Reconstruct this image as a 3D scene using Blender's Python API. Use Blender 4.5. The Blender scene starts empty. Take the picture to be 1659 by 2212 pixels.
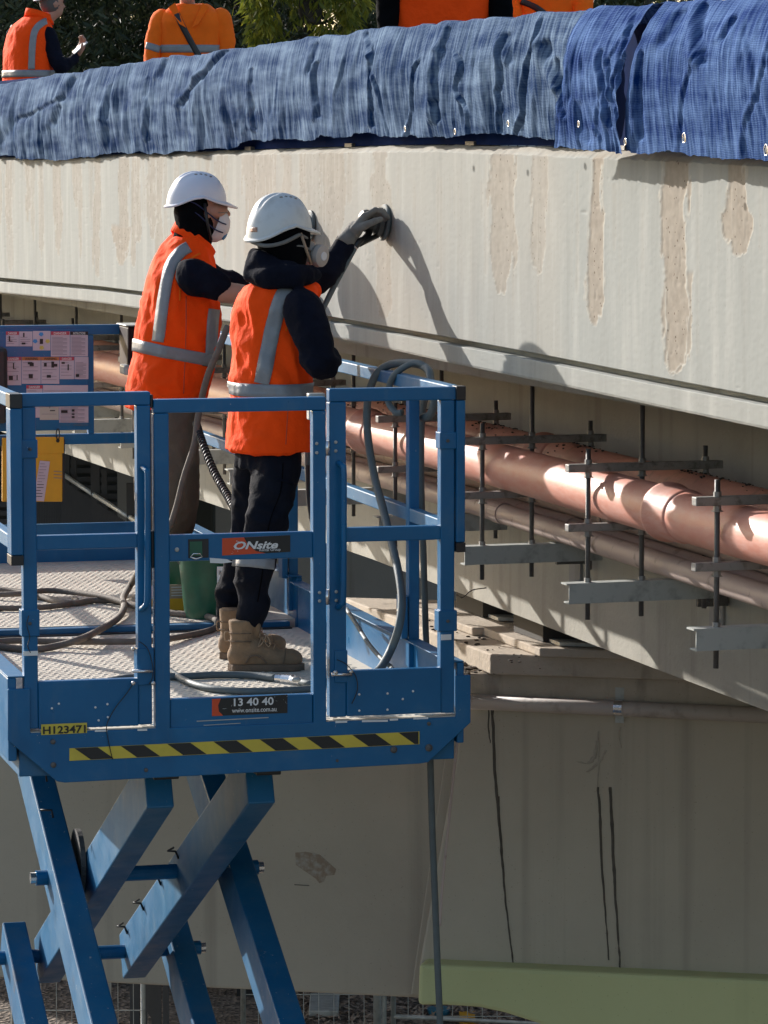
import bpy, bmesh, math, random
import numpy as np
from mathutils import Vector, Matrix
from mathutils.bvhtree import BVHTree
from mathutils import noise as mnoise

random.seed(7)
rng = np.random.default_rng(11)
S = bpy.context.scene
COL = S.collection

# ------------------------------------------------------------------ camera
CAMZ = 6.5
FPX = 8000.0                      # focal length in pixels of a 1659 px wide picture
TH = math.atan(776.0 / FPX)       # the camera looks a little down
cam = bpy.data.cameras.new('camera')
cam.sensor_fit = 'HORIZONTAL'; cam.sensor_width = 36.0
cam.lens = 36.0 * FPX / 1659.0
cam.clip_start = 0.1; cam.clip_end = 2000
camo = bpy.data.objects.new('camera', cam); COL.objects.link(camo)
camo.location = (0, 0, CAMZ)
camo.rotation_euler = (math.pi / 2 - TH, 0, 0)
S.camera = camo
cam.dof.use_dof = False
S.render.resolution_x = 768; S.render.resolution_y = 1024

# ------------------------------------------------------------------ sky and sun
SUN_H = Vector((-0.64, 0.77, 0)).normalized()     # horizontal direction towards the sun
SUN_EL = math.radians(20.5)
W = bpy.data.worlds.new('World'); S.world = W; W.use_nodes = True
wn = W.node_tree.nodes; wl = W.node_tree.links
sky = wn.new('ShaderNodeTexSky'); sky.sky_type = 'NISHITA'; sky.sun_disc = False
sky.sun_elevation = SUN_EL
sky.sun_rotation = math.atan2(SUN_H.x, SUN_H.y)
sky.air_density = 1.0; sky.dust_density = 1.6; sky.ozone_density = 1.0
wn['Background'].inputs['Strength'].default_value = 0.12
wl.new(sky.outputs[0], wn['Background'].inputs['Color'])
sl = bpy.data.lights.new('sun', 'SUN'); sl.energy = 4.3; sl.angle = math.radians(0.5)
sl.color = (1.0, 0.955, 0.90)
so = bpy.data.objects.new('sun', sl); COL.objects.link(so)
sd = Vector((SUN_H.x * math.cos(SUN_EL), SUN_H.y * math.cos(SUN_EL), math.sin(SUN_EL)))
so.rotation_euler = sd.to_track_quat('Z', 'Y').to_euler()
so.location = (-20, 30, 30)
S.view_settings.view_transform = 'Standard'
S.view_settings.look = 'None'
S.view_settings.exposure = 0.9
S.view_settings.gamma = 1.0
S.view_settings.use_curve_mapping = False
S.render.engine = 'CYCLES'

# ------------------------------------------------------------------ picking real points
C0 = Vector((0, 0, CAMZ))
fwd = Vector((0, math.cos(TH), -math.sin(TH))); upv = Vector((0, math.sin(TH), math.cos(TH)))
def ray(px, py):
    return fwd + Vector((1, 0, 0)) * ((px - 829.5) / FPX) + upv * ((1106 - py) / FPX)
def PY(px, py, Y):
    d = ray(px, py); return C0 + d * (Y / d.y)
def PZ(px, py, z):
    d = ray(px, py); return C0 + d * ((z - CAMZ) / d.z)
def PPL(px, py, p0, n):
    d = ray(px, py); return C0 + d * ((p0 - C0).dot(n) / d.dot(n))
# bridge frame: t runs along the bridge away from the camera, nn points from the bridge to the lift
BP = Vector((0.02, 15.0, 0)); BT = Vector((-0.307, 0.952, 0)).normalized(); BN = Vector((-BT.y, BT.x, 0))
def BR(tau, n, z):
    p = BP + BT * tau + BN * n; return Vector((p.x, p.y, z))
def PF(px, py, n=0.0):
    return PPL(px, py, BP + BN * n, BN)
def tau_of(p): return (Vector((p.x, p.y, 0)) - BP).dot(BT)
# lift frame
LA = math.atan(2030 / 8000)
LM = Matrix.Translation((0.284, 13.1, 0)) @ Matrix.Rotation(LA, 4, 'Z')
LMI = LM.inverted()
LYD = Vector((-math.sin(LA), math.cos(LA), 0))
def LW(x, y, z): return LM @ Vector((x, y, z))
def LXP(px, c=0.0, py=1200):
    p = PPL(px, py, LM @ Vector((0, c, 0)), LYD); return (LMI @ p).x
def LZP(px, py, c=0.0):
    return PPL(px, py, LM @ Vector((0, c, 0)), LYD).z

# ------------------------------------------------------------------ object helpers
MAT = {}                                   # name of root -> matrix (kept because nothing is evaluated yet)
WM = {}
def tag(o, label=None, cat=None, group=None, kind=None):
    if label: o['label'] = label
    if cat: o['category'] = cat
    if group: o['group'] = group
    if kind: o['kind'] = kind
    return o
def thing(name, label, cat, loc=(0, 0, 0), rotz=0.0, group=None, M=None):
    o = bpy.data.objects.new(name, None); COL.objects.link(o)
    o.empty_display_size = 0.2
    if M is None: M = Matrix.Translation(loc) @ Matrix.Rotation(rotz, 4, 'Z')
    o.matrix_world = M; WM[o.name] = M.copy()
    return tag(o, label, cat, group)
def setup(o, mesh_world=True): pass

class MB:
    """collects shapes given in world space, links them as one mesh"""
    def __init__(s): s.v = []; s.f = []; s.uv = None
    def add(s, vs, fs):
        b = len(s.v); s.v.extend([tuple(v) for v in vs]); s.f.extend([tuple(i + b for i in f) for f in fs])
    def hexa(s, p):                        # p: 8 corners, bottom ring then top ring
        s.add(p, [(3, 2, 1, 0), (4, 5, 6, 7), (0, 1, 5, 4), (1, 2, 6, 5), (2, 3, 7, 6), (3, 0, 4, 7)])
    def box(s, a, b, M=None):
        x0, y0, z0 = a; x1, y1, z1 = b
        x0, x1 = min(x0, x1), max(x0, x1); y0, y1 = min(y0, y1), max(y0, y1); z0, z1 = min(z0, z1), max(z0, z1)
        p = [Vector(q) for q in ((x0, y0, z0), (x1, y0, z0), (x1, y1, z0), (x0, y1, z0), (x0, y0, z1), (x1, y0, z1), (x1, y1, z1), (x0, y1, z1))]
        if M is not None: p = [M @ q for q in p]
        s.hexa(p)
    def beam(s, p0, p1, w, h, side):
        p0 = Vector(p0); p1 = Vector(p1); d = (p1 - p0).normalized()
        a = Vector(side); a = (a - d * a.dot(d)).normalized(); b = d.cross(a)
        a = a * w / 2; b = b * h / 2
        s.hexa([p0 - a - b, p0 + a - b, p0 + a + b, p0 - a + b, p1 - a - b, p1 + a - b, p1 + a + b, p1 - a + b])
    def prism(s, poly, d):                 # poly: list of world points, d: extrusion vector
        n = len(poly); d = Vector(d); poly = [Vector(p) for p in poly]
        vs = poly + [p + d for p in poly]
        fs = [tuple(range(n - 1, -1, -1)), tuple(range(n, 2 * n))] + [(i, (i + 1) % n, n + (i + 1) % n, n + i) for i in range(n)]
        s.add(vs, fs)
    def tube(s, path, r, n=8, caps=True, closed=False):
        P = [Vector(p) for p in path]; m = len(P)
        R = r if hasattr(r, '__len__') else [r] * m
        vs = []; fs = []
        t0 = (P[1] - P[0]).normalized()
        a = t0.orthogonal().normalized()
        for i in range(m):
            if closed: t = (P[(i + 1) % m] - P[i - 1])
            else: t = P[min(i + 1, m - 1)] - P[max(i - 1, 0)]
            if t.length < 1e-9: t = t0
            t.normalize()
            a = (a - t * a.dot(t)).normalized(); b = t.cross(a)
            for k in range(n):
                q = 2 * math.pi * k / n
                vs.append(P[i] + (a * math.cos(q) + b * math.sin(q)) * R[i])
        for i in range(m if closed else m - 1):
            j = (i + 1) % m
            for k in range(n):
                fs.append((i * n + k, i * n + (k + 1) % n, j * n + (k + 1) % n, j * n + k))
        if caps and not closed:
            fs.append(tuple(range(n - 1, -1, -1))); fs.append(tuple((m - 1) * n + k for k in range(n)))
        s.add(vs, fs)
    def cyl(s, p0, p1, r, n=12, r1=None):
        s.tube([p0, p1], [r, r if r1 is None else r1], n)
    def capsule(s, p0, r0, p1, r1, n=14, flat=1.0):
        p0 = Vector(p0); p1 = Vector(p1); d = p1 - p0
        if d.length < 1e-6: d = Vector((0, 0, 1e-4))
        u = d.normalized(); path = []; R = []
        for k in range(5):
            q = math.pi / 2 * (k / 4.0); path.append(p0 - u * r0 * math.cos(q)); R.append(max(r0 * math.sin(q), 1e-4))
        for k in range(5):
            q = math.pi / 2 * (k / 4.0); path.append(p1 + u * r1 * math.sin(q)); R.append(max(r1 * math.cos(q), 1e-4))
        s.tube(path, R, n)
    def ellip(s, c, a, b, h, F=Vector((1, 0, 0)), U=Vector((0, 0, 1)), n=20, m=12):
        c = Vector(c); F = Vector(F).normalized(); Sd = Vector(U).cross(F).normalized(); U = F.cross(Sd).normalized()
        vs = [c - U * h]; fs = []
        for i in range(1, m):
            q = -math.pi / 2 + math.pi * i / m
            for k in range(n):
                w = 2 * math.pi * k / n
                vs.append(c + F * a * math.cos(q) * math.cos(w) + Sd * b * math.cos(q) * math.sin(w) + U * h * math.sin(q))
        vs.append(c + U * h)
        for k in range(n): fs.append((0, 1 + (k + 1) % n, 1 + k))
        for i in range(m - 2):
            for k in range(n):
                fs.append((1 + i * n + k, 1 + i * n + (k + 1) % n, 1 + (i + 1) * n + (k + 1) % n, 1 + (i + 1) * n + k))
        L = len(vs) - 1; b0 = 1 + (m - 2) * n
        for k in range(n): fs.append((b0 + k, b0 + (k + 1) % n, L))
        s.add(vs, fs)
    def loft(s, secs, n=28, sup=2.3):
        """secs: (centre, half front, half side, F, S)"""
        vs = []; fs = []; m = len(secs)
        for (c, a, b, F, Sd) in secs:
            for k in range(n):
                q = 2 * math.pi * k / n; cx = math.cos(q); sx = math.sin(q)
                ex = math.copysign(abs(cx) ** (2 / sup), cx); ey = math.copysign(abs(sx) ** (2 / sup), sx)
                vs.append(Vector(c) + F * a * ex + Sd * b * ey)
        for i in range(m - 1):
            for k in range(n):
                fs.append((i * n + k, i * n + (k + 1) % n, (i + 1) * n + (k + 1) % n, (i + 1) * n + k))
        fs.append(tuple(range(n - 1, -1, -1))); fs.append(tuple((m - 1) * n + k for k in range(n)))
        s.add(vs, fs)
    def mesh(s, name, parent=None):
        me = bpy.data.meshes.new(name)
        vs = s.v
        if parent is not None:
            I = WM[parent.name].inverted()
            a = np.array(vs, dtype=float).reshape(-1, 3); R = np.array(I)
            vs = (a @ R[:3, :3].T + R[:3, 3]).tolist()
        me.from_pydata(vs, [], s.f); me.update()
        return me
    def build(s, name, mat, parent=None, bevel=0.0, smooth=False, fixn=False, seg=2):
        me = s.mesh(name, parent)
        if fixn:
            bm = bmesh.new(); bm.from_mesh(me); bmesh.ops.recalc_face_normals(bm, faces=bm.faces); bm.to_mesh(me); bm.free()
        if smooth: me.polygons.foreach_set('use_smooth', [True] * len(me.polygons))
        me.materials.append(mat)
        o = bpy.data.objects.new(name, me); COL.objects.link(o)
        if parent is not None:
            o.parent = parent; WM[o.name] = WM[parent.name].copy()
        else: WM[o.name] = Matrix.Identity(4)
        if bevel:
            b = o.modifiers.new('bevel', 'BEVEL'); b.width = bevel; b.segments = seg; b.limit_method = 'ANGLE'; b.angle_limit = math.radians(40)
            b.use_clamp_overlap = True
        return o

def smooth_angle(o, deg=40):
    me = o.data
    me.polygons.foreach_set('use_smooth', [True] * len(me.polygons))
    bm = bmesh.new(); bm.from_mesh(me)
    lim = math.radians(deg)
    for e in bm.edges:
        if len(e.link_faces) == 2 and e.calc_face_angle(0) > lim: e.smooth = False
    bm.to_mesh(me); bm.free()

def copy_tree(root, loc=None, M=None):
    def rec(o, parent):
        c = o.copy(); COL.objects.link(c)
        if parent is not None: c.parent = parent
        WM[c.name] = WM[o.name].copy()
        for ch in [x for x in KIDS.get(o.name, [])]:
            rec(ch, c)
        return c
    r = rec(root, None)
    if loc is not None: r.location = loc
    return r
KIDS = {}
def collect_kids():
    KIDS.clear()
    for o in bpy.data.objects:
        if o.parent: KIDS.setdefault(o.parent.name, []).append(o)

# ------------------------------------------------------------------ numpy value noise
def _h(ix, iy, iz):
    n = (ix * 374761393 + iy * 668265263 + iz * 2147483647 * 3 + 1274126177) & 0xFFFFFFFF
    n = ((n ^ (n >> 13)) * 1274126177) & 0xFFFFFFFF
    n = ((n ^ (n >> 16)) * 2246822519) & 0xFFFFFFFF
    return ((n ^ (n >> 15)) & 0xFFFFFF) / float(0xFFFFFF)
def vn(x, y, z=0.0):
    x, y, z = np.broadcast_arrays(np.asarray(x, float), np.asarray(y, float), np.asarray(z, float))
    xi = np.floor(x).astype(np.int64); yi = np.floor(y).astype(np.int64); zi = np.floor(z).astype(np.int64)
    xf = x - xi; yf = y - yi; zf = z - zi
    u = xf * xf * (3 - 2 * xf); v = yf * yf * (3 - 2 * yf); w = zf * zf * (3 - 2 * zf)
    def L(a, b, t): return a + (b - a) * t
    r = L(L(L(_h(xi, yi, zi), _h(xi + 1, yi, zi), u), L(_h(xi, yi + 1, zi), _h(xi + 1, yi + 1, zi), u), v),
          L(L(_h(xi, yi, zi + 1), _h(xi + 1, yi, zi + 1), u), L(_h(xi, yi + 1, zi + 1), _h(xi + 1, yi + 1, zi + 1), u), v), w)
    return r * 2 - 1
def fbm(x, y, z=0.0, o=4):
    r = 0; a = 1.0; t = 0
    for i in range(o):
        r = r + a * vn(x * 2 ** i + 17.3 * i, y * 2 ** i + 5.1 * i, np.asarray(z) * 2 ** i); t += a; a *= 0.5
    return r / t
def sst(e0, e1, x):
    t = np.clip((x - e0) / (e1 - e0), 0, 1); return t * t * (3 - 2 * t)

# ------------------------------------------------------------------ materials
def mat(name, col, rough=0.6, metal=0.0, var=0.12, scale=6.0, bump=0.0, bscale=60.0, spec=None, col2=None, mixlo=0.45, mixhi=0.65,
        coord='Object', stretch=(1, 1, 1), trans=0.0, detail=6.0, rvar=0.1, sheen=0.0):
    m = bpy.data.materials.new(name); m.use_nodes = True
    nt = m.node_tree; N = nt.nodes; L = nt.links; b = N['Principled BSDF']
    tc = N.new('ShaderNodeTexCoord'); mp = N.new('ShaderNodeMapping'); mp.inputs['Scale'].default_value = stretch
    L.new(tc.outputs[coord], mp.inputs[0])
    nz = N.new('ShaderNodeTexNoise'); nz.inputs['Scale'].default_value = scale; nz.inputs['Detail'].default_value = detail; nz.inputs['Roughness'].default_value = 0.62
    L.new(mp.outputs[0], nz.inputs['Vector'])
    rp = N.new('ShaderNodeValToRGB'); e = rp.color_ramp.elements
    c = Vector(col[:3])
    if col2 is None:
        e[0].position = 0.3; e[1].position = 0.7
        e[0].color = (*(c * (1 - var)), 1); e[1].color = (*(c * (1 + var)), 1)
    else:
        e[0].position = mixlo; e[1].position = mixhi
        e[0].color = (*col, 1); e[1].color = (*col2, 1)
    L.new(nz.outputs['Fac'], rp.inputs[0]); L.new(rp.outputs[0], b.inputs['Base Color'])
    b.inputs['Metallic'].default_value = metal
    mr = N.new('ShaderNodeMapRange'); mr.inputs['To Min'].default_value = max(0.02, rough - rvar); mr.inputs['To Max'].default_value = min(1, rough + rvar)
    L.new(nz.outputs['Fac'], mr.inputs[0]); L.new(mr.outputs[0], b.inputs['Roughness'])
    if spec is not None: b.inputs['Specular IOR Level'].default_value = spec
    if bump:
        n2 = N.new('ShaderNodeTexNoise'); n2.inputs['Scale'].default_value = bscale; n2.inputs['Detail'].default_value = 5
        L.new(mp.outputs[0], n2.inputs['Vector'])
        bp = N.new('ShaderNodeBump'); bp.inputs['Strength'].default_value = bump; bp.inputs['Distance'].default_value = 0.01
        L.new(n2.outputs['Fac'], bp.inputs['Height']); L.new(bp.outputs[0], b.inputs['Normal'])
    if sheen: b.inputs['Sheen Weight'].default_value = sheen
    if trans:
        tr = N.new('ShaderNodeBsdfTranslucent'); mx = N.new('ShaderNodeMixShader'); mx.inputs[0].default_value = trans
        L.new(rp.outputs[0], tr.inputs[0]); L.new(b.outputs[0], mx.inputs[1]); L.new(tr.outputs[0], mx.inputs[2])
        L.new(mx.outputs[0], N['Material Output'].inputs[0])
    return m

M_BLUE = mat('blue_paint', (0.003, 0.088, 0.25), 0.42, 0, 0.10, 5, 0.05, 120, col2=(0.006, 0.115, 0.30), mixlo=0.35, mixhi=0.7, spec=.28)
M_BLUEW = mat('worn_blue_paint', (0.006, 0.088, 0.25), 0.48, 0, 0.2, 9, 0.08, 90, col2=(0.06, 0.11, 0.19), mixlo=0.55, mixhi=0.85, spec=.28)
M_BLACKP = mat('black_plastic', (0.012, 0.012, 0.014), 0.45)
M_DARKRED = mat('dark_maroon_housing', (0.016, 0.004, 0.005), 0.6, spec=.2)
def paint(name, c, c2, dust=(0.07, 0.14, 0.22), dlo=.56, dhi=.82, chip=.70, rough=.33):
    m = bpy.data.materials.new(name); m.use_nodes = True
    nt = m.node_tree; N = nt.nodes; L = nt.links; b = N['Principled BSDF']; b.inputs['Specular IOR Level'].default_value = .38
    tc = N.new('ShaderNodeTexCoord')
    def nz(sc, det=6, st=None, ro=.6):
        n = N.new('ShaderNodeTexNoise'); n.inputs['Scale'].default_value = sc; n.inputs['Detail'].default_value = det; n.inputs['Roughness'].default_value = ro
        if st: mp = N.new('ShaderNodeMapping'); mp.inputs['Scale'].default_value = st; L.new(tc.outputs['Object'], mp.inputs[0]); L.new(mp.outputs[0], n.inputs['Vector'])
        else: L.new(tc.outputs['Object'], n.inputs['Vector'])
        return n.outputs['Fac']
    def mr(f, a, b_, lo=0.0, hi=1.0):
        r = N.new('ShaderNodeMapRange'); r.inputs['From Min'].default_value = a; r.inputs['From Max'].default_value = b_; r.inputs['To Min'].default_value = lo; r.inputs['To Max'].default_value = hi; L.new(f, r.inputs[0]); return r.outputs[0]
    def mix(f, a, c_):
        x = N.new('ShaderNodeMix'); x.data_type = 'RGBA'; L.new(f, x.inputs[0])
        if isinstance(a, tuple): x.inputs[6].default_value = (*a, 1)
        else: L.new(a, x.inputs[6])
        x.inputs[7].default_value = (*c_, 1); return x.outputs[2]
    col = mix(mr(nz(3.5), .35, .7), c, c2)
    col = mix(mr(nz(7, 8), dlo, dhi, 0, .55), col, dust)
    col = mix(mr(nz(1, 6, (30, 30, 2.5)), .60, .78, 0, .35), col, dust)
    col = mix(mr(nz(2.3, 3), .60, .66, 0, .25), col, tuple(k * .55 for k in c))
    if 'worn' in name: col = mix(mr(nz(4.6, 7), .62, .74, 0, .55), col, (0.15, 0.105, 0.075))
    ch = mr(nz(48, 5, None, .7), chip, chip + .02, 0, .8)
    col = mix(ch, col, (0.36, 0.36, 0.35))
    L.new(col, b.inputs['Base Color']); L.new(mr(nz(9), .3, .7, rough - .06, rough + .14), b.inputs['Roughness'])
    bp = N.new('ShaderNodeBump'); bp.inputs['Strength'].default_value = .12; bp.inputs['Distance'].default_value = .002; L.new(nz(60, 4), bp.inputs['Height']); L.new(bp.outputs[0], b.inputs['Normal'])
    return m
M_BLUE = paint('blue_paint', (0.002, 0.098, 0.235), (0.004, 0.125, 0.29))
M_BLUEW = paint('worn_blue_paint', (0.006, 0.10, 0.225), (0.012, 0.13, 0.27), (0.085, 0.125, 0.17), .50, .80, .665, .45)
M_TREAD = mat('dusty_tread_plate', (0.60, 0.53, 0.43), 0.75, 0, 0.15, 4, 0.0, col2=(0.40, 0.35, 0.29), mixlo=0.45, mixhi=0.8)
M_STEEL = mat('galvanised_steel', (0.42, 0.43, 0.41), 0.5, 0.35, 0.25, 14, 0.08, 80, col2=(0.25, 0.25, 0.23), mixlo=0.45, mixhi=0.75)
M_STRUT = mat('weathered_strut_steel', (0.30, 0.285, 0.26), 0.6, 0.2, 0.25, 30, 0.15, 90, col2=(0.10, 0.085, 0.07), mixlo=0.5, mixhi=0.75)
M_CHAN = mat('dull_grey_channel_steel', (0.43, 0.45, 0.42), 0.6, 0.1, 0.2, 9, 0.05, 60, col2=(0.16, 0.17, 0.16), mixlo=0.5, mixhi=0.75)
M_ROD = mat('dark_threaded_rod', (0.11, 0.105, 0.10), 0.5, 0.3, 0.2, 40, 0.4, 300)
M_ZINC = mat('shiny_zinc', (0.7, 0.7, 0.7), 0.25, 0.9, 0.1, 20)
M_ORANGE = mat('fluorescent_orange_cloth', (1.0, 0.075, 0.004), 0.85, 0, 0.05, 8, 0.75, 26, spec=.15)
M_ORANGE2 = mat('lighter_orange_cloth', (0.93, 0.15, 0.008), 0.85, 0, 0.08, 8, 0.2, 400, spec=.2)
M_TAPE = mat('grey_reflective_tape', (0.22, 0.225, 0.235), 0.45, 0.0, 0.12, 20, 0.2, 60)
M_NAVY = mat('navy_fleece', (0.006, 0.007, 0.014), 0.98, 0, 0.3, 10, 0.7, 24, spec=.1)
M_BLACKC = mat('black_cloth', (0.003, 0.003, 0.004), 0.98, 0, 0.3, 10, 0.3, 200, spec=.06)
M_DENIM = mat('dark_work_trousers', (0.007, 0.008, 0.013), 0.9, 0, 0.3, 7, 0.7, 22, col2=(0.013, 0.015, 0.024), mixlo=0.5, mixhi=0.85, spec=.1)
M_KHAKI = mat('dusty_brown_trousers', (0.105, 0.075, 0.052), 0.92, 0, 0.2, 7, 0.6, 24, col2=(0.17, 0.125, 0.09), mixlo=0.5, mixhi=0.8)
M_SKIN = mat('skin', (0.42, 0.21, 0.145), 0.5, 0, 0.1, 12, 0.1, 200)
M_HELM = mat('white_helmet_shell', (0.68, 0.68, 0.74), 0.3, 0, 0.04, 5)
M_HELM2 = mat('dusty_white_helmet_shell', (0.60, 0.60, 0.58), 0.42, 0, 0.12, 14, col2=(0.48, 0.47, 0.44), mixlo=0.5, mixhi=0.8)
M_GLOVE = mat('grey_knitted_glove', (0.17, 0.16, 0.145), 0.9, 0, 0.15, 40, 0.4, 400)
M_BOOT = mat('tan_suede_boot', (0.23, 0.145, 0.082), 0.9, 0, 0.2, 18, 0.3, 120)
M_BOOTS = mat('brown_boot_sole', (0.15, 0.10, 0.065), 0.9, 0, 0.2, 18, 0.3, 120)
M_LACE = mat('tan_boot_lace', (0.30, 0.20, 0.12), 0.9)
M_MASK = mat('white_dust_mask', (0.66, 0.62, 0.62), 0.9, 0, 0.05, 20, 0.2, 100)
M_MASKV = mat('blue_mask_valve', (0.03, 0.18, 0.36), 0.5)
M_FILT = mat('dusty_filter_cartridge', (0.42, 0.36, 0.32), 0.8, 0, 0.1, 20)
M_RUBBERH = mat('grey_rubber_hose', (0.085, 0.105, 0.11), 0.6, 0, 0.15, 20, 0.1, 90)
M_BROWNH = mat('dusty_brown_hose', (0.15, 0.12, 0.095), 0.8, 0, 0.2, 20, 0.15, 90)
M_PIPE = mat('terracotta_pipe_plastic', (0.62, 0.26, 0.19), 0.5, 0, 0.1, 10, 0.08, 60, col2=(0.66, 0.36, 0.29), mixlo=0.4, mixhi=0.7, stretch=(1, 1, 4))
M_PIPED = mat('dusty_terracotta_pipe', (0.58, 0.25, 0.17), 0.6, 0, 0.15, 14, 0.2, 80, col2=(0.34, 0.19, 0.13), mixlo=0.55, mixhi=0.75)
M_COND = mat('pinkish_grey_conduit', (0.46, 0.36, 0.32), 0.6, 0, 0.12, 9, 0.05, 60, col2=(0.16, 0.11, 0.085), mixlo=0.58, mixhi=0.72)
M_DRAIN = mat('pale_drain_pipe', (0.44, 0.38, 0.34), 0.55, 0, 0.12, 9, 0.05, 60, col2=(0.26, 0.22, 0.18), mixlo=0.55, mixhi=0.75)
M_YEL = mat('yellow_tape', (0.60, 0.47, 0.055), 0.5, 0, 0.1, 10)
M_BLK = mat('black_print', (0.012, 0.012, 0.012), 0.5, 0, 0.1, 10)
M_WHT = mat('white_print', (0.72, 0.72, 0.70), 0.5, 0, 0.04, 10)
M_RED = mat('orange_red_print', (0.62, 0.07, 0.015), 0.5, 0, 0.08, 10)
M_PAPER = mat('pink_tinted_notice_paper', (0.56, 0.44, 0.49), 0.6, 0, 0.05, 6)
M_DANGER = mat('red_notice_heading', (0.50, 0.06, 0.09), 0.6)
M_WARN = mat('orange_notice_heading', (0.52, 0.17, 0.06), 0.6)
M_GREYPR = mat('grey_notice_print', (0.30, 0.24, 0.27), 0.7)
M_POUCH = mat('yellow_document_pouch', (0.68, 0.33, 0.012), 0.55, 0, 0.08, 8)
M_GREENB = mat('green_bucket_plastic', (0.010, 0.085, 0.045), 0.4, 0, 0.25, 12)
M_CARD = mat('cardboard', (0.36, 0.25, 0.17), 0.9)
M_GRAVEL = None
def concrete(name, c1, c2, scale=1.6, bump=0.35, vert=0.35, rough=0.85, dark=(0.10, 0.085, 0.07), stain=0.5):
    m = bpy.data.materials.new(name); m.use_nodes = True
    nt = m.node_tree; N = nt.nodes; L = nt.links; b = N['Principled BSDF']; b.inputs['Roughness'].default_value = rough; b.inputs['Specular IOR Level'].default_value = .15
    tc = N.new('ShaderNodeTexCoord')
    n1 = N.new('ShaderNodeTexNoise'); n1.inputs['Scale'].default_value = scale; n1.inputs['Detail'].default_value = 8; n1.inputs['Roughness'].default_value = 0.65
    L.new(tc.outputs['Object'], n1.inputs['Vector'])
    r1 = N.new('ShaderNodeValToRGB'); r1.color_ramp.elements[0].position = 0.35; r1.color_ramp.elements[1].position = 0.68
    r1.color_ramp.elements[0].color = (*c1, 1); r1.color_ramp.elements[1].color = (*c2, 1)
    L.new(n1.outputs['Fac'], r1.inputs[0])
    mp = N.new('ShaderNodeMapping'); mp.inputs['Scale'].default_value = (9, 9, vert); L.new(tc.outputs['Object'], mp.inputs[0])
    n2 = N.new('ShaderNodeTexNoise'); n2.inputs['Scale'].default_value = 1.0; n2.inputs['Detail'].default_value = 6
    L.new(mp.outputs[0], n2.inputs['Vector'])
    r2 = N.new('ShaderNodeValToRGB'); r2.color_ramp.elements[0].position = 0.56; r2.color_ramp.elements[1].position = 0.78
    r2.color_ramp.elements[0].color = (0, 0, 0, 1); r2.color_ramp.elements[1].color = (stain, stain, stain, 1)
    L.new(n2.outputs['Fac'], r2.inputs[0])
    mx = N.new('ShaderNodeMix'); mx.data_type = 'RGBA'; mx.inputs[7].default_value = (*dark, 1)
    L.new(r2.outputs[0], mx.inputs[0]); L.new(r1.outputs[0], mx.inputs[6])
    # small pores
    vo = N.new('ShaderNodeTexVoronoi'); vo.inputs['Scale'].default_value = 38; L.new(tc.outputs['Object'], vo.inputs['Vector'])
    n4 = N.new('ShaderNodeTexNoise'); n4.inputs['Scale'].default_value = 3.1; L.new(tc.outputs['Object'], n4.inputs['Vector'])
    sub = N.new('ShaderNodeMath'); sub.operation = 'MULTIPLY'; L.new(n4.outputs['Fac'], sub.inputs[0]); sub.inputs[1].default_value = 0.16
    lt = N.new('ShaderNodeMath'); lt.operation = 'LESS_THAN'; L.new(vo.outputs['Distance'], lt.inputs[0]); L.new(sub.outputs[0], lt.inputs[1])
    mm = N.new('ShaderNodeMath'); mm.operation = 'MULTIPLY'; mm.inputs[1].default_value = 0.45; L.new(lt.outputs[0], mm.inputs[0])
    mx2 = N.new('ShaderNodeMix'); mx2.data_type = 'RGBA'; mx2.inputs[7].default_value = (*[k * 0.5 for k in c1], 1)
    L.new(mm.outputs[0], mx2.inputs[0]); L.new(mx.outputs[2], mx2.inputs[6])
    L.new(mx2.outputs[2], b.inputs['Base Color'])
    n3 = N.new('ShaderNodeTexNoise'); n3.inputs['Scale'].default_value = 45; n3.inputs['Detail'].default_value = 8
    L.new(tc.outputs['Object'], n3.inputs['Vector'])
    bp = N.new('ShaderNodeBump'); bp.inputs['Strength'].default_value = bump; bp.inputs['Distance'].default_value = 0.008
    L.new(n3.outputs['Fac'], bp.inputs['Height']); L.new(bp.outputs[0], b.inputs['Normal'])
    return m
M_CONC = concrete('grey_concrete', (0.33, 0.32, 0.275), (0.40, 0.385, 0.34), 1.3)
M_CONCW = concrete('girder_concrete', (0.34, 0.325, 0.28), (0.43, 0.41, 0.355), 1.6, 0.3, 0.3, stain=0.35)
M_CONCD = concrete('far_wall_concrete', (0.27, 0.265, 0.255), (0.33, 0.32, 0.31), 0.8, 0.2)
M_PIER = concrete('pier_paint', (0.42, 0.365, 0.29), (0.50, 0.44, 0.35), 0.7, 0.16, 0.2, stain=0.3)
M_SHELF = concrete('dirty_shelf_concrete', (0.42, 0.36, 0.29), (0.52, 0.45, 0.37), 3.0, 0.5, 2.0, stain=0.7)
M_GREENC = concrete('pale_green_paint', (0.52, 0.53, 0.27), (0.57, 0.58, 0.31), 1.0, 0.1, 0.3, stain=0.12)
M_ASPH = mat('asphalt', (0.05, 0.05, 0.05), 0.9, 0, 0.2, 30, 0.4, 200)

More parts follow.
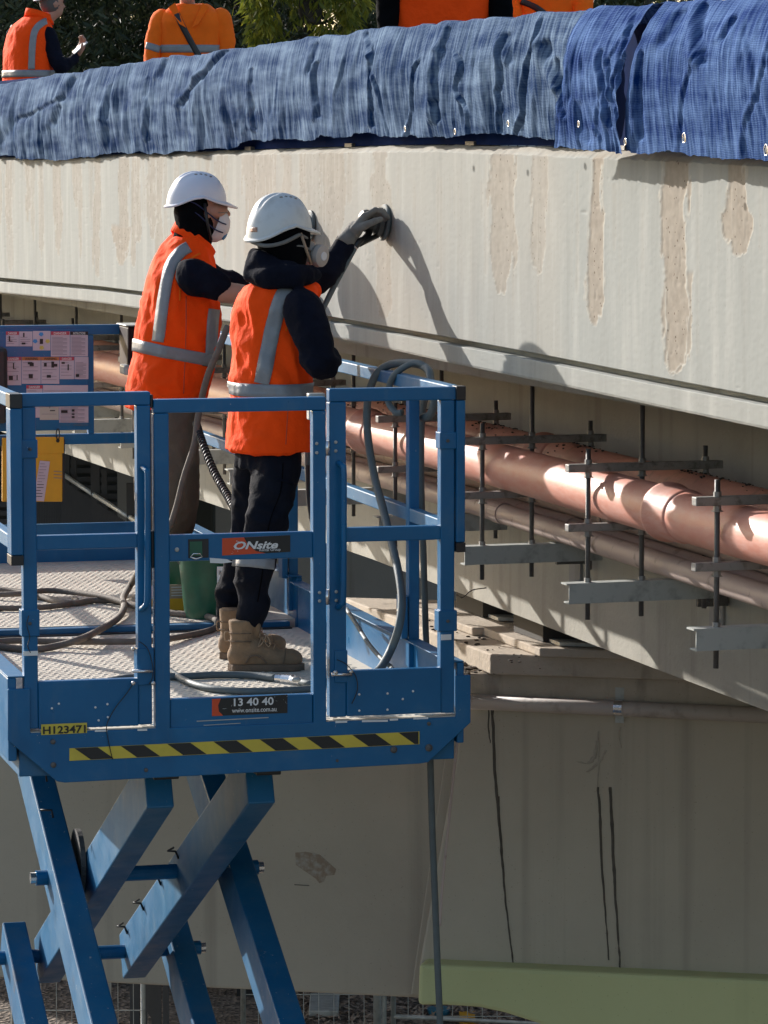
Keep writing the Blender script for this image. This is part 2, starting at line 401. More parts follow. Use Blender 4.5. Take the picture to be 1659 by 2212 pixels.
# temp mesh evaluation (fuse, smooth)
def fuse(mb, voxel=0.012, smooth=6, fac=0.5, wrinkle=0.0, wscale=(9, 9, 5), seed=0.0, ridged=True, parent=None, func=None):
    me = mb.mesh('tmp')
    bm = bmesh.new(); bm.from_mesh(me); bmesh.ops.recalc_face_normals(bm, faces=bm.faces); bm.to_mesh(me); bm.free()
    o = bpy.data.objects.new('tmp', me); COL.objects.link(o)
    r = o.modifiers.new('r', 'REMESH'); r.mode = 'VOXEL'; r.voxel_size = voxel; r.adaptivity = 0.0
    if smooth:
        sm = o.modifiers.new('s', 'SMOOTH'); sm.factor = fac; sm.iterations = smooth
    dg = bpy.context.evaluated_depsgraph_get(); dg.update()
    out = bpy.data.meshes.new_from_object(o.evaluated_get(dg), depsgraph=dg)
    bpy.data.objects.remove(o); bpy.data.meshes.remove(me)
    n = len(out.vertices)
    co = np.empty(n * 3); out.vertices.foreach_get('co', co); co = co.reshape(-1, 3)
    if wrinkle or func:
        no = np.empty(n * 3); out.vertices.foreach_get('normal', no); no = no.reshape(-1, 3)
        d = np.zeros(n)
        if wrinkle:
            wx = co[:, 0] + 0.25 * co[:, 2]
            wq = 0.35 * vn(co[:, 0] * 5 + seed, co[:, 1] * 5, co[:, 2] * 5)
            a = vn(wx * wscale[0] + seed + wq, co[:, 1] * wscale[1] + wq, co[:, 2] * wscale[2] + 3 * wq)
            b = vn(co[:, 0] * wscale[0] * 2.3 + seed + 9, co[:, 1] * wscale[1] * 2.3, co[:, 2] * wscale[2] * 3.1 + 2 * wq)
            if ridged: a = 0.6 - 2.2 * np.abs(a); b = 0.5 - 1.8 * np.abs(b)
            d = wrinkle * (a + 0.45 * b)
        if func: d = d + func(co)
        co = co + no * d[:, None]
        out.vertices.foreach_set('co', co.ravel())
    if parent is not None:
        I = np.array(WM[parent.name].inverted()); co = co @ I[:3, :3].T + I[:3, 3]
        out.vertices.foreach_set('co', co.ravel())
    out.update()
    out.polygons.foreach_set('use_smooth', [True] * len(out.polygons))
    return out
def link_mesh(me, name, m, parent=None):
    me.name = name; me.materials.clear(); me.materials.append(m)
    o = bpy.data.objects.new(name, me); COL.objects.link(o)
    if parent is not None: o.parent = parent; WM[o.name] = WM[parent.name].copy()
    else: WM[o.name] = Matrix.Identity(4)
    return o
def bvh_world(me, parent=None):
    M = WM[parent.name] if parent is not None else Matrix.Identity(4)
    vs = [M @ v.co for v in me.vertices]; fs = [tuple(p.vertices) for p in me.polygons]
    return BVHTree.FromPolygons(vs, fs)
def spline(pts, k=8):
    P = [Vector(p) for p in pts]; out = []
    for i in range(len(P) - 1):
        p0 = P[max(i - 1, 0)]; p1 = P[i]; p2 = P[i + 1]; p3 = P[min(i + 2, len(P) - 1)]
        for j in range(k):
            t = j / k
            out.append(0.5 * ((2 * p1) + (p2 - p0) * t + (2 * p0 - 5 * p1 + 4 * p2 - p3) * t * t + (3 * p1 - p0 - 3 * p2 + p3) * t ** 3))
    out.append(P[-1]); return out
def text(s, name, m, parent, origin, right, up, height, width=None, shear=0.0, bold=0.0, n_off=0.0015, align='CENTER', font_sp=1.0):
    cu = bpy.data.curves.new('t', 'FONT'); cu.body = s; cu.align_x = 'LEFT'; cu.align_y = 'BOTTOM'; cu.size = 1.0; cu.shear = shear; cu.offset = bold
    cu.space_character = font_sp; cu.resolution_u = 3; cu.extrude = 0
    o = bpy.data.objects.new('t', cu); COL.objects.link(o)
    dg = bpy.context.evaluated_depsgraph_get(); dg.update()
    me = bpy.data.meshes.new_from_object(o.evaluated_get(dg), depsgraph=dg)
    bpy.data.objects.remove(o)
    co = np.empty(len(me.vertices) * 3); me.vertices.foreach_get('co', co); co = co.reshape(-1, 3)
    mn = co.min(0); mx = co.max(0)
    sy = height / max(mx[1] - mn[1], 1e-6); sx = sy if width is None else width / (mx[0] - mn[0])
    x = (co[:, 0] - (mn[0] + mx[0]) / 2) * sx if align == 'CENTER' else (co[:, 0] - mn[0]) * sx
    y = (co[:, 1] - mn[1]) * sy
    r = np.array(Vector(right).normalized()); u = np.array(Vector(up).normalized()); nn = np.cross(r, u)
    w = np.array(origin) + np.outer(x, r) + np.outer(y, u) + nn * n_off
    if parent is not None:
        I = np.array(WM[parent.name].inverted()); w = w @ I[:3, :3].T + I[:3, 3]
    me.vertices.foreach_set('co', w.ravel()); me.update()
    return link_mesh(me, name, m, parent)

# =================================================================== THE SETTING
# ground: one sheet to the horizon
def make_ground():
    m = bpy.data.materials.new('mulch_and_dirt'); m.use_nodes = True
    nt = m.node_tree; N = nt.nodes; L = nt.links; b = N['Principled BSDF']; b.inputs['Roughness'].default_value = 0.95
    tc = N.new('ShaderNodeTexCoord')
    v = N.new('ShaderNodeTexVoronoi'); v.inputs['Scale'].default_value = 26; L.new(tc.outputs['Object'], v.inputs['Vector'])
    r = N.new('ShaderNodeValToRGB'); r.color_ramp.elements[0].color = (0.035, 0.024, 0.016, 1); r.color_ramp.elements[1].color = (0.22, 0.17, 0.13, 1)
    sp = N.new('ShaderNodeSeparateColor'); L.new(v.outputs['Color'], sp.inputs[0]); L.new(sp.outputs[0], r.inputs[0]); L.new(r.outputs[0], b.inputs['Base Color'])
    bp = N.new('ShaderNodeBump'); bp.inputs['Strength'].default_value = 0.8; bp.inputs['Distance'].default_value = 0.04
    L.new(v.outputs['Distance'], bp.inputs['Height']); L.new(bp.outputs[0], b.inputs['Normal'])
    mb = MB(); mb.add([(-400, -300, 0), (400, -300, 0), (400, 600, 0), (-400, 600, 0)], [(0, 1, 2, 3)])
    o = mb.build('ground', m); tag(o, kind='structure')
    return m
M_GRAVEL = make_ground()
mb = MB(); mb.box((-30, 29.0, 0.0), (-0.6, 60, 0.012)); o = mb.build('concrete_yard', concrete('yard_paving', (0.20, 0.18, 0.16), (0.30, 0.28, 0.25), 2.0)); tag(o, kind='structure')

# ------------------------------------------------------------------- the bridge
bridge = thing('concrete_bridge', 'long grey concrete bridge with streaked edge beam running along the top of the picture', 'bridge', (BP.x, BP.y, 0))
LINES = [(0, 340, 347, 600, 607, 632), (219, 334, 342, 619, 626, 654), (500, 325, 335, 654, 662, 695), (709, 319, 330, 683, 692, 726),
         (829, 315, 328, 704, 714, 751), (956, 314, 328, 726, 738, 780), (1152, 317, 335, 762, 774, 820), (1207, 321, 339, 773, 785, 831),
         (1433, 328, 348, 817, 830, 880), (1659, 340, 362, 860, 872, 927)]
LT = []
for r in LINES:
    zs = [PF(r[0], y, 0).z for y in r[1:]]; LT.append([tau_of(PF(r[0], r[3], 0))] + zs)
LT = np.array(LT)[::-1]                     # tau increasing
def zrow(tau, k): return np.interp(tau, LT[:, 0], LT[:, k])

# columns: even in the picture inside the view, coarse beyond it
pxs = list(np.arange(1700, -30, -2.2))
taus = [-7.0, -6, -5, -4.2] + [tau_of(PF(p, 500, 0)) for p in pxs] + [9.6, 11, 13, 16, 20, 26, 34]
taus = np.array(sorted(taus)); nt_ = len(taus); NR = 190
zt = zrow(taus, 1); zf = zrow(taus, 2); zg1 = zrow(taus, 3); zg2 = zrow(taus, 4); zb = zrow(taus, 5)
chip = 0.006 * fbm(taus * 22, 0.3, 1.0, 4); zf = zf + chip; zt = zt + 0.004 * fbm(taus * 15, 2.3, 0, 3)
vv = np.linspace(0, 1, NR)
T, V = np.meshgrid(taus, vv); Z = zf[None, :] + (zg1 - zf)[None, :] * V
def px2tau(px): return tau_of(PF(px, 500, 0))
patch = np.zeros_like(T); rim = np.zeros_like(T)
def add_patch(tc, hw, z0, z1, strength=1.0, wob=0.5, seed=0.0, rimw=0.0):
    """z0 top, z1 bottom"""
    global patch, rim
    c = tc + hw * wob * fbm(Z * 3.0, seed, 0, 2)
    w = hw * (1.0 + 0.55 * fbm(Z * 5.0, seed + 7.7, 0, 3))
    endt = np.sqrt(np.clip((Z - z1) / (0.9 * hw + 0.03), 0, 1)); w = w * endt
    d = (np.abs(T - c) + 0.004 * fbm(T * 60, Z * 60, seed, 2) + (.006 + .65 * hw) * fbm(T * 26, Z * 9, seed + 3, 4))
    k = sst(0.014, -0.010, d - w) * sst(z1 - 0.01, z1 + 0.02, Z) * sst(z0 + 0.02, z0 - 0.01, Z) * (w > 0.002)
    rr = np.exp(-((d - w) / 0.0055) ** 2) * (Z > z1 - 0.02) * (Z < z0 + 0.01) * (endt > 0)
    patch = np.maximum(patch, k * strength); rim = np.maximum(rim, rr * strength)
def ppatch(px, hwpx, y0, y1, s=1.0, seed=0.0, wob=0.5):
    p = PF(px, (y0 + y1) / 2, 0); q = PF(px + hwpx, (y0 + y1) / 2, 0)
    add_patch(tau_of(p), abs(tau_of(q) - tau_of(p)), PF(px, y0, 0).z, PF(px, y1, 0).z, s, wob, seed)
for a in [(1287, 17, 330, 706, 1.0, 1.3, 0.25), (1457, 24, 338, 812, 1.0, 2.1, 0.3), (1462, 30, 590, 812, .9, 2.7, .2), (1592, 30, 340, 556, 1.0, 3.4, 0.25), (1082, 22, 335, 640, 0.75, 4.2, 0.3),
          (1166, 16, 338, 600, 0.55, 5.2, .4), (262, 17, 490, 575, 0.9, 6.6, .3), (268, 10, 330, 560, .7, 6.1, .4), (210, 9, 330, 600, .6, 8.0, .4), (125, 8, 330, 555, .6, 9.1, .4),
          (824, 22, 325, 690, .55, 10.1, .5), (715, 24, 325, 560, .6, 11.2, .5), (555, 26, 330, 640, .5, 12.4, .5), (620, 14, 335, 600, .45, 13.4, .5), (330, 12, 332, 520, .6, 14, .5),
          (690, 30, 330, 650, .35, 14.9, .6), (480, 14, 332, 470, .5, 15.5, .5), (20, 7, 345, 520, .6, 16, .4), (60, 6, 345, 480, .6, 17, .4), (165, 7, 340, 450, .6, 18, .4), (90, 5, 345, 560, .5, 19, .4)]:
    ppatch(a[0], a[1], a[2], a[3], a[4], a[5], a[6])
r2 = np.random.default_rng(5)
for i in range(42):
    px = r2.uniform(-20, 820); y0 = 330; y1 = y0 + r2.uniform(40, 260); ppatch(px, r2.uniform(2.5, 7), y0, y1, r2.uniform(.25, .7), 30 + i * 1.7, .5)
for i in range(26):
    px = r2.uniform(840, 1650); y0 = 340 + r2.uniform(0, 60); ppatch(px, r2.uniform(1.5, 4), y0, y0 + r2.uniform(60, 420), r2.uniform(.08, .25), 130 + i * 1.7, .5)
tw = px2tau(1212)
warm = sst(-0.12, 0.12, T - tw + 0.12 * fbm(T * 2, Z * 2, 0, 3)) * (0.45 + 0.55 * sst(px2tau(500), px2tau(760), -T * -1) * 0 + 0.3 * fbm(T * 6, Z * 1.2, 3, 3) + .0)
warm = np.clip(warm, 0, 1) * (.25 + .75 * sst(px2tau(330), px2tau(640), T))
streak = np.clip(0.5 + 0.9 * fbm(T * 26, Z * 0.9, 1, 4), 0, 1)
nlow = 0.004 * fbm(T * 2.2, Z * 2.2, 4, 3) + 0.0010 * fbm(T * 14, Z * 3, 6, 3)
grain = 0.0009 * fbm(T * 70, Z * 70, 2, 2)
pore = np.clip(vn(T * 55, Z * 38, 5) - 0.62, 0, 1) * 2.6
zone = .30 + .70 * (T < px2tau(1000))
dn = nlow * 0.13 + grain * .5 + zone * rim * 0.0022 - zone * patch * (0.0020 + 0.0018 * np.clip(pore, 0, 1)) + patch * 0.0010 * fbm(T * 40, Z * 22, 9, 2)
# smaller holes outside the patches
pore2 = np.clip(vn(T * 40, Z * 34, 15) - 0.8, 0, 1) * 4 * (vn(T * 2, Z * 3, 1) > 0.1)
dn = dn - pore2 * 0.003
base = np.array(BP); bt = np.array(BT); bn = np.array(BN)
def rowpts(tau, n, z):
    p = base[None, :] + np.outer(tau, bt) + np.outer(np.broadcast_to(n, tau.shape), bn); p[:, 2] = z; return p
rows = []; att = []
Zr = np.zeros(nt_); on = np.ones(nt_)
rows.append(rowpts(taus, -0.30, zt)); att.append((Zr, Zr, Zr + .5, Zr))
rows.append(rowpts(taus, -0.035, zt)); att.append((Zr + .2, Zr, Zr + .5, on * .6))
e = 0.0022 * fbm(taus * 40, 8.3, 0, 3)
rows.append(rowpts(taus, -0.018 + e, (zt * 0.55 + zf * 0.45))); att.append((Zr + .3, Zr, Zr + .5, on * .8))
for i in range(NR):
    rows.append(rowpts(T[i], dn[i], Z[i])); att.append((patch[i], rim[i], streak[i], warm[i]))
e2 = 0.0015 * fbm(taus * 30, 1.3, 0, 3)
rows.append(rowpts(taus, -0.045, zg1 - 0.001)); att.append((Zr, Zr, Zr + .1, Zr))
rows.append(rowpts(taus, -0.045, zg2 - 0.004)); att.append((Zr, Zr, Zr + .1, Zr))
rows.append(rowpts(taus, 0.004 + e2, zg2 - 0.006 + e2)); att.append((Zr, Zr, Zr + .4, Zr))
for k in range(1, 9):
    zz = zg2 + (zb - zg2) * k / 9; rows.append(rowpts(taus, 0.006 + 0.0005 * fbm(taus * 20, k * 1.1, 0, 3), zz)); att.append((Zr, Zr, np.clip(.5 + .9 * fbm(taus * 26, k * .2, 3, 3), 0, 1), Zr + .2))
rows.append(rowpts(taus, 0.003 + e, zb + e * .8)); att.append((Zr + .3, Zr, Zr + .5, Zr + .2))
rows.append(rowpts(taus, -0.03, zb - 0.006 + e)); att.append((Zr + .5, Zr, Zr + .4, Zr))
rows.append(rowpts(taus, -0.30, zb + 0.0)); att.append((Zr + .3, Zr, Zr + .3, Zr))
G = np.array(rows); nr = G.shape[0]
G = G - np.array([BP.x, BP.y, 0])
me = bpy.data.meshes.new('edge_beam')
idx = np.arange(nr * nt_).reshape(nr, nt_)
F = np.stack([idx[:-1, :-1], idx[1:, :-1], idx[1:, 1:], idx[:-1, 1:]], -1).reshape(-1, 4)
me.vertices.add(nr * nt_); me.vertices.foreach_set('co', G.reshape(-1))
me.loops.add(F.size); me.loops.foreach_set('vertex_index', F.reshape(-1).astype(np.int32))
me.polygons.add(len(F)); me.polygons.foreach_set('loop_start', np.arange(0, F.size, 4, dtype=np.int32))
me.update(calc_edges=True)
sm_ = np.zeros((nr - 1, nt_ - 1), dtype=bool); sm_[3:3 + NR - 1] = True
me.polygons.foreach_set('use_smooth', sm_.reshape(-1).tolist())
for nm, k in (('patch', 0), ('rim', 1), ('streak', 2), ('warm', 3)):
    a = me.attributes.new(nm, 'FLOAT', 'POINT'); a.data.foreach_set('value', np.array([q[k] for q in att], dtype=np.float32).reshape(-1))
def fascia_mat():
    m = bpy.data.materials.new('streaked_edge_beam_concrete'); m.use_nodes = True
    nt = m.node_tree; N = nt.nodes; L = nt.links; b = N['Principled BSDF']; b.inputs['Roughness'].default_value = 0.9; b.inputs['Specular IOR Level'].default_value = .15
    def at(n):
        a = N.new('ShaderNodeAttribute'); a.attribute_name = n; return a.outputs['Fac']
    def mix(f, a, c):
        x = N.new('ShaderNodeMix'); x.data_type = 'RGBA'
        L.new(f, x.inputs[0])
        for s_, q in ((6, a), (7, c)):
            if isinstance(q, tuple): x.inputs[s_].default_value = (*q, 1)
            else: L.new(q, x.inputs[s_])
        return x.outputs[2]
    def mul(a, k, off=0.0):
        x = N.new('ShaderNodeMath'); x.operation = 'MULTIPLY_ADD'; L.new(a, x.inputs[0]); x.inputs[1].default_value = k; x.inputs[2].default_value = off; x.use_clamp = True; return x.outputs[0]
    tc = N.new('ShaderNodeTexCoord')
    n1 = N.new('ShaderNodeTexNoise'); n1.inputs['Scale'].default_value = 2.2; n1.inputs['Detail'].default_value = 9; n1.inputs['Roughness'].default_value = .65; L.new(tc.outputs['Object'], n1.inputs['Vector'])
    mp = N.new('ShaderNodeMapping'); mp.inputs['Scale'].default_value = (11, 11, 1.3); L.new(tc.outputs['Object'], mp.inputs[0])
    n2 = N.new('ShaderNodeTexNoise'); n2.inputs['Scale'].default_value = 1; n2.inputs['Detail'].default_value = 6; L.new(mp.outputs[0], n2.inputs['Vector'])
    n3 = N.new('ShaderNodeTexNoise'); n3.inputs['Scale'].default_value = 26; n3.inputs['Detail'].default_value = 7; L.new(tc.outputs['Object'], n3.inputs['Vector'])
    vo = N.new('ShaderNodeTexVoronoi'); vo.inputs['Scale'].default_value = 48; L.new(tc.outputs['Object'], vo.inputs['Vector'])
    c = mix(n1.outputs['Fac'], (0.285, 0.295, 0.275), (0.33, 0.335, 0.31))
    c = mix(mul(at('warm'), .9), c, (0.355, 0.33, 0.285))
    s1 = N.new('ShaderNodeMapRange'); s1.inputs['From Min'].default_value = .52; s1.inputs['From Max'].default_value = .72; s1.inputs['To Max'].default_value = .55; L.new(n2.outputs['Fac'], s1.inputs[0])
    c = mix(s1.outputs[0], c, (0.43, 0.42, 0.385))
    s2 = N.new('ShaderNodeMapRange'); s2.inputs['From Min'].default_value = .44; s2.inputs['From Max'].default_value = .26; s2.inputs['To Max'].default_value = .45; L.new(n2.outputs['Fac'], s2.inputs[0])
    c = mix(s2.outputs[0], c, (0.225, 0.225, 0.205))
    pc = mix(n3.outputs['Fac'], (0.20, 0.16, 0.12), (0.385, 0.335, 0.27))
    c = mix(mul(at('patch'), .85), c, pc)
    # pores in the patches
    lt = N.new('ShaderNodeMath'); lt.operation = 'LESS_THAN'; lt.inputs[1].default_value = 0.2; L.new(vo.outputs['Distance'], lt.inputs[0])
    sp = N.new('ShaderNodeSeparateColor'); L.new(vo.outputs['Color'], sp.inputs[0])
    gt = N.new('ShaderNodeMath'); gt.operation = 'GREATER_THAN'; gt.inputs[1].default_value = 0.62; L.new(sp.outputs[0], gt.inputs[0])
    m1 = N.new('ShaderNodeMath'); m1.operation = 'MULTIPLY'; L.new(lt.outputs[0], m1.inputs[0]); L.new(gt.outputs[0], m1.inputs[1])
    m2 = N.new('ShaderNodeMath'); m2.operation = 'MULTIPLY'; L.new(m1.outputs[0], m2.inputs[0]); L.new(mul(at('patch'), .75, .08), m2.inputs[1])
    c = mix(m2.outputs[0], c, (0.10, 0.065, 0.04))
    c = mix(mul(at('rim'), .45), c, (0.50, 0.49, 0.44))
    L.new(c, b.inputs['Base Color'])
    n5 = N.new('ShaderNodeTexNoise'); n5.inputs['Scale'].default_value = 55; n5.inputs['Detail'].default_value = 8; L.new(tc.outputs['Object'], n5.inputs['Vector'])
    bp = N.new('ShaderNodeBump'); bp.inputs['Strength'].default_value = 0.045; bp.inputs['Distance'].default_value = 0.003
    L.new(n5.outputs['Fac'], bp.inputs['Height']); L.new(bp.outputs[0], b.inputs['Normal'])
    return m
M_FASCIA = fascia_mat()
eb = link_mesh(me, 'edge_beam', M_FASCIA, bridge)

def brbox(mb, t0, t1, n0, n1, z0, z1):
    a = []
    for z in (z0, z1):
        a += [BR(t0, n0, z), BR(t1, n0, z), BR(t1, n1, z), BR(t0, n1, z)]
    mb.hexa(a)
ZS = 5.60
mb = MB(); brbox(mb, -7, 34, -9, -0.302, ZS + .004, 6.05); mb.build('deck_slab', M_CONC, bridge)
mb = MB(); brbox(mb, -7, 34, -0.30, -0.045, 5.70, 6.44); mb.build('kerb_core', M_CONC, bridge)
mb = MB(); brbox(mb, -7, 34, -9, -0.32, 6.054, 6.062); mb.build('road_surface', M_ASPH, bridge)
# girder: face right under the deck; the lower edge rises a little to the left
mb = MB()
for t0, t1, za, zb_ in ((-7, 0, 4.27, 4.34), (0, 4, 4.34, 4.395), (4, 34, 4.395, 4.41)):
    p = [BR(t0, -1.2, za), BR(t1, -1.2, zb_), BR(t1, -1.55, zb_), BR(t0, -1.55, za), BR(t0, -1.2, ZS), BR(t1, -1.2, ZS), BR(t1, -1.55, ZS), BR(t0, -1.55, ZS)]
    mb.hexa(p)
mb.build('girder_web', M_CONCW, bridge)
mb = MB(); brbox(mb, -7, 34, -5.5, -1.552, 4.45, 4.75); mb.build('girder_soffit', M_CONCW, bridge)
mb = MB(); brbox(mb, -7, 34, -5.9, -5.5, 4.45, ZS); mb.build('girder_web', M_CONCW, bridge)

# ------------------------------------------------------------------- pipes under the edge beam
def npipe(t): return float(np.interp(t, [-2.8, .95, 7.87], [-.36, -.52, -.60]))
TT = [-7, -5, -3.4, -2.8, -2.2, -1.3, -.4, .4, 1, 1.8, 3, 5, 8, 12, 20, 33]
main = thing('main_drain_pipe', 'wide glossy terracotta plastic pipe, nearer and lower of the two hung under the bridge', 'pipe', BR(0, 0, 0))
def pathn(off, z): return [BR(t, npipe(t) + off, z) for t in TT]
mb = MB(); mb.tube(spline(pathn(0, 5.222), 4), 0.090, 40, False); o = mb.build('pipe_body', M_PIPE, main, smooth=True)
for t in (-2.05, 1.95, 5.9, 10.0):
    c = [BR(t + d, npipe(t + d), 5.222) for d in (-.19, -.17, -.02, .0, .02, .03)]
    mb = MB(); mb.tube(c, [.0905, .097, .098, .108, .108, .0985], 40, True); mb.build('socket_collar', M_PIPE, main, smooth=True)
sec = thing('second_drain_pipe', 'dusty terracotta pipe with rubble on top, behind the glossy terracotta pipe', 'pipe', BR(0, 0, 0))
mb = MB(); mb.tube(spline(pathn(-.31, 5.225), 4), 0.083, 28, False); mb.build('pipe_body', M_PIPED, sec, smooth=True)
for t in (-3.4, .35, 4.2):
    c = [BR(t + d, npipe(t + d) - .31, 5.225) for d in (-.2, -.18, -.02, .0, .02, .03)]
    mb = MB(); mb.tube(c, [.084, .090, .092, .102, .102, .092], 28, True); mb.build('socket_collar', M_PIPED, sec, smooth=True)
# crumbs of mortar lying on the second pipe
mb = MB()
for i in range(620):
    t = rng.uniform(-4, 5); a = rng.normal(0, .42); n = npipe(t) - .31 + math.sin(a) * .085; z = 5.225 + math.cos(a) * .085
    if fbm(t * 2.2, 4.4, 0, 2) < -.05 and rng.random() < .8: continue
    s_ = rng.uniform(.003, .009); mb.ellip(BR(t, n, z), s_, s_ * .8, s_ * .5, Vector((rng.normal(), rng.normal(), 0)), n=5, m=3)
o = mb.build('mortar_crumbs', mat('mortar_crumbs', (0.06, 0.045, 0.035), 0.95), sec); tag(o, kind='stuff')
conds = [(-.15, 4.96, .044, 'lowest pinkish conduit nearest the camera under the terracotta pipe'), (-.245, 4.96, .044, 'second pinkish conduit of the bundle, right behind the lowest one'),
         (-.34, 4.96, .044, 'dusty conduit in the middle of the bundle on the steel channels'), (-.435, 4.96, .044, 'rearmost conduit of the bundle, next to the girder'), (-.29, 5.038, .042, 'conduit riding on top of the other conduits, right below the terracotta pipe')]
for off, z, r, lb in conds:
    c_ = thing('conduit', lb, 'conduit', BR(0, 0, 0), group='conduits hung under the bridge')
    mb = MB(); mb.tube(spline(pathn(off - .06, z), 4), r, 18, False); mb.build('pipe_body', M_COND, c_, smooth=True)
    mb = MB()
    t = -2.4 + off * 7
    for t in (t, t + 4.1, t + 8.2):
        cc = [BR(t + d, npipe(t + d) + off - .06, z) for d in (-.06, .06)]; mb = MB(); mb.tube(cc, r + .004, 18, True); mb.build('coupling', M_COND, c_, smooth=False)
# hangers
def nut(mb, c, r=.014, h=.016):
    mb.tube([c - Vector((0, 0, h / 2)), c + Vector((0, 0, h / 2))], r, 6)
def hanger(tau, label):
    n0 = npipe(tau) + .19
    t_ = thing('pipe_hanger', label, 'pipe hanger', BR(tau, n0, 0), group='steel hangers carrying the pipes along the bridge')
    def Q(d, z): return BR(tau, n0 - d, z)
    side = BT
    for nm, z0, d1, h in (('top_strut', 5.334, .62, .030), ('middle_strut', 5.112, .34, .028)):
        mb = MB(); mb.beam(Q(0, z0), Q(d1, z0), .042, h, side)
        o = mb.build(nm, M_STRUT, t_, bevel=.003)
    # open channel at the bottom: top flange and web
    mb = MB(); mb.beam(Q(-.01, 4.903), Q(.60, 4.903), .062, .006, side); mb.beam(Q(0, 4.865) - BT * .028, Q(.60, 4.865) - BT * .028, .006, .070, side); mb.beam(Q(0, 4.832), Q(.60, 4.832), .05, .006, side)
    mb.build('bottom_channel', M_CHAN, t_)
    for d, za, zb2 in ((.085, 4.765, 5.405), (.30, 4.77, ZS + .02), (.555, 4.79, 5.405)):
        r = .0095
        mb = MB(); mb.tube([Q(d, za), Q(d, zb2)], r, 8); mb.build('threaded_rod', M_ROD, t_, smooth=True)
        zs = (5.357, 5.309, 4.914) + ((5.135, 5.089) if d < .4 else ())
        for z in zs:
            mb = MB(); nut(mb, Q(d, z)); nut(mb, Q(d, z - .01 if z in (5.309, 5.089) else z - .012), .02, .003)
            mb.build('nut', M_STRUT, t_)
    return t_
HT = [-4.2, -2.80, -1.44, -.09, 1.20, 2.55, 3.76, 4.97, 6.18, 7.39, 8.6, 9.8, 10.9, 12.1]
ORD = ['just past the right edge of the picture', 'nearest the right edge of the picture', 'second from the right edge', 'third from the right edge', 'fourth from the right edge, behind the corner of the lift rail',
       'fifth from the right edge, seen through the right rail panel', 'sixth from the right edge, seen beside the front worker', 'seventh from the right edge, between the two workers', 'eighth from the right edge, behind the rear worker',
       'ninth from the right edge, just left of the rear worker', 'tenth from the right edge, right of the notice board', 'eleventh from the right edge, above the notice board', 'twelfth from the right edge, above the far rail', 'farthest, at the left edge of the picture']
hang = [hanger(t, 'steel pipe hanger, ' + ORD[i]) for i, t in enumerate(HT)]

# small steel brackets bolted to the girder
for i, t in enumerate((-3.9, -2.3, -.6, 1.0)):
    b_ = thing('girder_bracket', 'dark bolted angle bracket on the girder face, ' + ['at the right edge', 'below the right part of the conduits', 'below the middle hanger', 'behind the blue lift rail corner'][i], 'bracket', BR(t, -1.2, 4.8), group='small brackets on the girder')
    mb = MB(); brbox(mb, t - .07, t + .07, -1.2, -1.188, 4.55, 5.05); mb.build('plate', M_CONCD, b_, bevel=.003)
    mb = MB(); brbox(mb, t - .12, t - .10, -1.18, -1.06, 4.70, 4.78); brbox(mb, t - .12, t + .03, -1.19, -1.18, 4.70, 4.78); mb.build('angle', M_ROD, b_)
    for k in (0, 1):
        mb = MB(); mb.tube([BR(t - .16, -1.10 + .0 * k, 4.725 + .04 * k), BR(t - .09, -1.10, 4.725 + .04 * k)], .008, 6); mb.build('bolt', M_ROD, b_)

# ------------------------------------------------------------------- pier
RP0 = Vector((.49, 17.02, 0)); RD = Vector((.975, -.22, 0)).normalized(); RN = Vector((RD.y, -RD.x, 0))   # RN faces the camera
def PRp(px, py, off=0.0): return PPL(px, py, RP0 + RN * off, RN)
def RL(u, off, z): p = RP0 + RD * u + RN * off; return Vector((p.x, p.y, z))
def ru(p): return (Vector((p.x, p.y, 0)) - RP0).dot(RD)
pier = thing('bridge_pier', 'broad beige concrete bridge pier behind the lift with dark drip marks', 'pier', RL(2.6, -1, 0))
back = -RN * 1.6
a = PRp(1003, 1459); b = PRp(985, 1640); c = PRp(905, 2090)
zc = 4.10
zlow = PRp(1000, 2128).z
poly = [Vector((a.x, a.y, zc)), b, c, RL(ru(c) + .01, 0, zlow), RL(6.5, 0, zlow), RL(6.5, 0, zc)]
mb = MB(); mb.prism(poly, back); o = mb.build('pier_body', M_PIER, pier, bevel=.012, fixn=True)
mb = MB(); mb.prism([RL(4.6, -.2, 0), RL(6.4, -.2, 0), RL(6.4, -.2, zlow + .01), RL(4.6, -.2, zlow + .01)], -RN * 1.1); mb.build('column', M_PIER, pier, fixn=True)
# cantilever to the left, set back
offL = -.45
la = RL(ru(a) + .03, offL, zc); bl = PRp(885, 2155, offL); bl2 = PRp(-10, 2112, offL); sl = (bl2.z - bl.z) / (ru(bl2) - ru(bl))
u0 = -7.0
poly = [RL(u0, offL, zc), RL(u0, offL, bl.z + sl * (u0 - ru(bl))), bl, RL(ru(a) + .1, offL, 2.6), la]
poly = [RL(u0, offL, zc - .0), RL(u0, offL, bl.z + sl * (u0 - ru(bl))), bl, RL(ru(bl) + .6, offL, bl.z), RL(ru(bl) + .6, offL, zc)]
mb = MB(); mb.prism(poly, -RN * 1.2); mb.build('cantilever_arm', M_PIER, pier, bevel=.012, fixn=True)
# battered chamfer strip between the two
s1 = PRp(960, 1640, offL + .08); s2 = PRp(887, 2150, offL + .08); s3 = PRp(912, 2150, offL + .08); s4 = PRp(990, 1640, offL + .08)
s0 = PRp(985, 1470, offL + .08); s5 = PRp(1003, 1470, offL + .08)
mb = MB(); mb.prism([s0, s1, s2, s3, s4, s5], -RN * .1); mb.build('edge_strip', M_PIER, pier, bevel=.006, fixn=True)
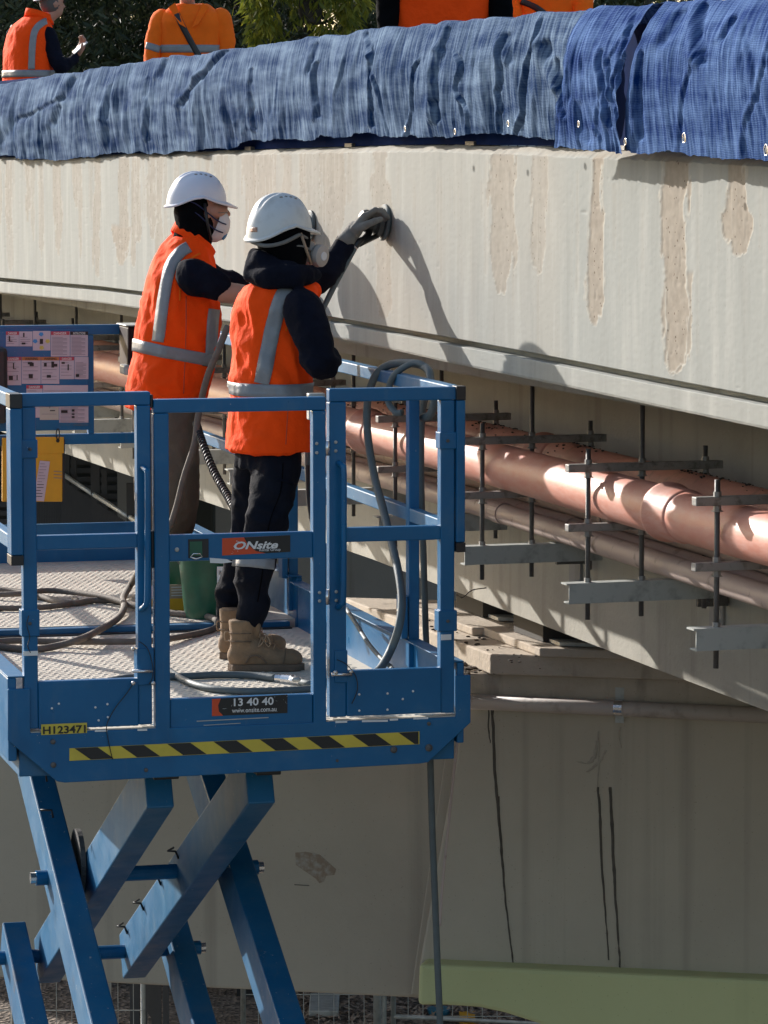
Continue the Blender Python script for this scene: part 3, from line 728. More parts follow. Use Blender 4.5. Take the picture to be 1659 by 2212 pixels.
# green haunch
g = [PRp(905, 2083, .13), PRp(902, 2172, .13), PRp(960, 2172, .13), PRp(1035, 2177, .13), PRp(1090, 2189, .13), PRp(1165, 2213, .13), PRp(1260, 2255, .13), PRp(1420, 2360, .13), PRp(1800, 2360, .13), PRp(1800, 2128, .13), PRp(1660, 2118, .13)]
mb = MB(); mb.prism(g, -RN * 1.0); o = mb.build('green_haunch', M_GREENC, pier, bevel=.02, fixn=True)
# shelf on top: cap slab and bearing pedestals
mb = MB()
def shelfbox(mb, pc, z1, z0, along, back_, jag=0.0):
    # pc: front left corner of the top, edges along the bridge and along the pier face
    p0 = Vector((pc.x, pc.y, 0)); A = BT * along; B = RD * back_
    vs = []
    for z in (z0, z1):
        for q in (p0, p0 + B, p0 + B + A, p0 + A): vs.append(Vector((q.x, q.y, z)))
    mb.hexa(vs)
pc = PZ(1059.5, 1412.6, 4.2)
shelfbox(mb, pc, 4.2, 4.104, 2.3, 5.0); mb.build('bearing_shelf', M_SHELF, pier, bevel=.008)
for (x_, y_, al, ba, h) in ((1020, 1356, 1.1, .45, .04), (1166, 1400, .9, .50, .042)):
    p = PZ(x_, y_, 4.2 + h); mb = MB(); shelfbox(mb, p, 4.2 + h, 4.202, al, 1.4); mb.build('pedestal', M_SHELF, pier, bevel=.006)
for (x_, y_) in ((1000, 1338), (1130, 1392)):
    p = PZ(x_ + 22, y_, 4.25); mb = MB(); shelfbox(mb, p + Vector((.05, .12, 0)), 4.40, 4.245, .4, .36); mb.build('bearing', mat('bearing_rubber', (0.02, 0.018, 0.016), 0.8), pier)
    mb = MB(); shelfbox(mb, p + Vector((.12, -.02, 0)), 4.262, 4.246, .5, .5); mb.build('bearing_plate', M_STEEL, pier)
# rough cap band below the shelf
mb = MB(); mb.prism([RL(ru(a) - .0, .012, zc - .004), RL(ru(a), .012, 3.95), RL(6.4, .012, 3.95), RL(6.4, .012, zc - .004)], -RN * .5); mb.build('cap_band', M_SHELF, pier, bevel=.005, fixn=True)
# debris on the shelf
mb = MB()
for i in range(900):
    px = rng.uniform(845, 1180); py = rng.uniform(1335, 1455)
    if rng.random() < .55: px = rng.uniform(900, 1010); py = rng.uniform(1395, 1460)
    zz = 4.2 if py < 1326 + (px - 845) * .415 else 4.106
    p = PZ(px, py, zz + .003)
    n = (p - BP).dot(BN)
    s_ = rng.uniform(.004, .013) * (1.4 if zz < 4.15 else .8)
    if zz > 4.15 and rng.random() < .72: continue
    mb.ellip(p, s_ * 1.6, s_, s_ * .5, Vector((rng.normal(), rng.normal(), 0)), n=5, m=3)
o = mb.build('dirt_and_leaves', mat('dirt_crumbs', (0.055, 0.038, 0.026), 0.95, 0, .4, 40), None); tag(o, kind='stuff', label='dark crumbs of dirt and dead leaves on the pier shelf')
# drain pipe along the pier
dp = thing('pier_drain_pipe', 'pale horizontal drain pipe clamped along the top of the pier', 'pipe', RL(.6, .05, 3.9))
q0 = PRp(985, 1514, .045); q1 = PRp(1800, 1552, .045)
mb = MB(); mb.tube([q0, q1], .0355, 20); mb.build('pipe_body', M_DRAIN, dp, smooth=True)
qc = PRp(1336, 1529, .045); dd = (q1 - q0).normalized()
mb = MB(); mb.tube([qc - dd * .02, qc + dd * .02], .039, 20); mb.build('clamp', M_ZINC, dp, smooth=False)
mb = MB(); mb.beam(qc + Vector((0, 0, .09)) - RN * .035, qc - Vector((0, 0, .075)) - RN * .035, .04, .006, dd); mb.build('clamp_strap', M_STEEL, dp)
# drips and smears on the pier face: thin dried ribbons of their own
M_DRIP = mat('dried_dark_drip', (0.075, 0.062, 0.048), 0.7, 0, .3, 20)
M_SMEAR = mat('grey_smear', (0.35, 0.31, 0.25), 0.8, 0, .2, 20)
def drip(pts, w, m=M_DRIP, seed=0):
    mb = MB(); P = spline([PRp(x, y, 0.0015) for x, y in pts], 10); n = len(P); vs = []; fs = []
    for i, p in enumerate(P):
        ww = w * (0.55 + .45 * math.sin(math.pi * min(1, i / n + .25)) + .35 * mnoise.noise(Vector((i * .45, seed, 0)))) / 477.0
        off = mnoise.noise(Vector((i * .2, seed + 5, 1))) * .004
        vs += [p - RD * (ww - off), p + RD * (ww + off), p + RD * (ww + off) * .5 + RN * .002, p - RD * (ww - off) * .5 + RN * .002]
    for i in range(n - 1):
        b_ = i * 4; fs += [(b_, b_ + 4, b_ + 7, b_ + 3), (b_ + 3, b_ + 7, b_ + 6, b_ + 2), (b_ + 2, b_ + 6, b_ + 5, b_ + 1)]
    mb.add(vs, fs); o = mb.build('drip_mark', m, pier)
drip([(1064, 1532), (1066, 1600), (1070, 1680), (1077, 1760), (1083, 1830), (1088, 1900), (1095, 1970), (1103, 2040), (1110, 2088)], 3.4, seed=1)
drip([(1055, 1532), (1056, 1580), (1059, 1605)], 1.6, seed=2)
drip([(1078, 1720), (1080, 1800), (1087, 1880), (1089, 1925)], 1.3, seed=3)
drip([(1292, 1700), (1296, 1760), (1299, 1850), (1305, 1940), (1311, 2010), (1315, 2074)], 2.9, seed=4)
drip([(1318, 1700), (1322, 1780), (1326, 1870), (1331, 1960), (1337, 2050), (1340, 2094)], 3.5, seed=5)
drip([(1293, 1580), (1293, 1640), (1291, 1700)], 2.0, M_SMEAR, 6)
drip([(1250, 1645), (1268, 1650), (1284, 1635), (1290, 1600)], 6.5, M_SMEAR, 7)
drip([(1268, 1668), (1285, 1655), (1300, 1640), (1308, 1620)], 4.0, M_SMEAR, 8)
drip([(1340, 1570), (1338, 1590), (1342, 1615)], 1.6, M_SMEAR, 9)
for k in range(0):
    x0_ = 1262 + k * 3.2; y0_ = 1640 + 14 * math.sin(k * 1.7); drip([(x0_, y0_), (x0_ + 9, y0_ - 14 - k), (x0_ + 16 + k * .5, y0_ - 40 - 2 * k)], 1.2 + .8 * math.sin(k * 2.3) ** 2, M_SMEAR, 20 + k)
M_RUST = mat('brown_patch_stain', (0.27, 0.20, 0.14), 0.8, 0, .3, 25, col2=(0.37, 0.335, 0.28), mixlo=.45, mixhi=.62)
def PLp(px, py, off=.0015): return PRp(px, py, offL + off)
mb = MB(); n = 26; ctr = PLp(672, 1880)
pts = [(638, 1842), (660, 1840), (690, 1846), (708, 1862), (726, 1878), (722, 1890), (704, 1892), (700, 1904), (690, 1908), (682, 1898), (668, 1888), (650, 1876), (639, 1868)]
P = [PLp(x, y) for x, y in pts]; mb.prism(P, -RN * .001); mb.build('rust_stain', M_RUST, pier, fixn=True)
drip_ = MB(); drip_.beam(PLp(636, 1911, .001), PLp(668, 1913, .001), .003, .005, Vector((0, 0, 1))); drip_.build('tape_scar', M_DRIP, pier)

# ------------------------------------------------------------------- what lies behind and below
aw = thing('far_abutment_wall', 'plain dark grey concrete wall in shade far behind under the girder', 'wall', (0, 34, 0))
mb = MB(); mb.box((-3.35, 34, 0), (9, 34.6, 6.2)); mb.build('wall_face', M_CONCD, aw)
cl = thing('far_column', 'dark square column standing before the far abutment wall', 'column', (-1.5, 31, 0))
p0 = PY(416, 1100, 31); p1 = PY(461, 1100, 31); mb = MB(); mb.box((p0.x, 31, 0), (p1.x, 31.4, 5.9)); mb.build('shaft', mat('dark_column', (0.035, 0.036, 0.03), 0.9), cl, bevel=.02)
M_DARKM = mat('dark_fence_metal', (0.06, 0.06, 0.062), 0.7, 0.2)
hr = thing('ramp_handrail', 'pale sloping handrail on dark posts beside the far wall, seen under the near rail', 'handrail', (-2.9, 29, 0))
pp = [PY(60, 985, 31.5), PY(140, 1027, 30), PY(205, 1070, 28.6), PY(283, 1119, 27), PY(330, 1150, 26)]
for i in range(len(pp) - 1):
    mb = MB(); mb.tube([pp[i], pp[i + 1]], .019, 8); mb.build('top_rail', M_STEEL, hr, smooth=True)
for q in pp:
    mb = MB(); mb.box((q.x - .035, q.y + .04, 0), (q.x + .035, q.y + .1, q.z + .25)); mb.box((q.x + .05, q.y + .04, 0), (q.x + .09, q.y + .1, q.z + .2)); mb.build('post', M_DARKM, hr)
for i in range(len(pp) - 1):
    for k in range(22):
        a_ = pp[i].lerp(pp[i + 1], k / 22.0); mb = MB(); mb.box((a_.x - .006, a_.y - .006, .3), (a_.x + .006, a_.y + .006, a_.z - .05)); mb.build('bar', M_DARKM, hr)
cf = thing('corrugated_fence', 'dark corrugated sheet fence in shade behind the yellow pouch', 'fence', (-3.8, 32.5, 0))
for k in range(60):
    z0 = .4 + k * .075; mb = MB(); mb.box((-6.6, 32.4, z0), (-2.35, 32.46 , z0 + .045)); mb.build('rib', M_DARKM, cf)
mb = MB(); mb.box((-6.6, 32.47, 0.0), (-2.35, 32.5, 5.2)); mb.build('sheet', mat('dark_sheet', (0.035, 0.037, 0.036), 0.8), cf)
# temporary fences low at the bottom edge
def temp_fence(x0, x1, y, label, step=.11, h=2.1, posts=()):
    t = thing('temporary_fence', label, 'fence', ((x0 + x1) / 2, y, 0), group='temporary mesh fences on the ground')
    n = int((x1 - x0) / step)
    mb = MB()
    for i in range(n + 1):
        x = x0 + i * step; mb.cyl((x, y, .1), (x, y, h - .05), .0035, 4)
    for k in range(int(h / .28)):
        mb.cyl((x0, y, .12 + .28 * k), (x1, y, .12 + .28 * k), .0035, 4)
    o = mb.build('wire_mesh', M_STEEL, t); tag(o, kind='stuff')
    mb = MB(); mb.tube([(x0, y, .05), (x0, y, h), (x1, y, h), (x1, y, .05), (x0, y, .12)], .02, 8); mb.build('frame', M_STEEL, t, smooth=True)
    for px_ in posts:
        mb = MB(); mb.cyl((px_, y - .05, 0), (px_, y - .05, h + .1), .03, 8); mb.build('post', M_STEEL, t, smooth=True)
def GX(px, Y): return (px - 829.5) / FPX * Y
temp_fence(GX(-60, 26), GX(300, 26), 26, 'temporary mesh fence at the bottom left behind the scissor arms', posts=(GX(222, 26), GX(20, 26)))
temp_fence(GX(520, 26.5), GX(830, 26.5), 26.5, 'temporary mesh fence at the bottom centre right of the scissor arms', posts=(GX(815, 26.5),))
temp_fence(GX(850, 27), GX(1260, 27), 27, 'temporary mesh fence beside the blue tub at the bottom', posts=())
# wood chips
mb = MB()
chipm = mat('wood_chips', (0.20, 0.14, 0.10), 0.9, 0, .4, 30, col2=(0.42, 0.34, 0.27), mixlo=.4, mixhi=.75)
for i in range(5200):
    x = rng.uniform(GX(600, 29), GX(1400, 29)); y = rng.uniform(26.5, 32); L_ = rng.uniform(.02, .07); a_ = rng.uniform(0, 6.28); z = rng.uniform(.01, .04)
    dx, dy = math.cos(a_) * L_, math.sin(a_) * L_; wx, wy = -dy * .35, dx * .35; tz = rng.uniform(-.02, .03)
    mb.add([(x - dx, y - dy, z), (x + wx, y + wy, z + .008), (x + dx, y + dy, z + tz + .01), (x - wx, y - wy, z + .002)], [(0, 1, 2, 3)])
o = mb.build('wood_chip_mulch', chipm); tag(o, kind='stuff', label='brown wood chip mulch on the ground below the pier')
# things standing low at the bottom
tb = thing('blue_tub', 'blue plastic tub on a grey stand at the bottom, half behind the hanging hose', 'tub', (GX(950, 27.6), 27.6, 0))
zt_ = PY(950, 2178, 27.6).z; 
mb = MB(); mb.tube([(GX(950, 27.6), 27.6, zt_ - .12), (GX(950, 27.6), 27.6, zt_ - .02), (GX(950, 27.6), 27.6, zt_)], [.06, .085, .09], 20); mb.build('bowl', mat('blue_tub_plastic', (0.03, 0.17, 0.25), .4), tb, smooth=False)
mb = MB(); mb.box((GX(905, 27.6), 27.45, zt_ - .16), (GX(1000, 27.6), 27.8, zt_ - .125)); mb.box((GX(912, 27.6), 27.5, 0), (GX(918, 27.6), 27.55, zt_ - .16)); mb.box((GX(990, 27.6), 27.5, 0), (GX(996, 27.6), 27.55, zt_ - .16)); mb.build('stand', M_STEEL, tb)
yl = thing('yellow_step_frame', 'yellow step frame beside the blue tub under the green concrete', 'step frame', (GX(1012, 27.3), 27.3, 0))
for dx_ in (0, .07): 
    mb = MB(); mb.beam((GX(998, 27.3) + dx_, 27.3, zt_ - .02), (GX(1018, 27.3) + dx_ * 1.4, 27.0, 0.0), .022, .05, (1, 0, 0)); mb.build('leg', M_POUCH, yl)
mb = MB(); mb.box((GX(996, 27.3), 27.2, zt_ - .03), (GX(1030, 27.3), 27.5, zt_ - .0)); mb.build('top', M_POUCH, yl)
bl_ = thing('pale_concrete_block', 'pale concrete fence block with a dark strap at the bottom left of centre', 'block', (GX(560, 28.5), 28.5, 0))
mb = MB(); mb.box((GX(490, 28.2), 28.2, .05), (GX(625, 28.2), 28.9, .42)); mb.build('block_body', M_CONC, bl_, bevel=.03)
mb = MB(); mb.box((GX(505, 28.1), 28.17, .0), (GX(565, 28.1), 28.19, .1)); mb.build('strap', M_BLACKP, bl_)
bn_ = thing('propped_steel_tube', 'pale steel prop leaning on the ground beside the mulch', 'prop', (GX(690, 28), 28, 0))
mb = MB(); mb.tube([PY(655, 2240, 27.5), PY(705, 2150, 28.6)], .03, 8); mb.build('tube', M_STEEL, bn_, smooth=True)
wb_ = thing('white_sheet_board', 'pale board lying on the ground near the mulch edge', 'board', (GX(700, 27.8), 27.8, 0))
mb = MB(); mb.box((GX(665, 27.6), 27.4, .02), (GX(730, 27.6), 28.0, .07)); mb.build('board', M_STEEL, wb_, bevel=.01)

# =================================================================== barrier and shade cloth on the kerb
bar = thing('barrier_fence', 'steel edge barrier under the blue shade cloth', 'barrier', BR(1.5, -.1, 6.45))
for t in np.arange(-4, 12, 1.55):
    mb = MB(); mb.tube([BR(t, -.10, 6.46), BR(t, -.10, 6.91)], .018, 8); mb.build('post', M_ROD, bar, smooth=True)
    mb = MB(); brbox(mb, t - .05, t + .05, -.16, -.03, float(zrow(t, 1)) + .001, float(zrow(t, 1)) + .016); mb.build('base_plate', M_ROD, bar)
for z in (6.60, 6.75, 6.90):
    mb = MB(); mb.tube([BR(-5, -.10, z), BR(12.5, -.10, z)], .014, 8); mb.build('rail', M_ROD, bar, smooth=True)
mb = MB()
for t in np.arange(-4.5, 3, .1): mb.cyl(BR(t, -.08, 6.5), BR(t, -.08, 6.95), .003, 4)
o = mb.build('wire_mesh', M_ROD, bar); tag(o, kind='stuff')

TOPL = [(-60, 190), (0, 182), (75, 172), (120, 162), (175, 157), (215, 145), (260, 142), (320, 130), (380, 120), (430, 120), (490, 107), (550, 100), (590, 92), (675, 82), (770, 70), (800, 59), (829, 60), (904, 55), (994, 45), (1109, 35), (1169, 27), (1269, 22), (1294, 17), (1369, 10), (1429, 5), (1529, -1), (1659, -8), (1760, -14)]
HEML = [(-60, 336), (0, 338), (70, 340), (150, 347), (200, 340), (260, 330), (350, 330), (430, 325), (500, 322), (550, 305), (625, 302), (725, 295), (800, 290), (829, 295), (904, 290), (979, 300), (1069, 290), (1129, 292), (1239, 300), (1275, 302)]
def shade_mat(name, c_dark, c_light, tr):
    m = bpy.data.materials.new(name); m.use_nodes = True
    nt = m.node_tree; N = nt.nodes; L = nt.links; b = N['Principled BSDF']; b.inputs['Roughness'].default_value = .95; b.inputs['Specular IOR Level'].default_value = .03
    uv = N.new('ShaderNodeUVMap'); uv.uv_map = 'UVMap'
    mp = N.new('ShaderNodeMapping'); L.new(uv.outputs[0], mp.inputs[0])
    wv = N.new('ShaderNodeTexWave'); wv.wave_type = 'BANDS'; wv.bands_direction = 'Y'; wv.inputs['Scale'].default_value = 60; wv.inputs['Distortion'].default_value = 3.0; wv.inputs['Detail'].default_value = 3; wv.inputs['Detail Scale'].default_value = .8
    L.new(mp.outputs[0], wv.inputs['Vector'])
    m2 = N.new('ShaderNodeMapping'); m2.inputs['Scale'].default_value = (60, 6, 1); L.new(uv.outputs[0], m2.inputs[0])
    nz = N.new('ShaderNodeTexNoise'); nz.inputs['Scale'].default_value = 1; nz.inputs['Detail'].default_value = 6; L.new(m2.outputs[0], nz.inputs['Vector'])
    m3 = N.new('ShaderNodeMapping'); m3.inputs['Scale'].default_value = (2.0, 14, 1); L.new(uv.outputs[0], m3.inputs[0])
    nz2 = N.new('ShaderNodeTexNoise'); nz2.inputs['Scale'].default_value = 1; nz2.inputs['Detail'].default_value = 6; L.new(m3.outputs[0], nz2.inputs['Vector'])
    a = N.new('ShaderNodeMath'); a.operation = 'MULTIPLY'; L.new(wv.outputs['Fac'], a.inputs[0]); a.inputs[1].default_value = .18
    bb = N.new('ShaderNodeMath'); bb.operation = 'ADD'; L.new(a.outputs[0], bb.inputs[0]); L.new(nz.outputs['Fac'], bb.inputs[1])
    cc = N.new('ShaderNodeMath'); cc.operation = 'ADD'; L.new(bb.outputs[0], cc.inputs[0]); L.new(nz2.outputs['Fac'], cc.inputs[1])
    r = N.new('ShaderNodeValToRGB'); r.color_ramp.elements[0].position = .44; r.color_ramp.elements[1].position = .74
    r.color_ramp.elements[0].color = (*c_dark, 1); r.color_ramp.elements[1].color = (*c_light, 1)
    d = N.new('ShaderNodeMath'); d.operation = 'MULTIPLY'; d.inputs[1].default_value = .5; L.new(cc.outputs[0], d.inputs[0])
    L.new(d.outputs[0], r.inputs[0]); L.new(r.outputs[0], b.inputs['Base Color'])
    bp = N.new('ShaderNodeBump'); bp.inputs['Strength'].default_value = .45; bp.inputs['Distance'].default_value = .006; L.new(cc.outputs[0], bp.inputs['Height']); L.new(bp.outputs[0], b.inputs['Normal'])
    t = N.new('ShaderNodeBsdfTranslucent'); L.new(r.outputs[0], t.inputs[0]); mx = N.new('ShaderNodeMixShader'); mx.inputs[0].default_value = tr
    L.new(b.outputs[0], mx.inputs[1]); L.new(t.outputs[0], mx.inputs[2]); L.new(mx.outputs[0], N['Material Output'].inputs[0])
    return m
M_SH1 = shade_mat('faded_blue_shade_cloth', (0.005, 0.030, 0.105), (0.22, 0.31, 0.43), .12)
M_SH2 = shade_mat('blue_shade_cloth', (0.002, 0.024, 0.13), (0.14, 0.24, 0.46), .12)
M_SH3 = mat('dark_back_of_shade_cloth', (0.006, 0.02, 0.085), .95, 0, .2, 9, trans=.1, spec=.03)
def net(name, label, L_, R_, top, hem, n_top, n_hem, seed, m, step=2.2, rows_=78, foldamp=1.0, fray=0.003, backdrop=True, left_edge=None, right_edge=None):
    root = thing(name, label, 'shade cloth', PF((L_ + R_) / 2, 200, 0), group='blue shade cloths over the barrier')
    cols = np.arange(L_, R_ + .01, step); nc = len(cols)
    tx = [t[0] for t in top]; ty = [t[1] for t in top]; hx = [t[0] for t in hem]; hy = [t[1] for t in hem]
    V = np.linspace(0, 1, rows_)
    P = np.zeros((rows_ + 5, nc, 3)); UV = np.zeros((rows_ + 5, nc, 2))
    tt = []; ztop = []; zh = []
    for j, px in enumerate(cols):
        a_ = PF(px, float(np.interp(px, tx, ty)), n_top); b_ = PF(px, float(np.interp(px, hx, hy)), n_hem)
        tt.append(tau_of(PF(px, 200, n_top))); ztop.append(a_.z); zh.append(b_.z)
    tt = np.array(tt); ztop = np.array(ztop) + .010 * fbm(tt * 7, seed, 0, 3); zh = np.array(zh) + fray * fbm(tt * 45, seed + 4, 0, 3) * 1.6 + .012 * fbm(tt * 6, seed + 9, 0, 2)
    Tt, Vv = np.meshgrid(tt, V)
    w = 0.30 * fbm(Tt * 1.5, Vv * .8, seed, 3)
    sh = Tt * 1.0 + .22 * (Vv - .5) * vn(Tt * .9, 3.3, seed)          # slanting folds
    f1 = 1 - 2 * np.abs(vn(sh * 2.6 + w, Vv * .5, seed + 1)); f2 = 1 - 2 * np.abs(vn(sh * 6.5 + 2 * w, Vv * 1.3, seed + 2)); f3 = fbm(sh * 17 + 3 * w, Vv * 1.5, seed + 3, 3); f4 = fbm(sh * 52 + 2 * w, Vv * 5, seed + 5, 3)
    grow = .35 + .65 * np.sin(np.clip(Vv * 1.25, 0, 1) * math.pi / 2)
    msk_ = .45 + .75 * np.clip(vn(Tt * 1.1, Vv * 1.2, seed + 20) + .4, 0, 1)
    disp = foldamp * grow * msk_ * (.020 * f1 + .011 * f2 + .012 * f3 + .009 * f4)
    # tucks: sharp dark pleats
    for k in range(9):
        tc_ = tt.min() + (tt.max() - tt.min()) * ((k + .5 + .35 * math.sin(k * 7.1 + seed)) / 16.0); sl = .30 * math.sin(k * 3.3 + seed); dpt = .017 * (.5 + .5 * math.sin(k * 5.7 + seed * 2))
        lo = .1 + .3 * abs(math.sin(k * 2.2)); d_ = (Tt - tc_ - sl * (Vv - .5) + .05 * vn(Vv * 5, k * 3.1, seed))
        disp -= foldamp * dpt * np.exp(-(d_ / .010) ** 2) * sst(lo - .12, lo, Vv) * sst(1.05, .55 + .4 * math.cos(k * 4.0), Vv) ; disp += foldamp * dpt * .8 * np.exp(-((d_ - .028) / .018) ** 2) * sst(lo - .12, lo, Vv)
    PX_ = np.broadcast_to(cols[None, :], Tt.shape); PYY = np.interp(cols, tx, ty)[None, :] * (1 - Vv) + np.interp(cols, hx, hy)[None, :] * Vv
    wob_ = 6 * fbm(PX_ * .02, PYY * .03, seed, 3)
    for (ax_, ay_, bx2, by2, w_, dp_) in TUCKS:
        ux, uy = bx2 - ax_, by2 - ay_; L2 = ux * ux + uy * uy; tq = np.clip(((PX_ - ax_) * ux + (PYY - ay_) * uy) / L2, 0, 1)
        ddx = PX_ + wob_ - (ax_ + ux * tq); ddy = (PYY - (ay_ + uy * tq)); dd_ = np.sqrt(ddx ** 2 + ddy ** 2)
        w2_ = w_ * .75; disp = disp - .45 * dp_ * np.exp(-(dd_ / w2_) ** 2) + .30 * dp_ * np.exp(-(((ddx + 1.7 * w2_) ** 2 + ddy ** 2) / (w2_ * 1.5) ** 2))
    n = n_top + (n_hem - n_top) * np.sin(np.clip(Vv * 2.6, 0, 1) * math.pi / 2) ** .8 * (1 - .0 * Vv) + disp
    n += .02 * np.sin(Vv * math.pi)
    Zz = ztop[None, :] + (zh - ztop)[None, :] * Vv + 0 * Tt
    Tshift = .018 * grow * vn(Tt * 5, Vv * 2, seed + 8)
    def edge(xs, side):
        return xs
    for i in range(rows_):
        q = base[None, :] + np.outer(tt + Tshift[i], bt) + np.outer(n[i], bn); q[:, 2] = Zz[i]; P[i + 5] = q
        UV[i + 5, :, 0] = tt; UV[i + 5, :, 1] = -V[i] * (ztop - zh)
    # over the top and down behind
    for k, (dn_, dz) in enumerate(((-.13, -.46), (-.125, -.25), (-.115, -.07), (-.085, -.012), (-.045, .0))):
        q = base[None, :] + np.outer(tt, bt) + np.outer(n_top + dn_ + .012 * fbm(tt * 5, k, seed, 2), bn); q[:, 2] = ztop + dz; P[k] = q
        UV[k, :, 0] = tt; UV[k, :, 1] = -dz + .1
    # ragged side edges given in picture x by height
    if left_edge or right_edge:
        for i in range(rows_):
            for edges, sgn in ((left_edge, 1), (right_edge, -1)):
                if not edges: continue
                ex = float(np.interp(V[i], [e_[0] for e_ in edges], [e_[1] for e_ in edges])) + 2.5 * float(fbm(V[i] * 16, seed + sgn, 0, 2))
                te = tau_of(PF(ex, 200, n_top))
                # squeeze columns near that side towards the edge
                for j in range(nc):
                    px = cols[j]
                    if sgn == 1 and px < L_ + 70:
                        w_ = 1 - (px - L_) / 70.0; P[i + 5, j, :2] += np.array(BT)[:2] * (te - tt[0]) * w_ ** 1.2
                    if sgn == -1 and px > R_ - 70:
                        w_ = 1 - (R_ - px) / 70.0; P[i + 5, j, :2] += np.array(BT)[:2] * (te - tt[-1]) * w_ ** 1.2
    nr_ = rows_ + 5
    ii = np.arange(nr_ * nc).reshape(nr_, nc)
    Fc = np.stack([ii[:-1, :-1], ii[1:, :-1], ii[1:, 1:], ii[:-1, 1:]], -1).reshape(-1, 4)
    loc = np.array(WM[root.name].translation)
    me = bpy.data.meshes.new(name)
    me.vertices.add(nr_ * nc); me.vertices.foreach_set('co', (P - loc).reshape(-1))
    me.loops.add(Fc.size); me.loops.foreach_set('vertex_index', Fc.reshape(-1).astype(np.int32))
    me.polygons.add(len(Fc)); me.polygons.foreach_set('loop_start', np.arange(0, Fc.size, 4, dtype=np.int32)); me.update(calc_edges=True)
    u = me.uv_layers.new(name='UVMap'); u.data.foreach_set('uv', UV.reshape(-1, 2)[Fc.reshape(-1)].reshape(-1))
    me.polygons.foreach_set('use_smooth', [True] * len(me.polygons))
    o = link_mesh(me, 'cloth', m, root)
    return root, P, cols
def grommet(root, px, py, n, r=.009):
    c_ = PF(px, py, n); mb = MB(); pts = [c_ + BT * (r * math.cos(a_)) + Vector((0, 0, r * 1.15 * math.sin(a_))) for a_ in np.linspace(0, 2 * math.pi, 14, endpoint=False)]
    mb.tube(pts, .0018, 6, closed=True); mb.build('eyelet', M_ZINC, root, smooth=True)
    mb = MB(); mb.ellip(c_ - BN * .002, .002, r * .8, r * .9, BN, n=10, m=6); mb.build('eyelet_hole', M_BLK, root)
TUCKS = [(490, 112, 455, 165, 8, .045), (455, 165, 408, 225, 7, .045), (165, 172, 150, 215, 7, .04), (150, 215, 60, 255, 6, .03), (60, 255, 20, 305, 16, .03), (255, 185, 248, 255, 5, .03), (360, 130, 358, 165, 6, .03),
         (145, 235, 135, 268, 9, .03), (690, 95, 690, 150, 7, .03), (705, 140, 700, 255, 5, .03), (800, 72, 820, 120, 5, .03), (820, 120, 820, 275, 5, .035), (980, 62, 975, 110, 6, .035), (975, 110, 965, 260, 8, .04),
         (1107, 75, 1122, 130, 11, .035), (1100, 85, 1097, 285, 4, .03), (1198, 95, 1240, 185, 12, .045), (1228, 130, 1260, 250, 9, .04), (1490, 30, 1478, 90, 14, .035), (1530, 15, 1570, 130, 12, .045), (1424, 120, 1428, 290, 12, .03),
         (1350, 110, 1376, 270, 7, .03), (1300, 230, 1312, 300, 12, .025), (1610, 40, 1600, 80, 9, .03), (560, 150, 556, 280, 4, .025), (335, 170, 330, 300, 4, .025)]
netA, PA, cA = net('shade_cloth', 'long faded blue shade cloth covering the barrier on the left two thirds', -70, 1272, TOPL, HEML, .0, .018, 1.0, M_SH1, foldamp=1.0,
               right_edge=[(0, 1272), (.4, 1268), (.75, 1266), (1, 1262)])
netC, PC_, cC = net('shade_cloth', 'darker blue shade cloth at the right end with its hem lapping over the kerb', 1386, 1770, TOPL, [(1380, 327), (1514, 328), (1579, 338), (1649, 348), (1800, 356)], .02, .085, 7.0, M_SH2, foldamp=.555,
                left_edge=[(0, 1436), (.3, 1428), (.62, 1408), (.9, 1392), (1, 1388)])
netB, PB_, cB = net('shade_cloth', 'narrow blue shade cloth strip hanging in a point between the two long ones', 1240, 1404, TOPL, [(1238, 318), (1250, 320), (1329, 325), (1384, 334), (1410, 336)], .035, .095, 4.0, M_SH2, foldamp=.55,
                left_edge=[(0, 1270), (.15, 1266), (.6, 1262), (.9, 1244), (1, 1240)], right_edge=[(0, 1412), (.1, 1408), (.5, 1394), (1, 1386)])
# dark inner layer that shows through the gaps and under the hem
mb = MB(); 
for k in range(60):
    t0 = -5 + k * .3; t1 = t0 + .3
    mb.add([BR(t0, -.055 + .008 * math.sin(k), 6.93), BR(t1, -.055 + .008 * math.sin(k + 1), 6.93), BR(t1, -.045 + .01 * math.sin(k * 2 + 2), float(zrow(t1, 1)) + .004), BR(t0, -.045 + .01 * math.sin(k * 2), float(zrow(t0, 1)) + .004)], [(0, 1, 2, 3)])
lining = mb.build('inner_shade_cloth', M_SH3); tag(lining, 'dark inner layer of shade cloth seen under the frayed hem above the kerb', 'shade cloth', 'blue shade cloths over the barrier')
for (x_, y_) in ((1098, 267), (983, 284), (875, 279), (1250, 268)): grommet(netA, x_, y_, .15)
grommet(netB, 1351, 306, .20); grommet(netC, 1478, 298, .20, .013); grommet(netC, 1655, 324, .22, .014)

# =================================================================== THE SCISSOR LIFT
LX0 = LXP(20); LX1 = LXP(1003)           # outer faces of the side rails
LEN = 5.02; ZF = 4.50
RT0, RT1 = 5.628, 5.675                   # top rail
MR0, MR1 = 5.132, 5.182
lift = thing('scissor_lift', 'blue rough-terrain scissor lift with open platform, rails and gate', 'scissor lift', M=Matrix.Translation((LM.translation.x, LM.translation.y, 0)) @ Matrix.Rotation(LA, 4, 'Z'))
def lb(name, x0, x1, y0, y1, z0, z1, m=None, parent=None, bevel=.004, build=True):
    mb = MB(); mb.box((x0, y0, z0), (x1, y1, z1), LM)
    return mb.build(name, m or M_BLUE, parent or lift, bevel=bevel)
ZLIFT = 0
LXL = LXP(48); LXR = LXP(982)
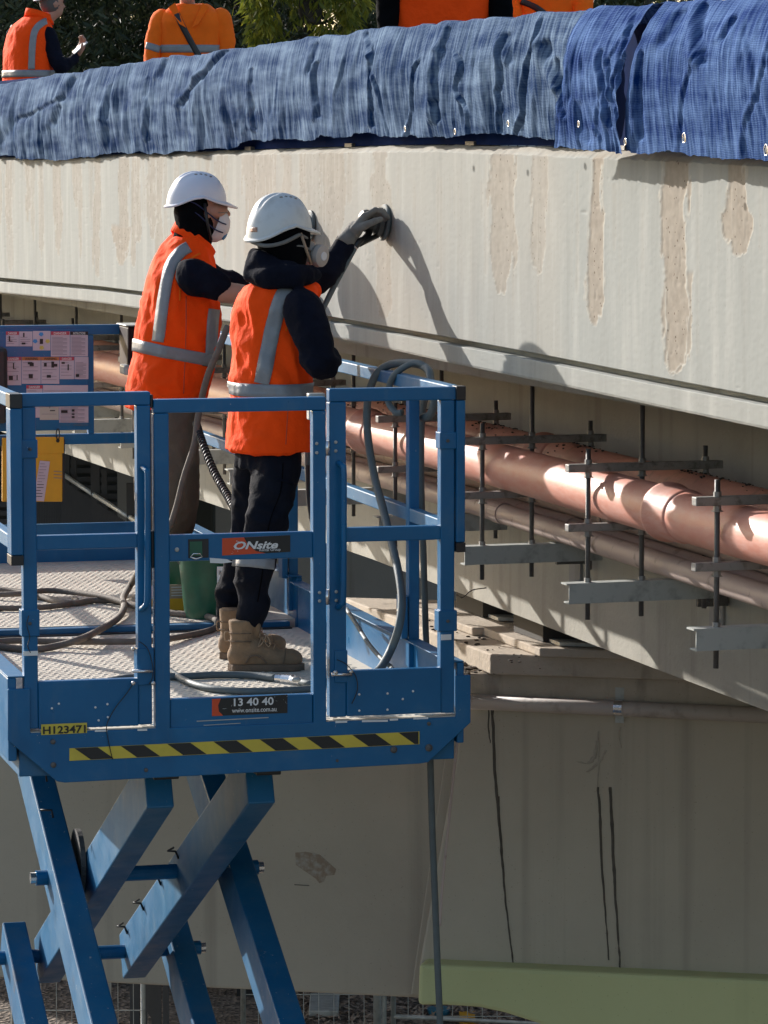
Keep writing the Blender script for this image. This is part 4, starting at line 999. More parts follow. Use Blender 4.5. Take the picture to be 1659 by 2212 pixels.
# deck
mb = MB(); mb.box((LX0 + .01, .0, ZF - .05), (LX1 - .01, 2.55, ZF), LM); deck1 = mb.build('extension_deck', M_TREAD, lift)
mb = MB(); mb.box((LX0 + .01, 2.60, ZF - .05), (LX1 - .01, LEN, ZF + .03), LM); deck2 = mb.build('main_deck', M_TREAD, lift)
lb('deck_lip', LX0 + .03, LX1 - .06, 2.54, 2.60, ZF - .01, ZF + .027, M_BLUEW)
lb('deck_gap_strip', LX0 + .03, LX1 - .06, 2.50, 2.539, ZF + .001, ZF + .006, M_BLACKP, bevel=0)
# raised tread pattern, joined: thousands of small lugs
def lugs(x0, x1, y0, y1, z, name):
    vs = []; fs = []; st = .030; sy = .040
    ny = int((y1 - y0) / sy); nx = int((x1 - x0) / st)
    for j in range(ny):
        for i in range(nx):
            cx = x0 + (i + .5 + (.5 if j % 2 else 0)) * st; cy = y0 + (j + .5) * sy
            a_ = .010; b_ = .0045; s_ = 1 if (i + j) % 2 else -1
            dx, dy = a_, a_ * .55 * s_; ox, oy = -b_ * .5 * s_, b_
            k = len(vs)
            vs += [(cx - dx - ox, cy - dy - oy, z), (cx + dx - ox, cy + dy - oy, z), (cx + dx + ox, cy + dy + oy, z), (cx - dx + ox, cy - dy + oy, z), (cx - dx * .7, cy - dy * .7, z + .0024), (cx + dx * .7, cy + dy * .7, z + .0024)]
            fs += [(k, k + 1, k + 5, k + 4), (k + 2, k + 3, k + 4, k + 5), (k + 1, k + 2, k + 5), (k + 3, k, k + 4)]
    mb = MB(); mb.v = [tuple(LM @ Vector(v)) for v in vs]; mb.f = fs
    o = mb.build(name, M_TREAD, lift); tag(o, kind='stuff')
lugs(LX0 + .04, LX1 - .06, .03, 2.50, ZF, 'tread_lugs')
lugs(LX0 + .04, LX1 - .06, 2.62, LEN - .03, ZF + .03, 'tread_lugs')
# end plate (octagon) with bolts and hazard tape
PO = [(17, 1489), (17, 1600), (123, 1687), (300, 1690), (925, 1648), (1017, 1561), (1017, 1458)]
def LP(px, py, c=0.0): return PPL(px, py, LM @ Vector((0, c, 0)), LYD)
pl = [LP(x, y, -.012) for x, y in PO]
zt0 = (LMI @ pl[0]).z
inner = [LP(66, 1578, -.012)]
poly = [LP(17, 1489, -.012), LP(17, 1600, -.012), LP(123, 1688, -.012), LP(140, 1691, -.012), LP(905, 1650, -.012), LP(925, 1647, -.012), LP(1017, 1561, -.012), LP(1017, 1458, -.012), LP(985, 1459, -.012), LP(985, 1549, -.012), LP(66, 1584, -.012), LP(66, 1487, -.012)]
mb = MB(); mb.prism(poly, LYD * .012); mb.build('end_plate', M_BLUE, lift, bevel=.003, fixn=True)
lb('deck_beam', LX0 + .03, LX1 - .03, .02, LEN - .02, 4.34, ZF - .055, M_BLUEW)
def bolt(px, py, c, r=.008, m=M_ROD, parent=None, h=.006, name='bolt'):
    p = LP(px, py, c); mb = MB(); mb.tube([p, p - LYD * h, p - LYD * (h + r * .3)], [r, r, r * .5], 10); return mb.build(name, m, parent or lift, smooth=False)
for (x, y, r) in ((114, 1602, .009), (115, 1652, .010), (315, 1663, .007), (850, 1619, .0125), (926, 1615, .0135), (926, 1563, .007), (728, 1643, .005)): bolt(x, y, -.012, r)
# hazard tape: yellow ground, black slanting bars
c_ = -.0135
def quad(name, pts, m, c, parent=None, th=.001):
    mb = MB(); mb.prism([LP(x, y, c) for x, y in pts], LYD * th); return mb.build(name, m, parent or lift, fixn=True)
tape = quad('hazard_tape', [(150, 1616.5), (150, 1643.5), (906, 1607.5), (906, 1580)], M_YEL, -.0142)
def ty(x, b): return (1616.5 + (x - 150) / 756 * (1580 - 1616.5)) if not b else (1643.5 + (x - 150) / 756 * (1607.5 - 1643.5))
xs = [172 + i * 107 for i in range(7)]
for i in range(8):
    xa = 161 + i * 100; xb = xa + 50; sk = 35
    if i == 0: xa += 0
    ta, tb_, bb2, ba = xa, min(xb, 905), min(xb + sk, 905), min(xa + sk, 905)
    if xa > 900: continue
    quad('black_bar', [(ta, ty(ta, 0) + .6), (ba, ty(ba, 1) - .6), (bb2, ty(bb2, 1) - .6), (tb_, ty(tb_, 0) + .6)] if xb + sk <= 905 else [(ta, ty(ta, 0) + .6), (min(ba, 904), ty(min(ba, 904), 1) - .6), (904, ty(904, 1) - .6), (904, ty(904, 0) + .6)], M_BLK, -.0152, tape)
# side toe boards with a top flange; each side two lengths
for nm, xa, xb, s_ in (('l', LX0 - .01, LX0 + .02, 1), ('r', LX1 - .025, LX1 - .0, -1)):
    for (ya, yb, zt2) in ((0.0, 2.55, 4.69), (2.57, LEN, 4.71)):
        o = lb('toe_board', xa, xb, ya, yb, 4.40, zt2)
        o = lb('toe_board_flange', min(xa, xb) - (.0 if s_ == 1 else .035), max(xa, xb) + (.035 if s_ == 1 else 0), ya, yb, zt2 + .001, zt2 + .006, M_BLUEW, bevel=.002)
lb('toe_board', LX0, LX1, LEN, LEN + .03, 4.36, 4.715)
# near toe plates
tl = lb('toe_plate', LXP(80), LXP(297), -.006, .03, 4.508, 4.675); tr_ = lb('toe_plate', LXP(748), LXP(953), -.006, .03, 4.512, 4.675)
for (x, y) in ((112, 1530), (232, 1521), (206, 1528), (233, 1549), (213, 1556), (127, 1520)): bolt(x, y, -.008, .004, M_WHT, h=.002, name='rivet')
for (x, y) in ((776, 1500), (776, 1535), (837, 1498), (837, 1533), (870, 1510), (892, 1493)): bolt(x, y, -.008, .0042, M_WHT, h=.002, name='rivet')
for (x0, x1, y) in ((205, 232, 1577), (297, 318, 1575)):  # white slits painted on as floor light showing through the gap
    quad('painted_gap_light', [(x0, y), (x0, y + 4), (x1, y + 3.4), (x1, y - .8)], M_WHT, -.0146)
for (x0, x1, y) in ((725, 750, 1558), (782, 838, 1556), (842, 860, 1553), (893, 925, 1550)):
    quad('painted_gap_light', [(x0, y), (x0, y + 4), (x1, y + 3), (x1, y - 1)], M_WHT, -.0146)  # same painted slits of light under the right toe plate
# left near panel
def panel(x0, x1, xi, xj, parent, has_mid=True, z_low0=4.51, z_low1=4.51, c0=.0, c1=.05):
    lb('stile', LXP(x0), LXP(xi), c0, c1, z_low0, RT0 + .0, parent=parent)
    lb('stile', LXP(xj), LXP(x1), c0, c1, z_low1, RT0 + .0, parent=parent)
    lb('top_rail', LXP(x0), LXP(x1), c0 + .001, c1 - .001, RT0 + .001, RT1, parent=parent)
    if has_mid: lb('mid_rail', LXP(xi) - .001, LXP(xj) + .001, c0 + .003, c1 - .003, MR0, MR1, parent=parent)
mk = lambda nm: None
pan1 = lb('rail_panel', LXP(80) - .001, LXP(297) + .001, .003, .047, MR0, MR1)
pan1.name = 'mid_rail'
lb('stile', LXP(50), LXP(80), 0, .05, 4.51, RT0); lb('stile', LXP(297), LXP(327), 0, .05, 4.51, RT0)
lb('top_rail', LXP(50), LXP(327), .001, .049, RT0 + .001, RT1)
lb('stile', LXP(712), LXP(748), 0, .05, 4.51, RT0); lb('stile', LXP(952), LXP(982), 0, .05, 4.51, RT0)
lb('top_rail', LXP(712), LXP(1001), .001, .049, RT0 + .001, RT1); lb('mid_rail', LXP(748) - .001, LXP(952) + .001, .003, .047, MR0, MR1)
# sleeves (folding rail sockets)
def sleeve(x0, x1, y0, y1, holes=True, c=-.006):
    z1 = LZP((x0 + x1) / 2, y0, c); z0 = LZP((x0 + x1) / 2, y1, c)
    s_ = lb('sleeve', LXP(x0), LXP(x1), c, .056, z0, z1, bevel=.003)
    if holes: bolt((x0 + x1) / 2, (y0 + y1) / 2, c, .006, M_ROD)
sleeve(46, 83, 950, 990); sleeve(45, 84, 1318, 1375); sleeve(294, 331, 1400, 1480, False)
sleeve(949, 985, 934, 970); sleeve(947, 987, 1319, 1364); sleeve(722, 750, 1405, 1475, False)
quad('bare_notch', [(50, 1407), (50, 1417), (82, 1416), (82, 1406)], M_WHT, -.0075); quad('bare_notch', [(953, 1371), (953, 1383), (975, 1382), (975, 1370)], M_WHT, -.0075)
for (x, y) in ((763, 0),): pass
for (x, y) in ((287, 1401), (287, 1475), (330, 1475), (724, 1452), (757, 1450)):
    bolt(x, y, -.02, .007, M_ZINC, h=.012)
for xa_, xb_, y_ in ((286, 330, 1450), (716, 760, 1457)):
    mb = MB(); mb.tube([LP(xa_, y_, -.02), LP(xb_, y_, -.02)], .006, 8); mb.build('lock_pin', M_ZINC, lift, smooth=True)
# gate
gate = thing('tmp', None, None); bpy.data.objects.remove(gate)
gz = {}
gate = lb('gate', LXP(365) - .001, LXP(675) + .001, -.004, .03, 5.081, 5.174)
mbx = []
def gb(name, x0, x1, z0, z1, y0=-.012, y1=.036, m=None, bevel=.004): return lb(name, x0, x1, y0, y1, z0, z1, m, gate, bevel)
gb('gate_stile', LXP(333), LXP(365), 4.49, 5.60); gb('gate_stile', LXP(675), LXP(703), 4.49, 5.60)
gb('gate_top_rail', LXP(333), LXP(703), 5.601, 5.648); gb('gate_kick_plate', LXP(365) + .001, LXP(675) - .001, 4.492, 4.597, -.006, .03)
gb('latch_pocket', LXP(406), LXP(450), 5.092, 5.158, -.0065, -.0045, M_BLACKP)
gb('latch_window', LXP(409), LXP(436), 5.098, 5.150, -.0085, -.0068, M_GREENB, .002)
mb = MB(); mb.tube([LP(411, 1203, -.02), LP(418, 1196, -.022), LP(432, 1196, -.022), LP(437, 1203, -.02), LP(424, 1207, -.022), LP(411, 1203, -.02)], .0025, 6); mb.build('latch_ring', M_ZINC, gate, smooth=True)
bolt(382, 1187, -.006, .008, M_STEEL, gate, .004)
for (x, y) in ((684, 958), (684, 978), (690, 1280), (690, 1298)): bolt(x, y, -.014, .006, M_STEEL, gate, .003)
for (x, y) in ((725, 955), (725, 974), (726, 1278), (726, 1297)): bolt(x, y, -.002, .006, M_STEEL, lift, .003)
for y in (968, 1290):
    mb = MB(); a_ = LP(707, y - 16, -.006); b_ = LP(707, y + 16, -.006); mb.tube([a_, b_], .009, 10); mb.build('hinge', M_ZINC, gate, smooth=True)
lb('gate_latch_block', LXP(327), LXP(333), -.005, .04, 5.06, 5.19, M_BLACKP)
lb('cap', LXP(327), LXP(333), 0, .04, RT0 - .01, RT1 - .01, M_BLACKP)
# labels with writing
def plate_pts(x0, y0, x1, y1, x2, y2, x3, y3): return [(x0, y0), (x1, y1), (x2, y2), (x3, y3)]
lab1 = quad('company_label', [(480, 1163), (480, 1200), (627, 1192), (627, 1156)], M_RED, -.0052, gate)
quad('label_dark_field', [(527, 1161), (535, 1176), (552, 1190), (575, 1195), (627, 1192), (627, 1156)], M_BLK, -.0062, gate)
RX = (LM.to_3x3() @ Vector((1, 0, 0))); UZ = Vector((0, 0, 1))
text('ONsite', 'lettering', M_WHT, gate, LP(553, 1186, -.007), RX, UZ, .028, .158, .28, .03)
text('Rental Group', 'small_lettering', M_WHT, gate, LP(583, 1192, -.007), RX, UZ, .0125, .076, .0, .006)
lab2 = quad('phone_label', [(458, 1510), (458, 1547), (621, 1540), (621, 1500)], M_BLK, -.0072, gate)
quad('label_orange_field', [(458, 1510), (458, 1547), (482, 1546), (473, 1537), (471, 1524), (477, 1509)], M_RED, -.0082, gate)
text('13 40 40', 'lettering', M_WHT, gate, LP(548, 1524, -.0085), RX, UZ, .028, .143, 0, .02)
text('www.onsite.com.au', 'small_lettering', M_WHT, gate, LP(549, 1538, -.0085), RX, UZ, .0155, .160, 0, .008)
lab3 = quad('fleet_number_label', [(89, 1565), (89, 1588), (188, 1583), (188, 1561)], M_YEL, -.0136, lift)
text('H123471', 'lettering', M_BLK, lift, LP(139, 1584.5, -.0148), RX, UZ, .0275, .150, 0, .025)
quad('torn_label_remnant', [(453, 1205), (454, 1216), (480, 1217), (503, 1214), (490, 1208)], M_WHT, -.0052, gate)
quad('scratch', [(425, 1557), (425, 1559), (580, 1551), (580, 1549)], M_STEEL, -.0072, gate)
quad('scratch', [(440, 1566), (440, 1567.5), (520, 1563), (520, 1561.5)], M_STEEL, -.0072, gate)
# scratches over the labels
for i in range(26):
    px = rng.uniform(482, 622); py = rng.uniform(1506, 1540) - (px - 540) * .05; a_ = rng.uniform(0, 6.28); l_ = rng.uniform(2, 8)
    quad('scuff', [(px, py), (px + .7, py + .9), (px + l_ * math.cos(a_), py + l_ * math.sin(a_) * .6)], M_STEEL, -.0092, gate)
for i in range(10):
    px = rng.uniform(482, 520); py = rng.uniform(1166, 1196); a_ = rng.uniform(0, 6.28); l_ = rng.uniform(2, 7)
    quad('scuff', [(px, py), (px + .9, py + 1.0), (px + l_ * math.cos(a_), py + l_ * math.sin(a_) * .7)], M_WHT, -.0072, gate)
# grab handles
for hx_, hy0, hy1 in ((316, 1010, 1315), (740, 1000, 1312)):
    p = [LP(hx_ - 8, hy0, -.004), LP(hx_ + 0, hy0 + 6, -.035), LP(hx_ + 3, hy0 + 22, -.045), LP(hx_ + 3, (hy0 + hy1) / 2, -.045), LP(hx_ + 2, hy1 - 25, -.045), LP(hx_ - 2, hy1 - 6, -.035), LP(hx_ - 10, hy1, -.004)]
    mb = MB(); mb.tube(spline(p, 5), .0105, 12); mb.build('grab_handle', M_BLUE, lift, smooth=True)
# side rails
for xa, xb, s_ in ((LX0, LX0 + .045, 1), (LX1 - .045, LX1, -1)):
    lb('side_top_rail', xa, xb, .05 if s_ == -1 else .0, LEN, RT0 + .001, RT1 + .001, M_BLUEW)
    lb('side_mid_rail', xa + .004, xb - .004, .05, LEN, MR0 + .004, MR1 + .004, M_BLUEW)
    for yy in (.64, 2.66, LEN - .05):
        if s_ == 1 and yy < 1: continue
        lb('side_post', xa + .002, xb - .002, yy - .024, yy + .024, 4.56, RT0)
# end tubes of the folding side rails with black caps
for xa, xb in ((LXP(20), LXP(46)), (LXP(984), LXP(1003))):
    y0 = -.05 if xa < -1 else -.012
    lb('end_tube', xa, xb, y0, .045, MR0 - .01, RT0); lb('tube_cap', xa - .001, xb + .001, y0 - .002, .046, RT0 + .001, RT1 + .003, M_BLACKP, bevel=.002); lb('tube_cap', xa - .001, xb + .001, y0 - .002, .046, MR0 - .045, MR0 - .011, M_BLACKP, bevel=.002)
# post shoe brackets on the right toe board
for yy in (.64, 2.66):
    lb('post_shoe', LX1 - .075, LX1 - .050, yy - .04, yy + .04, 4.70, 4.86); p = LW(LX1 - .077, yy, 4.80); mb = MB(); mb.ellip(p, .008, .012, .012); mb.build('bolt', M_ZINC, lift)
lb('rail_sign', LXP(735, .4), LXP(772, .4) , .9, .94, 5.50, 5.60, M_STEEL)
# far end
lb('far_top_rail', LX0, LX1, LEN - .045, LEN, RT0 + .002, RT1 + .002); lb('far_mid_rail', LX0 + .046, LX1 - .046, LEN - .045, LEN - .002, MR0 - .03, MR1 - .03)
FYC = LEN - .05
def FP(px, py, c=FYC): return PPL(px, py, LM @ Vector((0, c, 0)), LYD)
def FX(px): return (LMI @ FP(px, 800)).x
def FZ(px, py): return FP(px, py).z
lb('far_post', FX(190), FX(203), LEN - .045, LEN - .003, MR1 - .03, RT0)
# notice board
brd = lb('notice_board', FX(-60), FX(191), LEN - .055, LEN - .046, FZ(100, 930), FZ(100, 712), M_BLUE, None, .002)
def fq(name, x0, y0, x1, y1, m, c, parent=brd):
    pts = [FP(x0, y0, c), FP(x0, y1, c), FP(x1, y1, c), FP(x1, y0, c)]
    mb = MB(); mb.prism(pts, LYD * .0008); return mb.build(name, m, parent, fixn=True)
cN = LEN - .0565; cH = cN - .0012; cL = cH - .001
def notice(x0, y0, x1, y1, head=None, hx=None, htext=None, lines=6, pics=()):
    fq('notice', x0, y0, x1, y1, M_PAPER, cN)
    if head is not None:
        hx = hx or (x0, x1); fq('notice_heading', hx[0], y0, hx[1], y0 + 7.5, head, cH)
        if htext: text(htext, 'notice_lettering', M_WHT if head is not M_WARN else M_BLK, brd, FP((hx[0] + hx[1]) / 2, y0 + 6.6, cL), RX, UZ, .0115, (hx[1] - hx[0]) * .7 / 455.0, 0, .01)
    for k in range(lines):
        yy = y0 + 12 + k * (y1 - y0 - 14) / max(lines, 1); w_ = (x1 - x0 - 5) * (.9 if k % 3 else .65)
        fq('printed_line', x0 + 2.5, yy, x0 + 2.5 + w_, yy + 1.1, M_GREYPR, cH)
    for (u, v, w_, h_) in pics: fq('pictogram', u, v, u + w_, v + h_, M_BLK, cL)
notice(13, 716, 41, 748, M_DANGER, None, 'DANGER', 4, ((19, 726, 3, 12), (21, 736, 6, 2))); notice(41.6, 716, 70, 748, None, None, None, 4, ((50, 719, 3, 9), (47, 740, 8, 4)))
notice(71, 715, 109, 757, None, None, None, 0, ()); 
M_BHEX = mat('blue_direction_arrow', (0.05, 0.25, 0.55), .5); M_YHEX = mat('yellow_direction_arrow', (0.60, 0.45, 0.10), .5)
for (x, y, m_) in ((89, 722, M_BHEX), (76, 737, M_BHEX), (103, 737, M_YHEX), (90, 751, M_YHEX)):
    pts = [FP(x + 5.5 * math.cos(a_), y + 5.0 * math.sin(a_), cH) for a_ in np.linspace(.3, 6.58, 6)[:-1]]; mb = MB(); mb.prism(pts, LYD * .0006); mb.build('direction_arrow', m_, brd, fixn=True)
fq('pictogram', 86, 732, 93, 743, M_BLK, cL)
notice(110, 716, 151, 770, M_DANGER, (110, 150), 'DANGER', 14); notice(152, 716, 190, 770, M_BLK, (152, 190), 'INSTRUCTIONS', 14)
notice(12, 771, 46, 832, M_DANGER, None, 'DANGER', 5, ((28, 784, 2.5, 13), (30, 796, 5, 1.5), (19, 812, 9, 9), (36, 810, 2, 11))); notice(47, 771, 88, 829, M_WARN, None, 'WARNING', 5, ((60, 782, 10, 5), (64, 784, 9, 7), (62, 808, 9, 9)))
notice(89, 771, 128, 829, M_WARN, None, 'WARNING', 6, ((95, 784, 6, 8), (111, 781, 6, 13), (116, 786, 8, 6), (101, 810, 9, 6))); notice(129, 771, 160, 819, M_DANGER, None, 'DANGER', 5, ((133, 782, 7, 4), (146, 787, 2.6, 13)))
notice(161, 771, 191, 819, None, None, None, 12, ((164, 808, 7, 6),)); notice(57, 832, 92, 880, M_DANGER, None, 'DANGER', 2); notice(93, 832, 190, 880, None, None, None, 8)
notice(68, 869, 86, 902, M_DANGER, None, None, 0); M_CREAM = mat('cream_notice_paper', (0.52, 0.45, 0.38), .7)
fq('notice', 86, 869, 127, 907, M_CREAM, cN); fq('pictogram', 96, 874, 108, 875, M_BLK, cL); fq('pictogram', 107, 874, 108, 882, M_BLK, cL); fq('pictogram', 108, 886, 119, 888, M_BLK, cL); fq('printed_line', 90, 894, 122, 895, M_GREYPR, cH)
notice(128, 869, 191, 918, None, None, None, 12, ((132, 886, 14, 6), (155, 884, 6, 5), (155, 893, 6, 3), (155, 899, 6, 4))); fq('notice_heading', 128, 869, 151, 876, M_DANGER, cH)
fq('oversprayed_edge', 128, 913, 191, 920, M_BLUEW, cL)
# black control pendant at the left edge, dark maroon control housing
lb('junction_box', FX(-40), FX(10), LEN - .16, LEN - .06, FZ(0, 912), FZ(0, 748), M_BLACKP, bevel=.02)
pb = lb('control_housing', FX(257), FX(300), LEN - .30, LEN - .06, FZ(275, 805), FZ(275, 700), M_DARKRED, bevel=.01); lb('housing_foot', FX(246), FX(276), LEN - .33, LEN - .2, FZ(260, 803), FZ(260, 782), M_STEEL, bevel=.01)
lb('housing_lid', FX(252), FX(301), LEN - .31, LEN - .05, FZ(275, 700) + .001, FZ(275, 697), M_STEEL, bevel=.003)
# scissor arms
def LPT(x, y, z): return LW(x, y, z)
def arm(x, pa, pb_, w=.10, h=.195, m=M_BLUEW):
    mb = MB(); mb.beam(LPT(x, *pa), LPT(x, *pb_), w, h, LM.to_3x3() @ Vector((1, 0, 0)))
    return mb.build('scissor_arm', m, lift, bevel=.006)
yN, yFar = .35, 2.75; zT, zM = 4.30, 3.10; dz = zT - zM
def ext(pa, pb_, e):
    d = (Vector(pb_) - Vector(pa)).normalized(); return tuple(Vector(pa) - d * e), tuple(Vector(pb_) + d * e)
arms = []
for x, kind in ((-1.205, 'o'), (-1.06, 'i'), (-.69, 'i'), (-.51, 'o')):
    if kind == 'o': a_, b_ = ext((yFar + .1, zT), (yN, zM), .10)
    else: a_, b_ = ext((yN, zT - .08), (yFar, zM), .10)
    A_ = arm(x, a_, b_); arms.append(A_)
    # lower stages down to the base
    if kind == 'o': a_, b_ = ext((yFar, zM), (yN, zM - dz), .12)
    else: a_, b_ = ext((yN, zM), (yFar, zM - dz), .10)
    arm(x, a_, b_)
    if kind == 'o': a_, b_ = ext((yFar, zM - dz), (yN, zM - 1.85 * dz), .12)
    else: a_, b_ = ext((yN, zM - dz), (yFar, zM - 1.85 * dz), .10)
    arm(x, a_, b_)
for (y, z, r) in ((yFar, zM, .03), (yN, zM, .03), ((yN + yFar) / 2 + .03, (zT + zM) / 2 - .03, .03), (yFar, zM - dz, .03), (yN, zM - dz, .03)):
    mb = MB(); mb.tube([LPT(-1.30, y, z), LPT(-.41, y, z)], r, 14); mb.build('pivot_tube', M_BLUE, lift, smooth=False)
    for x in (-1.31, -.40):
        mb = MB(); mb.tube([LPT(x - .012, y, z), LPT(x + .012, y, z)], r * .75, 12); mb.build('pin_end', M_ZINC, lift)
mb = MB(); mb.tube([LPT(-1.135, 1.62, 3.72), LPT(-1.115, 1.62, 3.72), LPT(-1.113, 1.62, 3.72)], [.13, .13, .10], 24); mb.build('hose_pulley', M_ROD, lift)
# cable hooks
for (x_, pts) in ((-.745, ((370, 1737), (355, 1777), (328, 1832), (303, 1888), (258, 1952), (250, 2000))), ):
    for px, py in ((380, 1836), (342, 1893), (305, 1948), (270, 1999)):
        c = PPL(px, py, LM @ Vector((x_, 0, 0)), LM.to_3x3() @ Vector((1, 0, 0)))
        mb = MB(); mb.tube([c + LYD * .05, c - LYD * .02 + Vector((-.035, 0, .0)), c + Vector((.0, -.03, 0)), c + Vector((.012, -.03, -.03))], .0045, 6); mb.build('cable_hook', M_BLACKP, lift, smooth=True)
for px, py in ((85, 1672), (98, 1750)):
    c = PPL(px, py, LM @ Vector((-1.25, 0, 0)), LM.to_3x3() @ Vector((1, 0, 0)))
    mb = MB(); mb.tube([c + Vector((-.02, 0, 0)), c + Vector((.025, 0, 0)), c + Vector((.03, 0, -.03))], .0045, 6); mb.build('cable_hook', M_BLACKP, lift, smooth=True)
for (x_) in (-1.06, -.69):  # black blocks stand in for the shade in openings under the deck
    a_ = LPT(x_, yN - .13, zT - .045); mb = MB(); mb.box((x_ - .045, .10, 4.295), (x_ + .045, .26, 4.335), LM); mb.build('dark_opening_block', M_BLACKP, lift, bevel=.004)
# base: chassis and four wheels out of the picture below
lb('chassis', -1.5, -.08, .1, 3.2, .45, .85, M_BLUE, bevel=.02)
for x in (-1.62, .0):
    for y in (.55, 2.75):
        mb = MB(); mb.tube([LW(x - .12, y, .38), LW(x + .12, y, .38)], .38, 24); w_ = mb.build('wheel', M_BLACKP, lift, bevel=.03)
        mb = MB(); mb.tube([LW(x - .125, y, .38), LW(x + .125, y, .38)], .18, 16); mb.build('hub', M_WHT, w_)

# =================================================================== PEOPLE
def hdir(x, y): return Vector((x, y, 0)).normalized()
def sideof(F): return Vector((-F.y, F.x, 0))          # the person's left
def secs_from(rows, F, rho, s2=None):
    out = []
    Sd = sideof(F)
    for r in rows:
        py, xl, xr, Y = r[:4]; rh = r[4] if len(r) > 4 else rho
        c = PY((xl + xr) / 2, py, Y); half = (xr - xl) / 2 / FPX * Y
        a = half / math.sqrt(F.x ** 2 + (rh * Sd.x) ** 2)
        out.append((c, a, a * rh, F, Sd))
    return out
def ring_band(name, bvh, c, z0, z1, m, parent, F=None, tilt=0.0, off=.004, n=64, r0=.6, rows=4):
    vs = []; fs = []
    for k in range(n):
        q = 2 * math.pi * k / n; d = Vector((math.cos(q), math.sin(q), 0))
        for j in range(rows):
            z = z0 + (z1 - z0) * j / (rows - 1)
            o = Vector((c.x, c.y, z)) + d * r0
            if F is not None: o.z -= tilt * d.dot(F) * .17
            hit = bvh.ray_cast(o, -d, r0)
            p = hit[0] + d * off if hit[0] is not None else Vector((c.x, c.y, o.z)) + d * .15
            vs.append(p)
    # smooth radially a little
    for k in range(n):
        for j in range(rows):
            a = k * rows + j; b = ((k + 1) % n) * rows + j; fs_ = None
            if j < rows - 1: fs.append((a, b, b + 1, a + 1))
    mb = MB(); mb.add(vs, fs); o = mb.build(name, m, parent, smooth=True, fixn=False)
    so_ = o.modifiers.new('thick', 'SOLIDIFY'); so_.thickness = .003; so_.offset = 0
    return o
def strip(name, bvh, pts, w, m, parent, off=.004, k=7, across=4):
    P = spline([Vector((x, y, 0)) for x, y in pts], k); vs = []; fs = []; n = 0; last = None
    for i, p in enumerate(P):
        t = P[min(i + 1, len(P) - 1)] - P[max(i - 1, 0)]; t.normalize(); s_ = Vector((-t.y, t.x, 0))
        row = []
        for j in range(across):
            q = p + s_ * (w * (j / (across - 1) - .5))
            hit = bvh.ray_cast(C0, ray(q.x, q.y).normalized(), 100)
            if hit[0] is None: row = None; break
            nn_ = hit[1] if hit[1].dot(ray(q.x, q.y)) < 0 else -hit[1]
            row.append(hit[0] + nn_ * off)
        if row is None: continue
        vs += row
        if n: 
            b = (n - 1) * across
            for j in range(across - 1): fs.append((b + j, b + j + 1, b + across + j + 1, b + across + j))
        n += 1
    if n < 2: return None
    mb = MB(); mb.add(vs, fs); o = mb.build(name, m, parent, smooth=True)
    so_ = o.modifiers.new('thick', 'SOLIDIFY'); so_.thickness = .002; so_.offset = 0
    return o
def helmet(parent, c, F, tilt, a, b, h, m, back=.035, peak=.05, name='helmet', roll=0.0, ribs=True):
    """c: centre of the rim circle. local: f forward, l left, u up"""
    R = Matrix.Rotation(tilt, 3, sideof(F)); f = R @ F; l = sideof(F); u = R @ Vector((0, 0, 1))
    vs = []; fs = []; n = 72; m_ = 18
    def rim(phi):      # phi 0 front
        cphi = math.cos(phi)
        arch = .030 * math.exp(-((abs(phi) - 1.75) / .55) ** 2)
        return (-back if cphi < 0 else 0) * abs(min(cphi, 0)) ** .6 + arch + .004 * max(cphi, 0)
    for i in range(n):
        phi = 2 * math.pi * i / n; phi = phi if phi <= math.pi else phi - 2 * math.pi
        r0 = rim(phi)
        pk = peak * math.exp(-(phi / .62) ** 2)
        # flange tip, flange root, then up the dome
        ring = []
        ring.append((a * math.cos(phi) * 1.01 + (.009 + pk) * math.cos(phi), b * math.sin(phi) * 1.01 + .009 * math.sin(phi), r0 - .003 - .35 * pk))
        ring.append((a * math.cos(phi) * 1.01 + (.009 + pk) * math.cos(phi), b * math.sin(phi) * 1.01 + .009 * math.sin(phi), r0 + .004 - .33 * pk))
        ring.append((a * math.cos(phi), b * math.sin(phi), r0 + .012))
        for j in range(1, m_ + 1):
            t = j / m_; th = t * math.pi / 2
            z = (r0 + .012) + (h - r0 - .012) * math.sin(th) ** 1.0; cr = math.cos(th) ** .86
            x_ = a * cr * math.cos(phi); y_ = b * cr * math.sin(phi)
            if ribs:
                for c0 in (-.034, 0, .034):
                    wv = math.exp(-((y_ - c0) / .010) ** 4); z += .006 * wv * sst(.35, .6, np.array(t)) * (1 if x_ > -a * .8 else .5)
            ring.append((x_, y_, float(z)))
        vs += ring
    mm = m_ + 3
    for i in range(n):
        j_ = (i + 1) % n
        for j in range(mm - 1):
            fs.append((i * mm + j, j_ * mm + j, j_ * mm + j + 1, i * mm + j + 1))
    W_ = [c + f * x + l * y + u * z for x, y, z in vs]
    mb = MB(); mb.add(W_, fs); o = mb.build(name, m, parent, smooth=False)
    so_ = o.modifiers.new('thick', 'SOLIDIFY'); so_.thickness = .003; so_.offset = -1
    smooth_angle(o, 38)
    def loc(x, y, z): return c + f * x + l * y + u * z
    if ribs:      # vent slots
        for s_ in (-1, 1):
            for k in range(4):
                x = .045 - k * .022; y = s_ * (.050); q = max(0, 1 - (x / a) ** 2 - (y / b) ** 2) ** .5; p = loc(x, y, .012 + (h - .012) * q ** .9 + .004)
                v = MB(); v.ellip(p, .0075, .004, .004, f + l * s_ * .3, n=8, m=4); v.build('vent_slot', M_STRUT, o)
    return o, loc, f, l, u
